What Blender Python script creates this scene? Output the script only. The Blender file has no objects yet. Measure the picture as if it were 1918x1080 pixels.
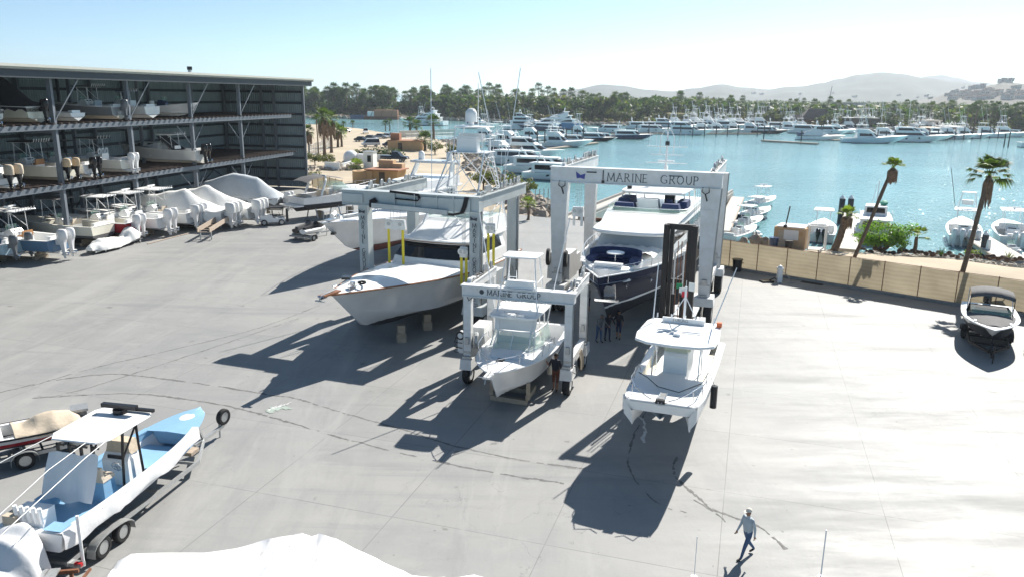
import bpy, bmesh, math, random
from mathutils import Vector, Matrix
R = math.radians
SC = bpy.context.scene
COL = SC.collection
rnd = random.Random(7)
# ------------------------------------------------------------------ camera
FPX, CAMH = 1450.0, 13.5
PITCH, ROLL = math.atan(361 / FPX), 0.012
cam_d = bpy.data.cameras.new('camera')
cam = bpy.data.objects.new('camera', cam_d)
COL.objects.link(cam)
cam_d.sensor_width = 36.0
cam_d.lens = 36.0 * FPX / 1918.0
cam_d.clip_start, cam_d.clip_end = 0.3, 20000
CAMM = Matrix.Rotation(math.pi / 2 - PITCH, 4, 'X') @ Matrix.Rotation(ROLL, 4, 'Z')
cam.matrix_world = Matrix.Translation((0, 0, CAMH)) @ CAMM
SC.camera = cam
# ------------------------------------------------------------------ sky, sun, exposure
SUN_AZ, SUN_EL = 33.0, 40.0          # degrees right of the view, above the horizon
W = bpy.data.worlds.new('World'); SC.world = W; W.use_nodes = True
nt = W.node_tree; nt.nodes.clear()
sky = nt.nodes.new('ShaderNodeTexSky'); sky.sky_type = 'NISHITA'; sky.sun_disc = False
sky.sun_elevation = R(SUN_EL); sky.sun_rotation = R(SUN_AZ)
sky.altitude = 0; sky.air_density = 0.5; sky.dust_density = 0.4; sky.ozone_density = 1.5
bg = nt.nodes.new('ShaderNodeBackground'); bg.inputs['Strength'].default_value = 0.072
wo = nt.nodes.new('ShaderNodeOutputWorld')
tint = nt.nodes.new('ShaderNodeMix'); tint.data_type = 'RGBA'; tint.blend_type = 'MULTIPLY'; tint.inputs[0].default_value = 1.0
tint.inputs[7].default_value = (0.98, 1.18, 1.12, 1)
nt.links.new(sky.outputs[0], tint.inputs[6]); nt.links.new(tint.outputs[2], bg.inputs[0]); nt.links.new(bg.outputs[0], wo.inputs[0])
sun_d = bpy.data.lights.new('sun', 'SUN'); sun = bpy.data.objects.new('sun', sun_d); COL.objects.link(sun)
sun_d.energy = 5.0; sun_d.angle = R(0.5); sun_d.color = (1.0, 0.955, 0.88)
sdir = Vector((math.sin(R(SUN_AZ)) * math.cos(R(SUN_EL)), math.cos(R(SUN_AZ)) * math.cos(R(SUN_EL)), math.sin(R(SUN_EL))))
sun.rotation_euler = sdir.to_track_quat('Z', 'Y').to_euler()
sun.location = (30, 30, 60)
SC.view_settings.view_transform = 'Standard'; SC.view_settings.look = 'None'
SC.view_settings.gamma = 1.0; SC.view_settings.exposure = 0.90
SC.render.engine = 'CYCLES'; SC.cycles.use_denoising = True
SC.cycles.max_bounces = 6; SC.cycles.volume_bounces = 0; SC.cycles.transparent_max_bounces = 12
SC.cycles.caustics_reflective = False; SC.cycles.caustics_refractive = False

def G(px, py, z=0.0):
    d = CAMM.to_3x3() @ Vector(((px - 959) / FPX, -(py - 540) / FPX, -1.0))
    t = (z - CAMH) / d.z
    return Vector((d.x * t, d.y * t, z))
def hgt(px, py, base):
    d = CAMM.to_3x3() @ Vector(((px - 959) / FPX, -(py - 540) / FPX, -1.0))
    return CAMH + d.z * math.hypot(base[0], base[1]) / math.hypot(d.x, d.y)

# ------------------------------------------------------------------ materials
def mat(name, col, rough=0.5, metal=0.0, var=0.0, scale=3.0, bump=0.0, bscale=30.0, spec=0.5, alpha=1.0, trans=0.0, ior=1.45, dirt=None):
    m = bpy.data.materials.new(name); m.use_nodes = True
    n = m.node_tree.nodes; l = m.node_tree.links; b = n['Principled BSDF']
    c = (col[0], col[1], col[2], 1)
    b.inputs['Base Color'].default_value = c
    b.inputs['Roughness'].default_value = rough; b.inputs['Metallic'].default_value = metal
    b.inputs['Specular IOR Level'].default_value = spec; b.inputs['IOR'].default_value = ior
    if alpha < 1: b.inputs['Alpha'].default_value = alpha
    if trans: b.inputs['Transmission Weight'].default_value = trans
    if var or bump:
        tc = n.new('ShaderNodeTexCoord')
    if var:
        nz = n.new('ShaderNodeTexNoise'); nz.inputs['Scale'].default_value = scale; nz.inputs['Detail'].default_value = 6
        nz.inputs['Roughness'].default_value = 0.62
        l.new(tc.outputs['Object'], nz.inputs['Vector'])
        rp = n.new('ShaderNodeValToRGB'); rp.color_ramp.elements[0].position = 0.3; rp.color_ramp.elements[1].position = 0.7
        lo = dirt or [x * (1 - var) for x in col]
        rp.color_ramp.elements[0].color = (lo[0], lo[1], lo[2], 1)
        rp.color_ramp.elements[1].color = (min(1, col[0] * (1 + var * .5)), min(1, col[1] * (1 + var * .5)), min(1, col[2] * (1 + var * .5)), 1)
        l.new(nz.outputs['Fac'], rp.inputs[0]); l.new(rp.outputs[0], b.inputs['Base Color'])
    if bump:
        nb = n.new('ShaderNodeTexNoise'); nb.inputs['Scale'].default_value = bscale; nb.inputs['Detail'].default_value = 4
        l.new(tc.outputs['Object'], nb.inputs['Vector'])
        bp = n.new('ShaderNodeBump'); bp.inputs['Strength'].default_value = bump; bp.inputs['Distance'].default_value = 0.1
        l.new(nb.outputs['Fac'], bp.inputs['Height']); l.new(bp.outputs[0], b.inputs['Normal'])
    return m

mWHITE = mat('white_gelcoat', (.84, .84, .83), .28, var=.05, scale=1.2)
mCREAM = mat('cream_gelcoat', (.74, .70, .60), .3, var=.06, scale=1.5)
mHULLG = mat('pale_grey_gelcoat', (.62, .635, .64), .16, var=.03, scale=.6)
mDECK = mat('nonskid_deck', (.82, .82, .80), .55, var=.06, scale=2)
mSTEEL = mat('brushed_steel', (.62, .63, .65), .25, metal=1.0)
mALU = mat('painted_aluminium', (.80, .81, .82), .3, var=.04)
mGLASS = mat('tinted_window', (.012, .014, .018), .06, spec=.6)
mCLEAR = mat('clear_window', (.36, .56, .47), .05, alpha=.42)
mBLACK = mat('black_gelcoat', (.018, .018, .02), .3, var=.15)
mRUBBER = mat('tyre_rubber', (.022, .022, .023), .8, var=.3, scale=6)
mNAVY = mat('navy_gelcoat', (.012, .020, .052), .08, spec=.6)
mBLUEC = mat('navy_cushion', (.025, .045, .13), .8, var=.15)
mLBLUE = mat('sky_blue_paint', (.25, .44, .62), .4, var=.06)
mBLUEH = mat('steel_blue_gelcoat', (.10, .22, .36), .2, var=.05)
mDBLUE = mat('dark_blue_gelcoat', (.02, .05, .13), .2)
mRED = mat('red_gelcoat', (.42, .025, .03), .3)
mANTI = mat('dark_antifoul', (.035, .04, .05), .7, var=.3, scale=2)
mREDAF = mat('red_antifoul', (.20, .06, .045), .75, var=.3, scale=2)
mTEAK = mat('teak', (.26, .115, .055), .5, var=.25, scale=5)
mCOVER = mat('white_cover', (.80, .795, .77), .75, var=.07, scale=1.2, bump=.35, bscale=2.2)
mWRAP = mat('shrink_wrap', (.74, .74, .745), .4, var=.06, scale=1.0, bump=.3, bscale=2.0)
mTARP = mat('blue_grey_tarp', (.50, .545, .58), .7, var=.1, scale=1.0, bump=.35, bscale=2)
mBCOV = mat('black_canvas', (.022, .022, .026), .85, var=.2)
mGCAN = mat('grey_canvas', (.12, .118, .12), .85, var=.15, scale=3)
mTANC = mat('tan_canvas', (.56, .47, .36), .85, var=.12, scale=3, bump=.3, bscale=3)
mTAN = mat('tan_cowl_cover', (.55, .42, .27), .75, var=.1)
mBEIGE = mat('beige_upholstery', (.58, .50, .40), .6, var=.06)
mORANGE = mat('burnt_orange_upholstery', (.38, .19, .08), .6)
mOBW = mat('white_outboard_paint', (.76, .76, .76), .22, var=.03)
mOBB = mat('black_outboard_paint', (.015, .015, .017), .18)
mOBG = mat('grey_outboard_paint', (.16, .17, .18), .3)
mGALV = mat('galvanised_steel', (.46, .47, .47), .45, metal=.6, var=.15, scale=8)
mLIFT = mat('white_lift_paint', (.70, .71, .72), .35, var=.08, scale=2.2, dirt=(.62, .62, .60))
mLIFTG = mat('grey_lift_paint', (.50, .535, .535), .4, var=.08, scale=1.0, dirt=(.42, .45, .45))
mHOSE = mat('black_hose', (.014, .014, .015), .5)
mINK = mat('dark_lettering', (.05, .06, .075), .5)
mYEL = mat('yellow_sling', (.66, .55, .04), .7, var=.1)
mRUST = mat('rusty_steel', (.20, .085, .045), .85, var=.35, scale=6)
mFORK = mat('black_mast_steel', (.014, .011, .011), .5, var=.3, scale=5)
mBLOCK = mat('timber_block', (.40, .33, .25), .85, var=.2, scale=4)
mWOOD = mat('weathered_wood', (.42, .34, .27), .85, var=.25, scale=6)
mORG = mat('orange_lamp', (.70, .16, .05), .4)
mFLAGG = mat('flag_green', (.02, .22, .09), .7); mFLAGR = mat('flag_red', (.55, .03, .05), .7); mFLAGW = mat('flag_white', (.75, .75, .72), .7)
mPENN = mat('blue_pennant', (.06, .07, .30), .6)

# ------------------------------------------------------------------ mesh building
class MB:
    def __init__(s): s.v = []; s.f = []; s.m = []
    def add(s, vs, fs, m):
        o = len(s.v); s.v += [Vector(v) for v in vs]
        for f in fs: s.f.append([i + o for i in f]); s.m.append(m)
        return s
    def box(s, c, d, m, rot=None, taper=1.0):
        x, y, z = d[0] / 2, d[1] / 2, d[2] / 2; t = taper
        P = [(-x, -y, -z), (x, -y, -z), (x, y, -z), (-x, y, -z), (-x * t, -y * t, z), (x * t, -y * t, z), (x * t, y * t, z), (-x * t, y * t, z)]
        P = [Vector(p) for p in P]
        if rot is not None:
            if not isinstance(rot, Matrix): rot = Matrix.Rotation(rot, 3, 'Z')
            P = [rot @ p for p in P]
        c = Vector(c)
        return s.add([p + c for p in P], [(0, 3, 2, 1), (4, 5, 6, 7), (0, 1, 5, 4), (1, 2, 6, 5), (2, 3, 7, 6), (3, 0, 4, 7)], m)
    def loft(s, rings, m, closed=True, cap=True):
        n = len(rings[0]); vs = [p for r in rings for p in r]; fs = []
        for i in range(len(rings) - 1):
            for j in range(n if closed else n - 1):
                k = (j + 1) % n
                fs.append((i * n + j, i * n + k, (i + 1) * n + k, (i + 1) * n + j))
        if cap and closed:
            fs.append(tuple(range(n - 1, -1, -1))); fs.append(tuple((len(rings) - 1) * n + j for j in range(n)))
        return s.add(vs, fs, m)
    def ring(s, c, ax, r, n=8, ry=None):
        ax = Vector(ax).normalized(); u = ax.orthogonal().normalized()
        if abs(ax.z) < .999: u = Vector((0, 0, 1)).cross(ax).normalized()
        w = ax.cross(u); ry = r if ry is None else ry
        return [Vector(c) + u * (r * math.cos(2 * math.pi * k / n)) + w * (ry * math.sin(2 * math.pi * k / n)) for k in range(n)]
    def cyl(s, a, b, r, m, r2=None, n=8):
        a, b = Vector(a), Vector(b)
        return s.loft([s.ring(a, b - a, r, n), s.ring(b, b - a, r if r2 is None else r2, n)], m)
    def tube(s, pts, r, m, n=6):
        pts = [Vector(p) for p in pts]; rings = []
        for i, p in enumerate(pts):
            d = pts[min(i + 1, len(pts) - 1)] - pts[max(i - 1, 0)]
            rings.append(s.ring(p, d, r, n))
        return s.loft(rings, m)
    def bar(s, a, b, w, h, m):
        a, b = Vector(a), Vector(b); d = (b - a).normalized()
        u = Vector((0, 0, 1)).cross(d)
        u = Vector((1, 0, 0)) if u.length < 1e-4 else u.normalized()
        v = d.cross(u); q = [u * w / 2 + v * h / 2, -u * w / 2 + v * h / 2, -u * w / 2 - v * h / 2, u * w / 2 - v * h / 2]
        return s.loft([[a + k for k in q], [b + k for k in q]], m)
    def prism(s, poly, z0, z1, m, inset=1.0):
        cx = sum(p[0] for p in poly) / len(poly); cy = sum(p[1] for p in poly) / len(poly)
        return s.loft([[Vector((p[0], p[1], z0)) for p in poly], [Vector((cx + (p[0] - cx) * inset, cy + (p[1] - cy) * inset, z1)) for p in poly]], m)
    def ball(s, c, r, m, nu=10, nv=6, half=False):
        if not hasattr(r, '__len__'): r = (r, r, r)
        rings = []; c = Vector(c); lo = 0 if half else -math.pi / 2
        for j in range(nv + 1):
            a = lo + (math.pi / 2 - lo) * j / nv; ca = max(math.cos(a), 1e-3)
            rings.append([c + Vector((r[0] * ca * math.cos(2 * math.pi * k / nu), r[1] * ca * math.sin(2 * math.pi * k / nu), r[2] * math.sin(a))) for k in range(nu)])
        return s.loft(rings, m)
    def wheel(s, c, ax, r, w, mt, mr, n=16):
        ax = Vector(ax).normalized(); c = Vector(c)
        prof = [(.62, -.5), (.9, -.5), (1, -.3), (1, .3), (.9, .5), (.62, .5)]
        s.loft([s.ring(c + ax * w * q[1], ax, r * q[0], n) for q in prof], mt, cap=False)
        if mr: s.loft([s.ring(c + ax * w * q[1], ax, r * q[0], n) for q in [(.61, -.46), (.5, -.3), (.2, -.34), (.2, .34), (.5, .3), (.61, .46)]], mr)
        return s
    def build(s, name, parent=None, loc=(0, 0, 0), rz=0.0, smooth=35):
        me = bpy.data.meshes.new(name)
        me.from_pydata([tuple(v) for v in s.v], [], s.f)
        mats = []
        for q in s.m:
            if q not in mats: mats.append(q)
        for q in mats: me.materials.append(q)
        me.polygons.foreach_set('material_index', [mats.index(q) for q in s.m])
        bm = bmesh.new(); bm.from_mesh(me)
        bmesh.ops.remove_doubles(bm, verts=bm.verts, dist=1e-5)
        bmesh.ops.recalc_face_normals(bm, faces=bm.faces)
        bm.to_mesh(me); bm.free()
        if smooth:
            me.shade_smooth(); me.set_sharp_from_angle(angle=R(smooth))
        o = bpy.data.objects.new(name, me); COL.objects.link(o)
        o.parent = parent; o.location = loc; o.rotation_euler = (0, 0, rz)
        return o

def tag(o, label, cat, group=None, kind=None):
    o['label'] = label; o['category'] = cat
    if group: o['group'] = group
    if kind: o['kind'] = kind
    return o
def root(name, label, cat, loc=(0, 0, 0), rz=0.0, group=None):
    o = bpy.data.objects.new(name, None); COL.objects.link(o); o.empty_display_size = .3
    o.location = loc; o.rotation_euler = (0, 0, rz)
    return tag(o, label, cat, group)
def struct(o): o['kind'] = 'structure'; return o
KIDS = {}
def dup(src, loc, rz=0.0, label=None, scale=None, group=None, top=True):
    global KIDS
    c = src.copy(); COL.objects.link(c)
    if top:
        c.location = loc; c.rotation_euler = (0, 0, rz)
        if scale: c.scale = scale if hasattr(scale, '__len__') else (scale,) * 3
        if label: c['label'] = label
        if group: c['group'] = group
    for ch in [o for o in KID(src)]:
        d = dup(ch, None, top=False); d.parent = c
    return c
def KID(o):
    if o.name not in KIDS: KIDS[o.name] = [x for x in COL.objects if x.parent == o]
    return KIDS[o.name]

# ------------------------------------------------------------------ stroke lettering
GL = {'M': [(0, 0, .08, 1), (.08, 1, .45, .1), (.45, .1, .8, 1), (.8, 1, .9, 0)], 'A': [(0, 0, .38, 1), (.38, 1, .78, 0), (.16, .36, .62, .36)],
      'R': [(.08, 0, .08, 1), (.08, 1, .45, .97), (.45, .97, .56, .76), (.56, .76, .44, .54), (.44, .54, .08, .5), (.3, .5, .7, 0)], 'I': [(.12, 0, .12, 1)],
      'N': [(.08, 0, .08, 1), (.08, 1, .72, 0), (.72, 0, .72, 1)], 'E': [(.08, 0, .08, 1), (.08, 1, .55, 1), (.08, .52, .45, .52), (.08, 0, .58, 0)],
      'G': [(.78, .85, .55, 1), (.55, 1, .25, .95), (.25, .95, .06, .7), (.06, .7, .06, .3), (.06, .3, .25, .05), (.25, .05, .55, 0), (.55, 0, .78, .12), (.78, .12, .78, .42), (.78, .42, .55, .42)],
      'O': [(.3, 0, .06, .3), (.06, .3, .06, .7), (.06, .7, .3, 1), (.3, 1, .56, 1), (.56, 1, .8, .7), (.8, .7, .8, .3), (.8, .3, .56, 0), (.56, 0, .3, 0)],
      'U': [(.08, 1, .08, .3), (.08, .3, .25, .02), (.25, .02, .5, .02), (.5, .02, .68, .3), (.68, .3, .68, 1)], 'P': [(.08, 0, .08, 1), (.08, 1, .45, .97), (.45, .97, .56, .74), (.56, .74, .44, .5), (.44, .5, .08, .46)],
      'L': [(.08, 0, .08, 1), (.08, 0, .58, 0)], 'S': [(.55, .85, .4, 1), (.4, 1, .18, .97), (.18, .97, .1, .75), (.1, .75, .5, .4), (.5, .4, .55, .2), (.55, .2, .4, .02), (.4, .02, .18, .02), (.18, .02, .05, .18)],
      'C': [(.72, .85, .5, 1), (.5, 1, .25, .95), (.25, .95, .06, .7), (.06, .7, .06, .3), (.06, .3, .25, .05), (.25, .05, .5, 0), (.5, 0, .72, .14)],
      'B': [(.08, 0, .08, 1), (.08, 1, .42, .97), (.42, .97, .5, .76), (.5, .76, .4, .54), (.4, .54, .08, .52), (.4, .54, .58, .3), (.58, .3, .46, .02), (.46, .02, .08, 0)],
      'F': [(.08, 0, .08, 1), (.08, 1, .55, 1), (.08, .52, .45, .52)], ' ': []}
GWID = {'M': .98, 'A': .82, 'I': .24, 'O': .9, 'G': .9, ' ': .45}
def lettering(name, text, parent, o, ux, uy, h, m, stroke=.11, gap=.16, vertical=False, serif=True):
    """strokes of small bars standing 4 mm proud; o origin (lower left), ux text direction, uy up direction."""
    b = MB(); o, ux, uy = Vector(o), Vector(ux).normalized(), Vector(uy).normalized(); nn = ux.cross(uy)
    x = 0.0; y = 0.0
    for ch in text:
        w = GWID.get(ch, .74)
        for k, (x0, y0, x1, y1) in enumerate(GL[ch]):
            ox = (-w / 2 if vertical else x)
            p = o + ux * (ox + x0) * h + uy * (y0 + y) * h; q = o + ux * (ox + x1) * h + uy * (y1 + y) * h
            d = (q - p).normalized(); sd = nn.cross(d) * h * stroke * (.5 if abs(y0 - y1) > .2 and k != 1 else .34)
            p -= d * h * .02; q += d * h * .02
            off = nn * (.004 + .0004 * (k % 5))
            b.add([p - sd + off, q - sd + off, q + sd + off, p + sd + off], [(0, 1, 2, 3)], m)
            if serif:
                for (sx, sy, e) in ((x0, y0, p), (x1, y1, q)):
                    if sy in (0, 1) and abs(y0 - y1) > .9:
                        a0 = e - ux * h * .13; a1 = e + ux * h * .13; t = uy * h * .03; of = nn * .0065
                        b.add([a0 - t + of - off * 0, a1 - t + of, a1 + t + of, a0 + t + of], [(0, 1, 2, 3)], m)
        if vertical: y -= 1 + gap * 2
        else: x += w + gap
    return b.build(name, parent, smooth=0)
def textlen(text, h, gap=.16): return sum(GWID.get(c, .74) + gap for c in text) * h
# ================================================================== THE SETTING
def nodes_of(m): return m.node_tree.nodes, m.node_tree.links, m.node_tree.nodes['Principled BSDF']
def concrete():
    m = bpy.data.materials.new('yard_concrete'); m.use_nodes = True; n, l, b = nodes_of(m)
    tc = n.new('ShaderNodeTexCoord'); mp = n.new('ShaderNodeMapping'); mp.inputs['Rotation'].default_value = (0, 0, R(17))
    l.new(tc.outputs['Object'], mp.inputs['Vector'])
    br = n.new('ShaderNodeTexBrick'); br.offset = 0; br.inputs['Scale'].default_value = 1; br.inputs['Brick Width'].default_value = 5.2
    br.inputs['Row Height'].default_value = 5.2; br.inputs['Mortar Size'].default_value = .02; br.inputs['Mortar Smooth'].default_value = .6
    br.inputs['Color1'].default_value = (.405, .40, .385, 1); br.inputs['Color2'].default_value = (.375, .372, .36, 1); br.inputs['Mortar'].default_value = (.20, .20, .195, 1)
    l.new(mp.outputs[0], br.inputs['Vector'])
    def noise(scale, det, rough, stretch=None, lo=.35, hi=.65, dist=0):
        q = n.new('ShaderNodeTexNoise'); q.inputs['Scale'].default_value = scale; q.inputs['Detail'].default_value = det; q.inputs['Roughness'].default_value = rough
        q.inputs['Distortion'].default_value = dist
        if stretch:
            k = n.new('ShaderNodeMapping'); k.inputs['Rotation'].default_value = (0, 0, R(stretch[3]) if len(stretch) > 3 else 0)
            k.inputs['Scale'].default_value = stretch[:3]; l.new(tc.outputs['Object'], k.inputs['Vector']); l.new(k.outputs[0], q.inputs['Vector'])
        else: l.new(tc.outputs['Object'], q.inputs['Vector'])
        r = n.new('ShaderNodeMapRange'); r.inputs['From Min'].default_value = lo; r.inputs['From Max'].default_value = hi
        l.new(q.outputs['Fac'], r.inputs['Value']); return r.outputs[0]
    def mix(fac, a, c, blend='MIX', amt=1.0):
        x = n.new('ShaderNodeMix'); x.data_type = 'RGBA'; x.blend_type = blend
        if amt != 1.0:
            mm = n.new('ShaderNodeMath'); mm.operation = 'MULTIPLY'; mm.inputs[1].default_value = amt; l.new(fac, mm.inputs[0]); fac = mm.outputs[0]
        l.new(fac, x.inputs[0])
        for s, v in ((6, a), (7, c)):
            if isinstance(v, tuple): x.inputs[s].default_value = v
            else: l.new(v, x.inputs[s])
        return x.outputs[2]
    c = br.outputs['Color']
    c = mix(noise(.09, 5, .6, lo=.42, hi=.62), c, (.28, .29, .295, 1), amt=.5)           # broad worn patches
    c = mix(noise(.35, 6, .7, (1, .22, 1, 30), .5, .66, 1.2), c, (.285, .29, .29, 1), amt=.5)  # dragged streaks
    c = mix(noise(.5, 8, .75, lo=.52, hi=.75), c, (.47, .465, .445, 1), amt=.6)               # pale dusty areas
    c = mix(noise(2.2, 8, .8, lo=.58, hi=.72), c, (.25, .25, .245, 1), amt=.35)              # small stains
    c = mix(noise(.22, 7, .7, (.16, 1.1, 1, -24), .53, .66, 1.5), c, (.25, .26, .265, 1), amt=.5)
    c = mix(noise(.3, 7, .72, (1.3, .12, 1, 62), .55, .68, 1.0), c, (.46, .455, .44, 1), amt=.55)
    c = mix(noise(14, 4, .7, lo=.3, hi=.7), c, (.34, .335, .325, 1), amt=.25)
    def lines(scale, w, mask, dist, amt, col):
        global_c = None
        k = n.new('ShaderNodeTexNoise'); k.inputs['Scale'].default_value = dist; k.inputs['Detail'].default_value = 5; l.new(tc.outputs['Object'], k.inputs['Vector'])
        ad = n.new('ShaderNodeMix'); ad.data_type = 'VECTOR'; ad.inputs[0].default_value = .12; l.new(tc.outputs['Object'], ad.inputs[4]); sc = n.new('ShaderNodeVectorMath'); sc.operation = 'SCALE'; sc.inputs[3].default_value = 14; l.new(k.outputs['Color'], sc.inputs[0])
        va = n.new('ShaderNodeVectorMath'); va.operation = 'ADD'; l.new(tc.outputs['Object'], va.inputs[0]); l.new(sc.outputs[0], va.inputs[1])
        v = n.new('ShaderNodeTexVoronoi'); v.feature = 'DISTANCE_TO_EDGE'; v.inputs['Scale'].default_value = scale; l.new(va.outputs[0], v.inputs['Vector'])
        r = n.new('ShaderNodeMapRange'); r.inputs['From Min'].default_value = w * .35; r.inputs['From Max'].default_value = w; r.inputs['To Min'].default_value = amt; r.inputs['To Max'].default_value = 0; l.new(v.outputs['Distance'], r.inputs['Value'])
        mu = n.new('ShaderNodeMath'); mu.operation = 'MULTIPLY'; l.new(r.outputs[0], mu.inputs[0]); l.new(mask, mu.inputs[1]); return mix(mu.outputs[0], c, col)
    c = lines(.085, .0028, noise(.07, 3, .5, lo=.44, hi=.58), .35, .42, (.17, .17, .17, 1))
    c = mix(noise(1.1, 3, .5, lo=.70, hi=.74), c, (.15, .148, .14, 1), amt=.55)       # oil spots
    c = mix(noise(4.5, 2, .5, lo=.74, hi=.77), c, (.12, .118, .115, 1), amt=.6)
    dk = n.new('ShaderNodeVectorMath'); dk.operation = 'SCALE'; dk.inputs[3].default_value = .78; l.new(c, dk.inputs[0]); c = dk.outputs[0]
    l.new(c, b.inputs['Base Color'])
    rr = n.new('ShaderNodeMapRange'); rr.inputs['To Min'].default_value = .46; rr.inputs['To Max'].default_value = .70
    l.new(noise(.5, 7, .72, (.22, 1.2, 1, -24)), rr.inputs['Value']); l.new(rr.outputs[0], b.inputs['Roughness'])
    b.inputs['Specular IOR Level'].default_value = .23
    bp = n.new('ShaderNodeBump'); bp.inputs['Strength'].default_value = .2; bp.inputs['Distance'].default_value = .02
    nz = n.new('ShaderNodeTexNoise'); nz.inputs['Scale'].default_value = 6; nz.inputs['Detail'].default_value = 8; l.new(tc.outputs['Object'], nz.inputs['Vector'])
    l.new(nz.outputs['Fac'], bp.inputs['Height']); l.new(bp.outputs[0], b.inputs['Normal'])
    return m
mCONC = concrete()
mSAND = mat('sandy_earth', (.46, .385, .285), .95, var=.22, scale=.12, bump=.4, bscale=2)
mDIRT = mat('pale_dirt', (.47, .40, .31), .95, var=.2, scale=.3, bump=.4, bscale=3)
mROCK = mat('rubble_rock', (.36, .31, .26), .9, var=.35, scale=1.0, bump=.5, bscale=3)
mSHORE = mat('scrubby_shore', (.24, .20, .12), .95, var=.4, scale=.06)
mGRASS = mat('lawn', (.12, .19, .04), .95, var=.3, scale=.2)
mCONC2 = mat('pier_concrete', (.42, .405, .375), .75, var=.18, scale=.5)
mKERB = mat('kerb_concrete', (.30, .29, .275), .85, var=.15, scale=1)

def water_mat(name, col, s1, s2, st):
    m = bpy.data.materials.new(name); m.use_nodes = True; n, l, b = nodes_of(m)
    tc = n.new('ShaderNodeTexCoord')
    b.inputs['Roughness'].default_value = .07; b.inputs['IOR'].default_value = 1.33
    big = n.new('ShaderNodeTexNoise'); big.inputs['Scale'].default_value = .018; big.inputs['Detail'].default_value = 4; l.new(tc.outputs['Object'], big.inputs['Vector'])
    rp = n.new('ShaderNodeValToRGB'); rp.color_ramp.elements[0].position = .35; rp.color_ramp.elements[1].position = .68
    rp.color_ramp.elements[0].color = (*[x * .8 for x in col], 1); rp.color_ramp.elements[1].color = (*[min(1, x * 1.2) for x in col], 1)
    l.new(big.outputs['Fac'], rp.inputs[0]); l.new(rp.outputs[0], b.inputs['Base Color'])
    k = n.new('ShaderNodeMapping'); k.inputs['Scale'].default_value = (1, .55, 1); k.inputs['Rotation'].default_value = (0, 0, R(-20)); l.new(tc.outputs['Object'], k.inputs['Vector'])
    a = n.new('ShaderNodeTexNoise'); a.inputs['Scale'].default_value = s1; a.inputs['Detail'].default_value = 3; a.inputs['Roughness'].default_value = .6; l.new(k.outputs[0], a.inputs['Vector'])
    c = n.new('ShaderNodeTexNoise'); c.inputs['Scale'].default_value = s2; c.inputs['Detail'].default_value = 2; l.new(k.outputs[0], c.inputs['Vector'])
    ad = n.new('ShaderNodeMath'); ad.operation = 'MULTIPLY_ADD'; ad.inputs[1].default_value = .5; l.new(c.outputs['Fac'], ad.inputs[0]); l.new(a.outputs['Fac'], ad.inputs[2])
    bp = n.new('ShaderNodeBump'); bp.inputs['Strength'].default_value = st; bp.inputs['Distance'].default_value = .6
    l.new(ad.outputs[0], bp.inputs['Height']); l.new(bp.outputs[0], b.inputs['Normal'])
    return m
mWATER = water_mat('harbour_water', (.20, .40, .425), .9, 3.6, .40)
mSEA = water_mat('sea_water', (.06, .17, .26), .25, 1.0, .6)

def sheet(name, poly, z, m, skirt=None, mskirt=None):
    b = MB(); pts = [Vector((p[0], p[1], z)) for p in poly]
    b.add(pts, [tuple(range(len(pts)))], m)
    if skirt is not None:
        lo = [Vector((p.x, p.y, skirt)) for p in pts]; n = len(pts)
        for i in range(n):
            j = (i + 1) % n; b.add([pts[i], pts[j], lo[j], lo[i]], [(0, 1, 2, 3)], mskirt or m)
    return b
WZ = -1.5
# water: one sheet reaching the horizon
b = MB(); b.add([(-9000, -400, WZ), (9000, -400, WZ), (9000, 640, WZ), (-9000, 640, WZ)], [(0, 1, 2, 3)], mWATER)
struct(b.build('water', smooth=0))
b = MB(); b.add([(-9000, 640, WZ), (9000, 640, WZ), (9000, 15000, WZ), (-9000, 15000, WZ)], [(0, 1, 2, 3)], mSEA)
struct(b.build('sea', smooth=0))
# the concrete yard
FA, FB = Vector((15.9, 63.3, 0)), Vector((48, 35.7, 0))          # the fence line
fd = (FB - FA).normalized(); fn = Vector((-fd.y, fd.x, 0))
YARD = [(-120, -30), (70, -30), (70, 16.8), (FB.x, FB.y), (FA.x, FA.y), (16.8, 68.5), (18.6, 80.5), (15.6, 82.6), (7.0, 86.2), (2.4, 88.6), (-8, 96), (-22, 107.5), (-29.8, 113.6), (-46, 117), (-120, 60)]
struct(sheet('yard_floor', YARD, 0, mCONC, -4, mCONC2).build('yard_floor', smooth=0))
# sandy strip between the fence and the water, sloping to the rocks
p0 = FA + fn * .15; p1 = FB + fn * .15
edge = [G(1372, 462, -1.0), G(1440, 470, -1.0), G(1600, 474, -1.0), G(1690, 478, -1.0), G(1760, 481, -1.0), G(1850, 492, -1.0), G(1930, 497, -1.0), Vector((75, 55, -1))]
sb = MB()
inner = [FA.lerp(FB, t) + fn * .13 for t in (0, .12, .3, .42, .52, .7, .85, 1)]
inner[-1] = Vector((62, 24, 0)) + fn * .13
N = 10
rows = []
for i in range(N + 1):
    row = []
    for a, e in zip(inner, edge):
        t = i / N; z = .02 + .10 * math.sin(t * 3) - (1.9 * max(0, (t - .72) / .28) ** 1.3) * 1.0
        q = a.lerp(e, t); row.append(Vector((q.x, q.y, z + (rnd.uniform(-.05, .05) if 0 < i < N else 0))))
    rows.append(row)
sb.loft(rows, mSAND, closed=False, cap=False)
struct(sb.build('sand_strip', smooth=80))
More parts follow.
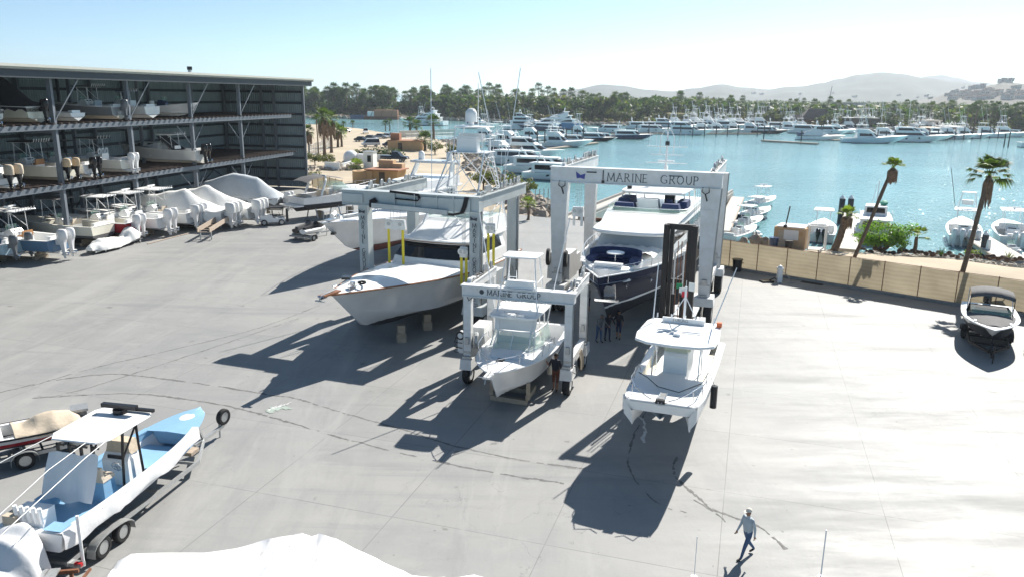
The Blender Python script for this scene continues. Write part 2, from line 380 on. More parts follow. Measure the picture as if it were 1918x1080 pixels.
# the dirt lot beyond the yard on the left
LOT = [(-30, 113.8), (-22, 107.7), (-8, 96.2), (2.6, 88.9), (3.2, 92), (.5, 106), (-3, 128), (-8, 150), (-10, 175), (-13, 205), (-21, 240), (-29, 262), (-46, 285), (-62, 318), (-84, 352), (-120, 372), (-190, 380), (-260, 300), (-120, 117)]
b = MB(); n = len(LOT)
cx, cy = sum(p[0] for p in LOT) / n, sum(p[1] for p in LOT) / n
rings = []
for k, z in ((1.03, -2.2), (1.0, -.25), (.965, -.02), (.8, .02), (.4, .05)):
    rings.append([Vector((cx + (p[0] - cx) * k, cy + (p[1] - cy) * k, z if (k < 1 or p[1] > 120 or p[0] > 0) else -.06)) for p in LOT])
b.loft(rings, mSAND)
struct(b.build('dirt_lot', smooth=60))
# finger piers of the lift basin and the ramp apron
u = Vector((.40, .917, 0)); w = Vector((.917, -.40, 0))
def pier(name, a, length, width, z, th=1.0):
    b = MB(); a = Vector(a)
    b.loft([[a + Vector((0, 0, z - k)) for k in ()] or [a + Vector((0, 0, z)), a + w * width + Vector((0, 0, z)), a + w * width + Vector((0, 0, z - th)), a + Vector((0, 0, z - th))],
            [a + u * length + Vector((0, 0, z)), a + u * length + w * width + Vector((0, 0, z)), a + u * length + w * width + Vector((0, 0, z - th)), a + u * length + Vector((0, 0, z - th))]], mCONC2)
    for s in (.25, width - .25):
        b.bar(a + w * s + Vector((0, 0, z + .15)), a + u * length + w * s + Vector((0, 0, z + .15)), .3, .296, mKERB)
    for k in range(6):
        for s in (.5, width - .5):
            q = a + u * (2 + k * (length - 3) / 5) + w * s; b.cyl((q.x, q.y, z - th - .01), (q.x, q.y, -4), .3, mCONC2, n=8)
    return b.build(name, smooth=0)
pA = pier('concrete_pier', (5.3, 87.4, 0), 36, 2.6, .05)
tag(pA, 'concrete finger pier with kerbs left of the big blue yacht', 'pier')
pB = pier('concrete_pier', (15.9, 82.9, 0), 36, 2.6, .05)
tag(pB, 'concrete finger pier mostly hidden behind the big blue yacht', 'pier')
q = MB(); q.bar(Vector((7.9, 86.0, .22)), Vector((15.4, 82.9, .22)), .35, .36, mRUST)
tag(q.build('wheel_stop', smooth=0), 'rusty brown wheel stop across the head of the lift basin', 'barrier')

# far shore: one land sheet under the groves, bounded by the lagoon and the marina
shore_px = [(560, 221), (700, 222), (800, 223), (930, 229), (1050, 233), (1150, 235), (1250, 234), (1400, 237), (1550, 246), (1700, 249), (1830, 252), (1960, 256)]
SH = [G(x, y, -1.2) for x, y in shore_px]
SH = [Vector((-420, 500, 0))] + SH + [Vector((420, 300, 0))]
def land(name, front, back, zf, m):
    b = MB(); rows = []
    for t, z in ((0, -1.8), (.015, .1), (.06, .5), (.4, .9), (1, 1.0)):
        rows.append([Vector((a.x + (c.x - a.x) * t, a.y + (c.y - a.y) * t, z)) for a, c in zip(front, back)])
    b.loft(rows, m, closed=False, cap=False); return struct(b.build(name, smooth=80))
BK = []
for p in SH:
    a = p.x / p.y
    d = 95 if a < -.14 else (95 + (a + .14) * 9000 if a < .0 else 1500)
    r = math.hypot(p.x, p.y); BK.append(p * ((r + d) / r))
land('far_shore', SH, BK, 0, mSHORE)
# pale beach line at the back of the left grove
b = MB(); q = [BK[i] for i in (0, 1, 2, 3, 4)]
b.loft([[p * .985 + Vector((0, 0, 1.2)) for p in q], [p * 1.02 + Vector((0, 0, -.6)) for p in q], [p * 1.05 + Vector((0, 0, -1.7)) for p in q]], mat('beach_sand', (.72, .66, .54), .9, var=.1, scale=.05), closed=False, cap=False)
struct(b.build('beach', smooth=60))
# lawn by the middle basin
b = MB(); P = [G(998, 233, -.2), G(1055, 234, -.2), G(1056, 226, 1.0), G(1000, 225, 1.0)]
b.add([Vector((p.x, p.y, .75 + .004 * i)) for i, p in enumerate([G(1000, 231.5, .7), G(1058, 232.5, .7), G(1058, 225.5, .7), G(1000, 225, .7)])], [(0, 1, 2, 3)], mGRASS)
struct(b.build('lawn', smooth=0))

# hills: height field ridges, far behind the groves
mHILL = mat('dry_hillside', (.085, .092, .08), .95, var=.4, scale=.006)
mHILL2 = mat('scrub_hillside', (.12, .115, .095), .95, var=.4, scale=.02)
from mathutils import noise as NZ
def hills(name, prof, dist, depth, m, seed):
    b = MB(); xs = []; rows = []
    lo, hi = prof[0][0], prof[-1][0]; n = int((hi - lo) / 6)
    for i in range(n + 1):
        px = lo + (hi - lo) * i / n
        for k in range(len(prof) - 1):
            if prof[k][0] <= px <= prof[k + 1][0]:
                t = (px - prof[k][0]) / (prof[k + 1][0] - prof[k][0]); t = t * t * (3 - 2 * t)
                py = prof[k][1] + (prof[k + 1][1] - prof[k][1]) * t; break
        xs.append((px, py))
    M = 22
    for j in range(M + 1):
        t = j / M; row = []
        for px, py in xs:
            d0 = CAMM.to_3x3() @ Vector(((px - 959) / FPX, -(py - 540) / FPX, -1.0)); k = dist / math.hypot(d0.x, d0.y)
            top = CAMH + d0.z * k
            r = dist - depth + depth * 1.6 * t; f = min(1, t / .625); f2 = f ** 1.25 if t <= .625 else 1 - ((t - .625) / .375) * .5
            x, y = d0.x * k / dist * r, d0.y * k / dist * r
            nv = NZ.fractal(Vector((x * .004 + seed, y * .004, 0)), .9, 2.1, 5) * .16 + abs(NZ.noise(Vector((x * .011, y * .004 + seed, 2)))) * .18 - .07
            z = max(0, top - 1) * (f2 + nv * math.sin(min(1, f) * math.pi) * 1.0 + (nv * .12 if t > .55 else 0)) + 1
            row.append(Vector((x, y, z)))
        rows.append(row)
    b.loft(rows, m, closed=False, cap=False); return struct(b.build(name, smooth=180))
hills('hills', [(1000, 186), (1040, 176), (1075, 167), (1130, 158), (1160, 160), (1215, 168), (1258, 171), (1300, 165), (1352, 157), (1390, 163), (1440, 167), (1475, 162), (1500, 161), (1540, 155), (1570, 147), (1610, 138), (1650, 133.5), (1690, 137), (1730, 144), (1790, 152), (1850, 160), (1940, 165), (2060, 172)], 2900, 900, mHILL, 3.1)
hills('distant_hills', [(1640, 160), (1700, 150), (1745, 141), (1765, 139), (1790, 144), (1830, 153), (1880, 158), (1960, 161), (2100, 168)], 4200, 900, mHILL, 9.4)
hills('near_hillside', [(1700, 192), (1745, 184), (1785, 170), (1830, 164), (1860, 158), (1880, 152), (1900, 154), (1930, 157), (2000, 160), (2120, 170)], 1500, 520, mHILL2, 5.7)
# ================================================================== BOAT PARTS
def lerp(a, b, t): return a + (b - a) * t
_hp = {}
def hullpaint(top, bot, boot, zw, bh=.08, rough=.2, spec=.5):
    key = (top, bot, boot, zw, bh)
    if key in _hp: return _hp[key]
    m = bpy.data.materials.new('hull_paint'); m.use_nodes = True; n = m.node_tree.nodes; l = m.node_tree.links; b = n['Principled BSDF']
    tc = n.new('ShaderNodeTexCoord'); sp = n.new('ShaderNodeSeparateXYZ'); l.new(tc.outputs['Object'], sp.inputs[0])
    nz = n.new('ShaderNodeTexNoise'); nz.inputs['Scale'].default_value = .9; nz.inputs['Detail'].default_value = 5; l.new(tc.outputs['Object'], nz.inputs['Vector'])
    v = n.new('ShaderNodeMapRange'); v.inputs['From Min'].default_value = .3; v.inputs['From Max'].default_value = .7; v.inputs['To Min'].default_value = .9; v.inputs['To Max'].default_value = 1.04; l.new(nz.outputs['Fac'], v.inputs['Value'])
    def step(z):
        g = n.new('ShaderNodeMath'); g.operation = 'GREATER_THAN'; g.inputs[1].default_value = z; l.new(sp.outputs[2], g.inputs[0]); return g.outputs[0]
    def mx(f, a, c):
        x = n.new('ShaderNodeMix'); x.data_type = 'RGBA'; l.new(f, x.inputs[0])
        for i, q in ((6, a), (7, c)):
            if isinstance(q, tuple): x.inputs[i].default_value = (*q[:3], 1)
            else: l.new(q, x.inputs[i])
        return x.outputs[2]
    up = step(zw)
    c = mx(step(zw + bh), mx(up, bot, boot), top)
    vm = n.new('ShaderNodeVectorMath'); vm.operation = 'MULTIPLY'; l.new(c, vm.inputs[0]); l.new(v.outputs[0], vm.inputs[1]); l.new(vm.outputs[0], b.inputs['Base Color'])
    rg = n.new('ShaderNodeMapRange'); rg.inputs['To Min'].default_value = .7; rg.inputs['To Max'].default_value = rough; b.inputs['Specular IOR Level'].default_value = spec; l.new(up, rg.inputs['Value']); l.new(rg.outputs[0], b.inputs['Roughness'])
    _hp[key] = m; return m
class Hull:
    """x forward from the stern (0) to the stem (L), y to port, z up from the keel."""
    def __init__(s, L, B, z0, z1, rake=None, tw=.9, fine=2.6, flare=1.8, chine=.9, dead=.45, fore=.42, n=18, shp=1.8, bulb=.9):
        s.L, s.B, s.z0, s.z1 = L, B, z0, z1; s.rake = L * .11 if rake is None else rake
        s.tw, s.fine, s.flare, s.ch, s.dead, s.fore, s.n, s.shp, s.bulb = tw, fine, flare, chine, dead, fore, n, shp, bulb
    def hb(s, t):
        if t < .42: return s.B / 2 * (s.tw + (1 - s.tw) * math.sin(math.pi / 2 * t / .42))
        return s.B / 2 * max(0, 1 - ((t - .42) / .58) ** s.fine) ** s.bulb
    def zs(s, t): return s.z0 + (s.z1 - s.z0) * t ** s.shp
    def zk(s, t): return 0 if t < .6 else ((t - .6) / .4) ** 2.4 * s.z1 * s.fore
    def pt(s, t, f, sg=1):
        """f: -1 keel, 0 chine .. 1 sheer"""
        b = s.hb(t); zs, zk = s.zs(t), s.zk(t); bc = b * (s.ch - .5 * t ** 3); zc = min(zk + s.dead * (1 + .5 * t ** 3), zs * .9)
        if f < 0: y, z = bc * (1 + f), lerp(zc, zk, -f)
        else: y, z = bc + (b - bc) * f ** (1 + (s.flare - 1) * t), lerp(zc, zs, f)
        k = (z - zk) / max(.01, zs - zk)
        x = t * (s.L - s.rake) + s.rake * t ** 5 * k if t > 0 else 0
        return Vector((x, sg * y, z))
    def ts(s): return [1 - (1 - i / s.n) ** 1.35 for i in range(s.n + 1)]
    def sheer(s, t, sg=1, dy=0, dz=0):
        p = s.pt(t, 1, sg); return Vector((p.x, p.y + sg * dy if abs(p.y) > -dy else 0, p.z + dz))
    def build(s, par, top, bot, boot=None, deck=None, liner=None, rail=None, td=.55, w=.25, zf=None, levels=None, railr=.045, crown=.06, toe=0, stripe=None):
        deck = deck or mDECK; liner = liner or mWHITE; boot = boot or bot
        lv = levels or [-1, 0, .1, .35, .65, .86, .93, 1]
        mm = [bot, boot if lv[2] <= .2 else top] + [top] * (len(lv) - 5) + [stripe or top, top] + [top]
        T = s.ts(); b = MB()
        for sg in (1, -1):
            for i in range(s.n):
                for j in range(len(lv) - 1):
                    b.add([s.pt(T[i], lv[j], sg), s.pt(T[i + 1], lv[j], sg), s.pt(T[i + 1], lv[j + 1], sg), s.pt(T[i], lv[j + 1], sg)], [(0, 1, 2, 3)], mm[j])
        for j in range(len(lv) - 1):
            b.add([s.pt(0, lv[j], 1), s.pt(0, lv[j], -1), s.pt(0, lv[j + 1], -1), s.pt(0, lv[j + 1], 1)], [(0, 1, 2, 3)], mm[j])
        b.build('hull', par, smooth=50)
        # deck with cockpit
        d = MB(); zf = zf if zf is not None else s.z0 * .45
        Tc = [t for t in T if t < td] + [td]; Td = [td] + [t for t in T if t > td]
        def inn(t, sg): p = s.pt(t, 1, sg); return Vector((p.x, sg * max(0, abs(p.y) - w), p.z))
        if td > 0:
            for sg in (1, -1):
                for i in range(len(Tc) - 1):
                    a, c = Tc[i], Tc[i + 1]
                    d.add([s.pt(a, 1, sg), s.pt(c, 1, sg), inn(c, sg), inn(a, sg)], [(0, 1, 2, 3)], deck)
                    ia, ic = inn(a, sg), inn(c, sg); fa, fc = Vector((ia.x, ia.y * .97, zf)), Vector((ic.x, ic.y * .97, zf))
                    d.add([ia, ic, fc, fa], [(0, 1, 2, 3)], liner)
                    d.add([fa, fc, Vector((fc.x, 0, zf)), Vector((fa.x, 0, zf))], [(0, 1, 2, 3)], liner)
            x1 = inn(td, 1).x
            d.add([inn(td, 1), inn(td, -1), Vector((x1, inn(td, -1).y * .97, zf)), Vector((x1, inn(td, 1).y * .97, zf))], [(0, 1, 2, 3)], liner)
            a, c = inn(0, 1), inn(0, -1)   # transom top and inside
            d.add([s.pt(0, 1, 1), s.pt(0, 1, -1), Vector((w, c.y, c.z)), Vector((w, a.y, a.z))], [(0, 1, 2, 3)], deck)
            d.add([Vector((w, a.y, a.z)), Vector((w, c.y, c.z)), Vector((w, c.y, zf)), Vector((w, a.y, zf))], [(0, 1, 2, 3)], liner)
        for i in range(len(Td) - 1):
            a, c = Td[i], Td[i + 1]
            for sg in (1, -1):
                pa, pc = s.pt(a, 1, sg), s.pt(c, 1, sg)
                for f0, f1 in ((1, .5), (.5, 0)):
                    def q(p, f, t): return Vector((p.x, p.y * f, p.z + crown * (1 - f * f) * min(1, abs(p.y)) - (toe if f < 1 else 0)))
                    d.add([q(pa, f0, a), q(pc, f0, c), q(pc, f1, c), q(pa, f1, a)], [(0, 1, 2, 3)], deck)
        d.build('deck', par, smooth=30)
        if rail:
            r = MB()
            for sg in (1, -1): r.tube([s.sheer(t, sg, railr * .4, -.02) for t in T], railr, rail, 6)
            r.tube([s.sheer(0, 1, 0, -.02), s.sheer(0, -1, 0, -.02)], railr, rail, 6)
            r.build('rub_rail', par)
def planform(x0, x1, w0, w1, nose=.6, n=7, p=.6):
    P = [(x0, -w0)]
    for k in range(n + 1):
        a = -math.pi / 2 + math.pi * k / n; P.append((x1 - nose + nose * max(0, math.cos(a)) ** p, w1 * (1 if math.sin(a) > 0 else -1) * abs(math.sin(a)) ** .8))
    P.append((x0, w0)); return P
def slab(par, name, poly, z, th, m, crown=0.0, m2=None):
    b = MB(); cx = sum(p[0] for p in poly) / len(poly)
    r = [[Vector((cx + (p[0] - cx) * k, p[1] * k, z + dz)) for p in poly] for k, dz in ((.97, 0), (1, th * .4), (.985, th * .9), (.93, th), (.5, th + crown))]
    b.loft(r, m); return b.build(name, par, smooth=40)
def house(par, name, base, top, z0, z1, m, wins=(), mw=None, lean=None, cap=True):
    """walls from one footprint to another; wins: (i0, i1, v0, v1, margin) joins edges i0..i1 in one window band."""
    B = [Vector((p[0], p[1], z0)) for p in base]; T = [Vector((p[0], p[1], z1 + (p[2] if len(p) > 2 else 0))) for p in top]
    o = MB().loft([B, T], m).build(name, par, smooth=40)
    n = len(B)
    for (i0, i1, v0, v1, mg) in wins:
        b = MB()
        for i in range(i0, i1 + 1):
            j = (i + 1) % n; u0 = mg if i == i0 else 0; u1 = 1 - mg if i == i1 else 1
            def q(u, v): return lerp(lerp(B[i], B[j], u), lerp(T[i], T[j], u), v)
            nn = (B[j] - B[i]).cross(T[i] - B[i])
            if nn.length < 1e-6: continue
            nn.normalize(); e = nn * .018; k = nn * -.02
            f = [q(u0, v0), q(u1, v0), q(u1, v1), q(u0, v1)]
            b.loft([[p + k for p in f], [p + e for p in f]], mw or mGLASS)
        b.build('window', par, smooth=0)
    return o
def outboard(par, x, y, z, cm, lm, s=1.0, tilt=0.0, name='outboard_motor'):
    """x,y,z: the clamp on the transom; hangs aft."""
    M = Matrix.Translation((x, y, z)) @ Matrix.Rotation(tilt, 4, 'Y') @ Matrix.Scale(s, 4)
    def T(b): b.v = [M @ v for v in b.v]; return b
    c = MB()
    prof = [(.02, .17, .30), (.10, .215, .37), (.35, .225, .39), (.58, .21, .37), (.72, .17, .31), (.77, .10, .2)]
    c.loft([[Vector((-.42 + ry * math.cos(2 * math.pi * k / 12) - (h * .05), rx * math.sin(2 * math.pi * k / 12) * 1.12, .12 + h)) for k in range(12)] for h, rx, ry in prof], cm)
    o = T(c).build(name, par, smooth=45)
    l = MB()
    l.loft([[Vector((-.42 + dx + a * w, q * v, zz)) for a, q in ((1, 1), (1, -1), (-1, -1), (-1, 1))] for zz, w, v, dx in ((.16, .25, .17, 0), (-.1, .17, .12, -.03), (-.55, .13, .06, -.05), (-.62, .14, .055, -.05))], lm)
    l.box((-.53, 0, -.63), (.5, .22, .03), lm)
    l.loft([l.ring((-.24 - d, 0, -.84), (-1, 0, 0), r, 8) for d, r in ((0, .02), (.08, .075), (.3, .095), (.5, .06))], lm)
    l.loft([[Vector((-.30, .02, -.64)), Vector((-.30, -.02, -.64)), Vector((-.62, -.02, -.64)), Vector((-.62, .02, -.64))], [Vector((-.42, .012, -1.1)), Vector((-.42, -.012, -1.1)), Vector((-.6, -.012, -1.1)), Vector((-.6, .012, -1.1))]], lm)
    l.box((-.12, 0, .0), (.3, .2, .34), lm)
    T(l).build('lower_unit', o, smooth=40)
    p = MB()
    for k in range(3):
        a = 2 * math.pi * k / 3; cy, cz = math.cos(a), math.sin(a)
        p.add([Vector((-.74, .04 * cy, -.84 + .04 * cz)), Vector((-.70, .17 * math.cos(a - .45), -.84 + .17 * math.sin(a - .45))), Vector((-.76, .2 * cy, -.84 + .2 * cz)), Vector((-.80, .16 * math.cos(a + .45), -.84 + .16 * math.sin(a + .45)))], [(0, 1, 2, 3), (3, 2, 1, 0)], mSTEEL)
    p.cyl((-.72, 0, -.84), (-.84, 0, -.84), .055, mSTEEL, r2=.03)
    T(p).build('propeller', o, smooth=0)
    return o
def rods(b, x, y0, y1, z, n, m=None):
    for k in range(n):
        y = lerp(y0, y1, k / max(1, n - 1)); b.cyl((x, y, z), (x - .12, y, z + .28), .028, m or mALU, n=6)
def ttop(par, x0, x1, w, z, zb, mt=None, mf=None, nrod=5, xb=None, lean=.15, thick=.1, rodm=None, leg=.028, pl=None, radar=None):
    """hardtop on four legs; xb = (aft,fore) feet."""
    mt = mt or mWHITE; mf = mf or mALU; xb = xb or (x0 + .5, x1 - .4)
    slab(par, 'hardtop', pl or planform(x0, x1, w, w * .92, .35, 7, .5), z, thick, mt, .02)
    b = MB(); fw = w * .62
    for sg in (1, -1):
        for xf, xt in ((xb[0], xb[0] + lean), (xb[1], xb[1] - lean)):
            b.tube([(xf, sg * fw, zb), (lerp(xf, xt, .6), sg * fw, lerp(zb, z, .6)), (xt, sg * fw * 1.06, z + .01)], leg, mf)
        b.tube([(x0 + .25, sg * fw * 1.1, z - .02), (x1 - .3, sg * fw * 1.1, z - .02)], leg, mf)
        b.tube([(xb[0] + lean * .5, sg * fw, lerp(zb, z, .5)), (xb[1] - lean * .3, sg * fw, lerp(zb, z, .95))], leg * .8, mf)
    b.build('hardtop_frame', par)
    if nrod:
        r = MB(); rods(r, x0 + .03, -w * .8, w * .8, z + .02, nrod, rodm); r.build('rod_holder', par)
    if radar:
        r = MB(); r.cyl((radar, 0, z + thick), (radar, 0, z + thick + .16), .13, mWHITE, n=10)
        r.box((radar, 0, z + thick + .24), (.14, 1.1, .12), mWHITE); r.build('radar', par)
def console(par, x, w, l, z, h, m=None, glass=None):
    m = m or mWHITE
    b = MB(); b.loft([[Vector((x - l / 2, -w / 2, z)), Vector((x + l / 2 + .1, -w / 2 * .8, z)), Vector((x + l / 2 + .1, w / 2 * .8, z)), Vector((x - l / 2, w / 2, z))],
                      [Vector((x - l / 2, -w / 2, z + h * .8)), Vector((x + l / 2, -w / 2 * .8, z + h * .72)), Vector((x + l / 2, w / 2 * .8, z + h * .72)), Vector((x - l / 2, w / 2, z + h * .8))],
                      [Vector((x - l * .3, -w / 2 * .95, z + h)), Vector((x + l * .22, -w / 2 * .75, z + h * .96)), Vector((x + l * .22, w / 2 * .75, z + h * .96)), Vector((x - l * .3, w / 2 * .95, z + h))]], m)
    o = b.build('console', par, smooth=25)
    s = MB(); s.bar(Vector((x - l * .42, -w * .3, z + h * .86)), Vector((x - l * .42, w * .3, z + h * .86)), .05, .2, mBLACK); s.build('instrument_panel', o, smooth=0)
    t = MB(); ri = [Vector((x - l / 2 - .12 - .05 * math.sin(a), .17 * math.cos(a) - w * .15, z + h * .68 + .16 * math.sin(a))) for a in [2 * math.pi * k / 12 for k in range(13)]]
    t.tube(ri, .016, mSTEEL, 5); t.bar(ri[0], ri[6], .02, .02, mSTEEL); t.bar(ri[3], ri[9], .02, .02, mSTEEL); t.build('steering_wheel', o)
    if glass:
        g = MB(); P = [(x + l * .18, -w * .48), (x + l * .42, -w * .36), (x + l * .42, w * .36), (x + l * .18, w * .48)]
        g.loft([[Vector((p[0], p[1], z + h * .93)) for p in P], [Vector((p[0] - .16, p[1] * .95, z + h * .93 + .42)) for p in P]], glass, closed=False, cap=False); g.build('windshield', o, smooth=0)
    return o
def seat(par, x, w, z, m=None, m2=None, name='leaning_post', h=.85, l=.55):
    b = MB(); b.box((x, 0, z + h * .4), (l, w, h * .8), m or mWHITE, taper=.92); o = b.build(name, par, smooth=0)
    c = MB(); c.box((x, 0, z + h * .86), (l * .98, w * .98, .13), m2 or mWHITE, taper=.94); c.box((x - l * .42, 0, z + h + .12), (.12, w * .95, .36), m2 or mWHITE, taper=.92); c.build('cushion', o, smooth=0)
    return o
def bow_rail(par, H, t0=.55, t1=.985, h=.5, n=6, m=None, r=.018, inset=.1, lean=.05, name='bow_rail'):
    m = m or mSTEEL; b = MB(); T = [lerp(t0, t1, k / 9) for k in range(10)]
    P = [H.sheer(t, 1, -inset + lean, h * min(1, .3 + k)) for k, t in enumerate(T)]; Q = [H.sheer(t, -1, -inset + lean, h * min(1, .3 + k)) for k, t in enumerate(T)]
    tip = Vector((P[-1].x + .25, 0, P[-1].z + .03))
    b.tube(P + [tip] + Q[::-1], r, m, 5)
    for k in range(n):
        t = lerp(t0 + .02, t1, k / (n - 1))
        for sg in (1, -1): b.cyl(H.sheer(t, sg, -inset), H.sheer(t, sg, -inset + lean, h), r * .85, m, n=5)
    return b.build(name, par)
def ladder(b, a, c, w, n, r, m, side):
    a, c, side = Vector(a), Vector(c), Vector(side).normalized() * w / 2
    b.cyl(a - side, c - side, r, m, n=6); b.cyl(a + side, c + side, r, m, n=6)
    for k in range(1, n + 1):
        p = lerp(a, c, k / (n + 1)); b.cyl(p - side, p + side, r * .9, m, n=5)
def outriggers(par, x, y, z, L, lean=.35, aft=.12, m=None, n='outrigger'):
    for sg in (1, -1):
        b = MB(); b.tube([(x, sg * y, z), (x - aft * L * .5, sg * (y + lean * L * .45), z + L * .48), (x - aft * L, sg * (y + lean * L), z + L)], .028, m or mALU, 5)
        b.build(n, par)
def antenna(par, x, y, z, h, lean=-.05):
    b = MB(); b.cyl((x, y, z), (x + lean * h, y, z + h), .022, mWHITE, r2=.008, n=5); b.build('antenna', par)
def trailer(par, x0, x1, w, zf, m, axles, wr=.33, tongue=2.0, spare=None, name='trailer_frame', fender=True):
    """frame under a hull: x0 aft, x1 where the rails meet, tongue ahead; returns nothing. wheels are parts with tyre and rim"""
    b = MB()
    for sg in (1, -1):
        b.bar((x0, sg * w * .5, zf), (x1 - 1.6, sg * w * .5, zf), .08, .14, m); b.bar((x1 - 1.6, sg * w * .5, zf), (x1, sg * .06, zf + .003), .08, .14, m)
        b.bar((x0 + .3, sg * w * .22, zf + .22), (x1 - 2.2, sg * w * .2, zf + .3), .09, .06, mWOOD)
    for k in range(4):
        x = lerp(x0 + .1, x1 - 1.7, k / 3); b.bar((x, -w * .5, zf - .03), (x, w * .5, zf - .03), .07, .1, m)
    b.bar((x1 - .5, 0, zf + .006), (x1 + tongue, 0, zf + .006), .1, .12, m)
    b.bar((x1 + .1, 0, zf), (x1 - .25, 0, zf + .75), .08, .08, m); b.cyl((x1 + tongue - .25, .1, .0), (x1 + tongue - .25, .1, zf + .55), .035, m, n=6)
    b.box((x1 + tongue, 0, zf + .02), (.25, .09, .1), m)
    b.build(name, par, smooth=0)
    for ax in axles:
        c = MB(); c.cyl((ax, -w / 2 - .12, wr), (ax, w / 2 + .12, wr), .04, m, n=6); c.build('axle', par)
        for sg in (1, -1):
            t = MB().wheel((ax, sg * (w / 2 + .22), wr), (0, 1, 0), wr, .2, mRUBBER, None, 18).build('wheel', par)
            MB().loft([MB().ring((ax, sg * (w / 2 + .22) + e, wr), (0, 1, 0), wr * q, 14) for q, e in ((.62, -.08), (.45, -.05), (.15, -.07), (.15, .07), (.45, .05), (.62, .08))], mGALV).build('rim', t, smooth=20)
    if fender:
        for sg in (1, -1):
            f = MB(); xs0, xs1 = min(axles) - wr - .12, max(axles) + wr + .12; P = []
            for k in range(13):
                a = math.pi * k / 12; cx = lerp(xs0, xs1, .5 - .5 * math.cos(a)); P.append((cx, wr * .75 + (wr + .14) * min(1, math.sin(a) ** .55 * 1.0)))
            y0, y1 = sg * (w / 2 + .08), sg * (w / 2 + .37)
            f.loft([[Vector((x, y0, z)), Vector((x, y1, z)), Vector((x, y1, z - .035)), Vector((x, y0, z - .035))] for x, z in P], m); f.build('fender', par, smooth=30)
# ================================================================== TRAVEL LIFTS
def lift(label, loc, rz, W, LV, H, bw, bh, lt, lb, m, wr, ww, twin, ovl=.3, ovr=.3, vback=1.0, mb=None, sb=.35, base_h=None):
    """local x across (left to right as seen), y away from the viewer; origin at the foot of the near left leg."""
    mb = mb or m
    t = root('boat_lift', label, 'boat lift', loc, rz, 'travel lifts in the yard')
    bz = base_h or wr * 1.9; zt = H - bh
    b = MB(); b.box(((W + ovr - ovl) / 2, 0, H - bh / 2), (W + ovl + ovr, bw, bh), mb)
    b.box(((W + ovr - ovl) / 2, 0, H + .03), (W + ovl + ovr + .1, bw + .14, .06), mb); b.box(((W + ovr - ovl) / 2, -.02, H - bh - .02), (W + ovl + ovr - .1, bw + .12, .05), mb)
    b.build('front_beam', t, smooth=0)
    for x in (0, W):
        b = MB(); b.box((x, bw / 2 + (LV + vback - bw / 2) / 2 + .01, H - bh * .42 + .004), (sb, LV + vback - bw / 2, bh * .8), m)
        b.box((x, bw / 2 + (LV + vback - bw / 2) / 2 + .01, H + .045), (sb * 1.25, LV + vback - bw / 2, .05), m); so = b.build('side_beam', t, smooth=0)
        g = MB()                                   # hoist gear and hose clutter along the top of the side beam
        y = .5
        while y < LV + vback - .3:
            k = rnd.random()
            if k < .4: g.wheel((x + rnd.uniform(-.1, .1), y, H + .07 + .2), (1, 0, 0), .2 + .05 * rnd.random(), .08, mGALV, mGALV, 10)
            elif k < .75: g.box((x + rnd.uniform(-.08, .08), y, H + .14), (.2, .3, .18), m)
            else: g.tube([(x - .1, y - .2, H + .08), (x - .12, y, H + .2), (x + .1, y + .15, H + .1)], .03, mHOSE, 5)
            y += rnd.uniform(.28, .5)
        g.tube([(x + sb * .3, .3 + k2 * (LV + vback - .6) / 8, H + .1 + .05 * (k2 % 2)) for k2 in range(9)], .025, mHOSE, 5)
        g.build('hoist_gear', so, smooth=30)
        b = MB(); b.box((x, LV / 2, bz + .16), (sb * .9, LV - lb, .42), m); b.build('bottom_beam', t, smooth=0)
        for y in (0, LV):
            L = MB(); tz = H - bh if y == 0 else H - bh * .85
            a, c = (lt, lb) if y == 0 else ((lt + lb) / 2, lb)
            sgn = 1 if x == 0 else -1
            L.loft([[Vector((x + i * c / 2, y + j * c / 2, bz)) for i, j in ((-1, -1), (1, -1), (1, 1), (-1, 1))], [Vector((x + i * a / 2 , y + j * c / 2, tz)) for i, j in ((-1, -1), (1, -1), (1, 1), (-1, 1))]], m)
            lg = L.build('leg', t, smooth=0)
            for f_ in (.12, .45, .8): pl_ = MB(); w_ = lerp(c, a, f_); pl_.box((x, y - c / 2 - .012, lerp(bz, tz, f_)), (w_ * .96, .03, .1), mGALV if f_ < .2 else m); pl_.build('leg_plate', lg, smooth=0)
            pl_ = MB(); pl_.box((x + .0, y - c / 2 - .07, bz + .95), (c * .5, .12, .34), mGALV); pl_.build('junction_box', lg, smooth=0)
            h = MB(); q = x - sgn * (-.0) - a * .5 - .03 if x == 0 else x + a * .5 + .03
            q0 = x - c * .5 - .03 if x == 0 else x + c * .5 + .03
            h.tube([(q0, y, bz), (q, y, tz)], .035, mHOSE, 5); h.tube([(q0, y - .1, bz), (q, y - .1, tz)], .025, mGALV, 5); h.build('pipe', lg)
            k = MB(); k.box((x, y, bz - .18), (ww * (2.3 if twin else 1.5) * 1.15, wr * 1.9, .5), m, taper=.9); k.box((x, y - wr * .3, bz + .12), (.4, .4, .16), mGALV); k.build('wheel_box', t, smooth=0)
            for dx in ((-ww * .62, ww * .62) if twin else (0,)):
                wo = MB().wheel((x + dx, y, wr), (1, 0, 0), wr, ww, mRUBBER, None, 20).build('wheel', t)
                MB().loft([MB().ring((x + dx + e, y, wr), (1, 0, 0), wr * r, 14) for r, e in ((.61, -ww * .45), (.4, -ww * .3), (.15, -ww * .33), (.15, ww * .33), (.4, ww * .3), (.61, ww * .45))], m).build('rim', wo, smooth=20)
    return t
